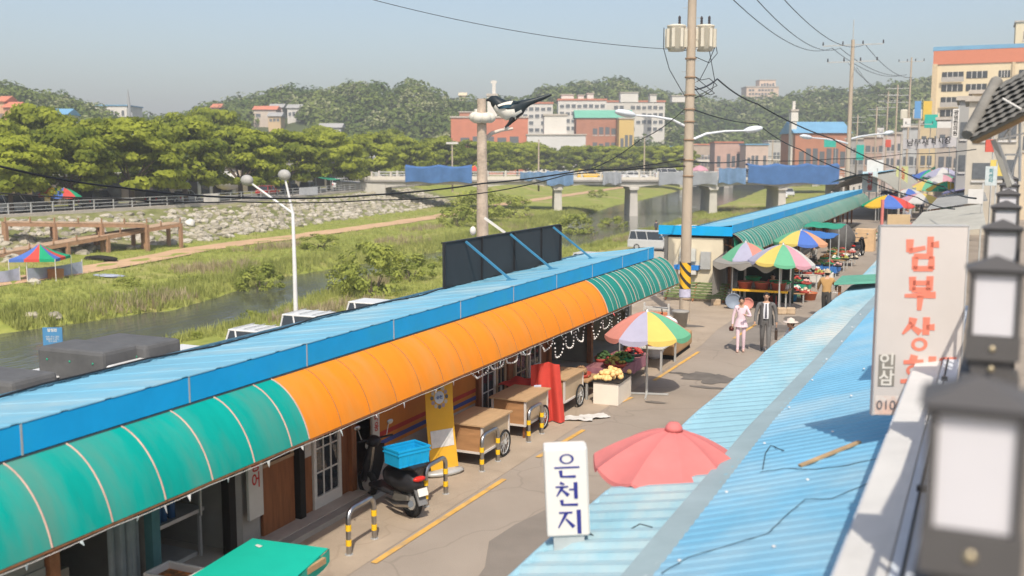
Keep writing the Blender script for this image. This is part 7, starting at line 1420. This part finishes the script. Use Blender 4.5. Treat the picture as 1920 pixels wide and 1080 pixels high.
# ================================================================== PEOPLE
skin = M('skin',(.50,.30,.20),.55,.05); hairb = M('hair_black',(.015,.012,.012),.5,.1)
TMP = bpy.data.scenes.new('tmp')
def person(label, loc, rz, J, rad, cols, head_dir=0, extra=None):
    """J: joint name -> (x,y,z); one skinned body, coloured by its nearest bone. +y is forward."""
    bones = [('pel','spi'),('spi','che'),('che','nek'),('nek','hed'),('che','shl'),('shl','ell'),('ell','wrl'),('wrl','hal'),('che','shr'),('shr','elr'),('elr','wrr'),('wrr','har'),('pel','hil'),('hil','knl'),('knl','anl'),('anl','tol'),('pel','hir'),('hir','knr'),('knr','anr'),('anr','tor')]
    names = ['pel']+[b_ for _,b_ in bones]; idx = {n_:i for i,n_ in enumerate(names)}
    me = bpy.data.meshes.new('body'); me.from_pydata([J[n_] for n_ in names],[(idx[a],idx[b_]) for a,b_ in bones],[]); o = bpy.data.objects.new('body',me); TMP.collection.objects.link(o)
    sk = o.modifiers.new('s','SKIN'); sk.use_smooth_shade = True; ss = o.modifiers.new('d','SUBSURF'); ss.levels = 2; ss.render_levels = 2
    for i,n_ in enumerate(names): r_ = rad[n_]; me.skin_vertices[0].data[i].radius = r_ if isinstance(r_,tuple) else (r_,r_)
    me.skin_vertices[0].data[0].use_root = True
    
    with bpy.context.temp_override(scene=TMP,view_layer=TMP.view_layers[0]): dg = bpy.context.evaluated_depsgraph_get(); m2_ = bpy.data.meshes.new_from_object(o.evaluated_get(dg))
    bpy.data.objects.remove(o)
    R_ = thing('person',label,'person',loc,rz); body = link('body',m2_,None,R_)
    keys = list(dict.fromkeys(cols.values())); 
    m2_.materials.clear()
    for k in keys: m2_.materials.append(k)
    reg = {'nek':'skin','hed':'skin','hal':'skin','har':'skin','shl':'top','ell':'top','wrl':'top','shr':'top','elr':'top','wrr':'top','spi':'top','che':'top','hil':'leg','knl':'leg','anl':'leg','hir':'leg','knr':'leg','anr':'leg','tol':'shoe','tor':'shoe'}
    seg = [(Vector(J[a]),Vector(J[b_]),b_) for a,b_ in bones]
    for p in m2_.polygons:
        c = p.center; best = None; bd_ = 9
        for a,b_,n_ in seg:
            t = max(0,min(1,(c-a).dot(b_-a)/max(1e-6,(b_-a).length_squared))); d_ = (c-(a+(b_-a)*t)).length-(.03 if n_ in('spi','che') else 0)
            if d_ < bd_: bd_ = d_; best = n_
        r_ = reg[best]
        if best == 'spi' and c.z < J['pel'][2]+.05: r_ = 'leg'
        if r_ == 'leg' and c.z > J['pel'][2]+.06: r_ = 'top'
        p.material_index = keys.index(cols[r_]); p.use_smooth = True
    H_ = Vector(J['hed']); 
    b = MB(); b.ell((0,0,0),(.078,.095,.115),14,10); b.v = [(x*(1-.18*max(0,-z/.115)),y,z) for x,y,z in b.v]; hd = b.build('head',skin,R_); hd.location = H_; hd.rotation_euler.z = head_dir
    b = MB(); b.ell((0,-.012,.022),(.086,.1,.108),14,10); b.v = [(x,y,max(z,.0) if y > .03 else max(z,-.07)) for x,y,z in b.v]; b.build('hair',cols.get('hair',hairb),hd)
    b = MB(); b.tube([(0,.088,.0),(0,.112,-.02),(0,.092,-.03)],[.01,.016,.01],6); b.build('nose',skin,hd)
    
    for s_ in (-1,1): b = MB(); b.ell((s_*.03,.088,.012),(.014,.008,.007),8,5); b.build('eye',black,hd)
    b = MB(); b.ell((0,.088,-.055),(.024,.008,.006),8,5); b.build('mouth',M('lips',(.4,.13,.11),.5),hd)
    for s_ in (-1,1): b = MB(); b.ell((s_*.08,0,-.005),(.012,.02,.03),8,5); b.build('ear',skin,hd)
    for w_,h_ in (('wrl','hal'),('wrr','har')):     # palm, four fingers, thumb
        a = Vector(J[w_]); e = Vector(J[h_]); t = (e-a).normalized(); sd = Vector((1,0,0)) if abs(t.x) < .6 else Vector((0,1,0)); sd = (Vector((0,1,0))-t*t.y).normalized(); n_ = t.cross(sd); b = MB()
        for k in range(4): st = e+sd*(.03-.02*k); L = (.055,.065,.062,.045)[k]; b.tube([st-t*.02,st+t*L*.6,st+t*L+n_*.015],[.0095,.009,.007],6)
        b.tube([a+t*.03+sd*.025,a+t*.06+sd*.05,a+t*.09+sd*.05],[.011,.01,.008],6); b.build('fingers',skin,R_)
    if extra: extra(R_)
    return R_
def joints(h=1.72, lean=0, arm_l=(0,0), arm_r=(0,0), leg_l=0, leg_r=0, bend_l=.1, bend_r=.1, sw=.19, elbow_l=.2, elbow_r=.2, kl=None, kr=None):
    s_ = h/1.72; J = {'pel':(0,0,.93),'spi':(0,.01+lean*.15,1.1),'che':(0,.0+lean*.35,1.33),'nek':(0,.01+lean*.5,1.49),'hed':(0,.03+lean*.6,1.62)}
    for sd,sg,arm,el,lg,bd_ in (('l',1,arm_l,elbow_l,leg_l,bend_l),('r',-1,arm_r,elbow_r,leg_r,bend_r)):
        sx = -sg; c = J['che']; sh = Vector((sx*sw,c[1],c[2]+.08)); J['sh'+sd] = tuple(sh); a = arm[0]; o_ = arm[1]
        el_p = sh+Vector((sx*(.05+.28*math.sin(o_)),.28*math.sin(a),-.28*math.cos(a)*math.cos(o_))); J['el'+sd] = tuple(el_p)
        w_ = el_p+Vector((sx*(.02-.1*el if el > .6 else .02),.25*math.sin(a+el),-.25*math.cos(a+el))); J['wr'+sd] = tuple(w_); J['ha'+sd] = tuple(w_+(w_-el_p).normalized()*.085)
        hp = Vector((sx*.09,0,.88)); J['hi'+sd] = tuple(hp); kn = hp+Vector((0,.42*math.sin(lg),-.42*math.cos(lg))); J['kn'+sd] = tuple(kn); an = kn+Vector((0,.40*math.sin(lg-bd_),-.40*math.cos(lg-bd_))); J['an'+sd] = tuple(an); J['to'+sd] = tuple(an+Vector((0,.15,-.035 if bd_ < .5 else -.1)))
    zmin = min(J['tol'][2],J['tor'][2])-.03; return {k:(v[0]*s_,v[1]*s_,(v[2]-zmin)*s_) for k,v in J.items()}
def radii(k=1.0,w=1.0): return {'pel':(.145*w,.11*w),'spi':(.13*w,.095*w),'che':(.155*w,.105*w),'nek':.055,'hed':.07,'shl':.07*k,'ell':.05*k,'wrl':.036*k,'hal':(.03,.022),'shr':.07*k,'elr':.05*k,'wrr':.036*k,'har':(.03,.022),'hil':.09*k,'knl':.065*k,'anl':.048*k,'tol':.038,'hir':.09*k,'knr':.065*k,'anr':.048*k,'tor':.038}
# man in the grey suit
suit = M('grey_suit',(.15,.145,.14),.8,.1,6); shirt = M('white_shirt',(.75,.75,.78),.7,.03); tie = M('dark_tie',(.08,.08,.10),.6); shoeb = M('black_shoe',(.015,.015,.015),.3)
mp_ = gp(1434,661)
def mx(R_):
    b = MB(); b.grid(lambda u,v: ((u-.5)*(.17-.02*v), .115+.022*math.sin(PI*u)+.01*math.sin(PI*v), 1.47-.46*v), 6, 8); b.build('shirt_front',shirt,R_,solid=.01)
    b = MB(); b.grid(lambda u,v: ((u-.5)*(.035+.025*v), .148+.012*math.sin(PI*v), 1.45-.42*v), 2, 8); b.build('tie',tie,R_,solid=.008)
    for s_ in (-1,1): b = MB(); b.grid(lambda u,v: (s_*(.07+.10*u+.01*v), .125-.04*u+.02*(1-v)-.1*u*u, 1.46-.66*v+.02*u), 5, 10); b.build('jacket_front',suit,R_,solid=.014)
    b = MB(); b.grid(lambda u,v: (.2*math.sin(PI*(u-.5))*(1+.1*v), -.12*math.cos(PI*(u-.5))-.02*v, 1.12-.32*v), 10, 4); b.build('jacket_skirt',suit,R_,solid=.012)
    b = MB(); b.tube([(.16*math.cos(a),.115*math.sin(a),1.0) for a in np.linspace(0,2*PI,20)],.016,5,False); b.build('belt',black,R_)
face = math.atan2(-mp_.y,-mp_.x)-PI/2
person('man in a grey suit, white shirt and dark tie walking toward us with a briefcase',(mp_.x,mp_.y,0),face,joints(1.76,0,(-.12,.08),(.1,.1),.22,-.12,.12,.35,.2),radii(1.05),{'skin':skin,'top':suit,'leg':suit,'shoe':shoeb,'hair':hairb},0,mx)
lh = Matrix.Rotation(face,3,'Z') @ Vector((.29,-.02,.62)) ; BC = thing('briefcase','dark briefcase carried in the hand of the suited man','briefcase',(mp_.x+(Matrix.Rotation(face,3,'Z')@Vector((-.30,-.06,0))).x,mp_.y+(Matrix.Rotation(face,3,'Z')@Vector((-.30,-.06,0))).y,.40),face)
b = MB(); b.bx(-.04,.04,-.19,.19,0,.29); b.build('case',M('brown_leather',(.06,.04,.03),.5),BC,bevel=.02); b = MB(); b.tube([(0,-.07,.28),(0,-.06,.35),(0,.06,.35),(0,.07,.28)],.01,6); b.build('handle',black,BC)
# woman in the pale pink suit
pink = M('pale_pink_suit',(.72,.55,.60),.75,.05,5); wp = gp(1388,660); fw = math.atan2(-wp.y,-wp.x)-PI/2; skinl = skin
def wx_(R_):
    b = MB(); b.grid(lambda u,v: ((.125+.075*v)*math.cos(2*PI*u), (.095+.05*v)*math.sin(2*PI*u), .99-.24*v+.0*u), 20, 5); b.build('jacket_peplum',pink,R_,solid=.01)
    b = MB(); b.ell((0,.0,1.40),(.06,.05,.03),10,5); b.build('collar',M('ivory_collar',(.74,.68,.60),.7),R_)
    b = MB(); b.ell((.075,.1,1.30),(.022,.012,.02),8,5); b.build('brooch',M('brooch_pink',(.5,.28,.25),.5),R_)
person('woman in a pale pink trouser suit walking with one arm folded across her waist',(wp.x,wp.y,0),fw,joints(1.60,0,(.15,.25),(.0,.1),.02,.12,.2,.12,.165,elbow_l=1.7,elbow_r=.1),radii(.84,.86),{'skin':skin,'top':pink,'leg':pink,'shoe':M('beige_shoe',(.55,.36,.3),.4),'hair':hairb},0,wx_)
hb = Matrix.Rotation(fw,3,'Z') @ Vector((.27,.0,0)); b = MB(); b.lathe([(0,0),(.06,.0),(.075,.07),(.05,.13),(0,.14)],n=12); o = b.build('hand_bag',M('dark_red_bag',(.08,.015,.015),.4)); o.location=(wp.x+hb.x,wp.y+hb.y,.62); tag(o,'small dark handbag in the hand of the woman in pink','handbag')
# others
tan_j = M('tan_jacket',(.42,.25,.10),.85,.1,5); darkt = M('dark_trousers',(.06,.055,.05),.85,.1); cap_m = M('tan_cap',(.42,.33,.22),.8)
def cap(R_,z,m=cap_m,brim=.15): b = MB(); b.lathe([(brim,0),(brim*.98,.012),(.098,.02),(.094,.08),(.0,.12)],(0,0,.045),16); b.build('hat',m,[c for c in R_.children if c.name.startswith('head')][0])
q = gp(1548,596); person('person in a tan jacket and cap walking away behind a handcart',(q.x,q.y,0),.1,joints(1.66,.18,(.5,.15),(.5,.15),.2,-.2,.1,.3,.2,elbow_l=.5,elbow_r=.5),radii(1.15,1.15),{'skin':skin,'top':tan_j,'leg':darkt,'shoe':shoeb},0,lambda R_: cap(R_,1.60,cap_m,.13))
HC = thing('handcart','small dark handcart pushed by the person in the tan jacket','cart',(q.x+.05,q.y+.75,0),.1)
b = MB(); b.bx(-.28,.28,-.3,.4,.25,.5); b.build('tray',black,HC,bevel=.02); b = MB(); b.tube([(-.25,-.3,.45),(-.25,-.55,.9),(.25,-.55,.9),(.25,-.3,.45)],.015,6); b.build('handle',steel,HC); wheels(HC,(0,),.6,.13)
q = gp(1492,606,1.42); person('elderly person in a white sun hat standing at the edge of the lower roof',(q.x,q.y,0),2.4,joints(1.5,.25,(.3,.1),(.35,.1),.1,-.1,.1,.15,.17,elbow_l=.8,elbow_r=.8),radii(.95,1.05),{'skin':skin,'top':M('white_blouse',(.6,.58,.6),.8,.1,6),'leg':M('grey_skirt',(.2,.2,.22),.8),'shoe':shoeb},0,lambda R_: cap(R_,1.46,M('sun_hat',(.62,.52,.45),.8),.19))
def sit(h=1.5):
    J = joints(h,.2,(.5,.15),(.5,.15),elbow_l=.7,elbow_r=.7); dz = -.42
    for k in ('knl','knr'): x,y,z = J[k]; J[k] = (x*1.5,.38,J['pel'][2]-.05)
    for k,kk in (('anl','tol'),('anr','tor')): x,y,z = J[k]; J[k] = (x*1.4,.36,J['pel'][2]-.42); J[kk] = (x*1.4,.5,J['pel'][2]-.46)
    zm = min(J['tol'][2],J['tor'][2])-.03; return {k:(v[0],v[1],v[2]-zm) for k,v in J.items()}
for (x,y,rz,c,l,z) in ((-6.8,39.75,PI,(.42,.08,.08),'seller in a red jacket sitting behind the red tubs',0.0),(-7.1,47.6,2.6,(.05,.12,.25),'seller in a dark blue jacket sitting beside the display tables',0),(-7.2,54.2,2.4,(.3,.28,.25),'seller in grey sitting under the green tarpaulin',0)):
    person(l,(x,y,z),rz,sit(),radii(1.05,1.1),{'skin':skin,'top':M('jk%d'%int(y),c,.85,.1,5),'leg':darkt,'shoe':shoeb})
    b = MB(); b.cyl((0,0,0),.17,.34,14,.14); o = b.build('stool',M('stool_red',(.4,.07,.05),.5)); o.location=(x,y,0); tag(o,'plastic stool under the '+l.split(' sitting')[0],'stool')
q = gp(1230,442,LOW); person('person in dark clothes standing near the silver van',(q.x,q.y,LOW+.02),1.0,joints(1.7),radii(1.05),{'skin':skin,'top':M('navy_top',(.08,.09,.12),.8),'leg':darkt,'shoe':shoeb})
for i,(x,y,c,l) in enumerate(((-3.6,72,(.5,.2,.18),'shopper in a faded red top in the far street'),(-4.6,88,(.3,.3,.34),'shopper in grey under the pale parasol'),(-3.2,100,(.6,.56,.5),'shopper in white in the far street'),(-4.4,108,(.1,.12,.2),'shopper in navy in the far street'))):
    person(l,(x,y,0),U(0,6),joints(1.62,0,(.1,.1),(-.1,.1),.2,-.2),radii(1.0),{'skin':skin,'top':M('sh%d'%i,c,.8),'leg':darkt,'shoe':shoeb})
bpy.data.scenes.remove(TMP)
# ================================================================== AIR
b = MB(); b.bx(-1300,1400,-300,2900,-6.5,95)
hz = b.build('haze',None); hm = bpy.data.materials.new('haze_air'); hm.use_nodes = True; hn = hm.node_tree.nodes; hn.clear(); ho = hn.new('ShaderNodeOutputMaterial'); hv = hn.new('ShaderNodeVolumePrincipled'); hm.node_tree.links.new(hv.outputs[0],ho.inputs['Volume'])
hv.inputs['Density'].default_value = .0008; hv.inputs['Color'].default_value = (.95,.95,.95,1); hv.inputs['Anisotropy'].default_value = .2
hz.data.materials.clear(); hz.data.materials.append(hm); tag(hz,None,None,None,'stuff')
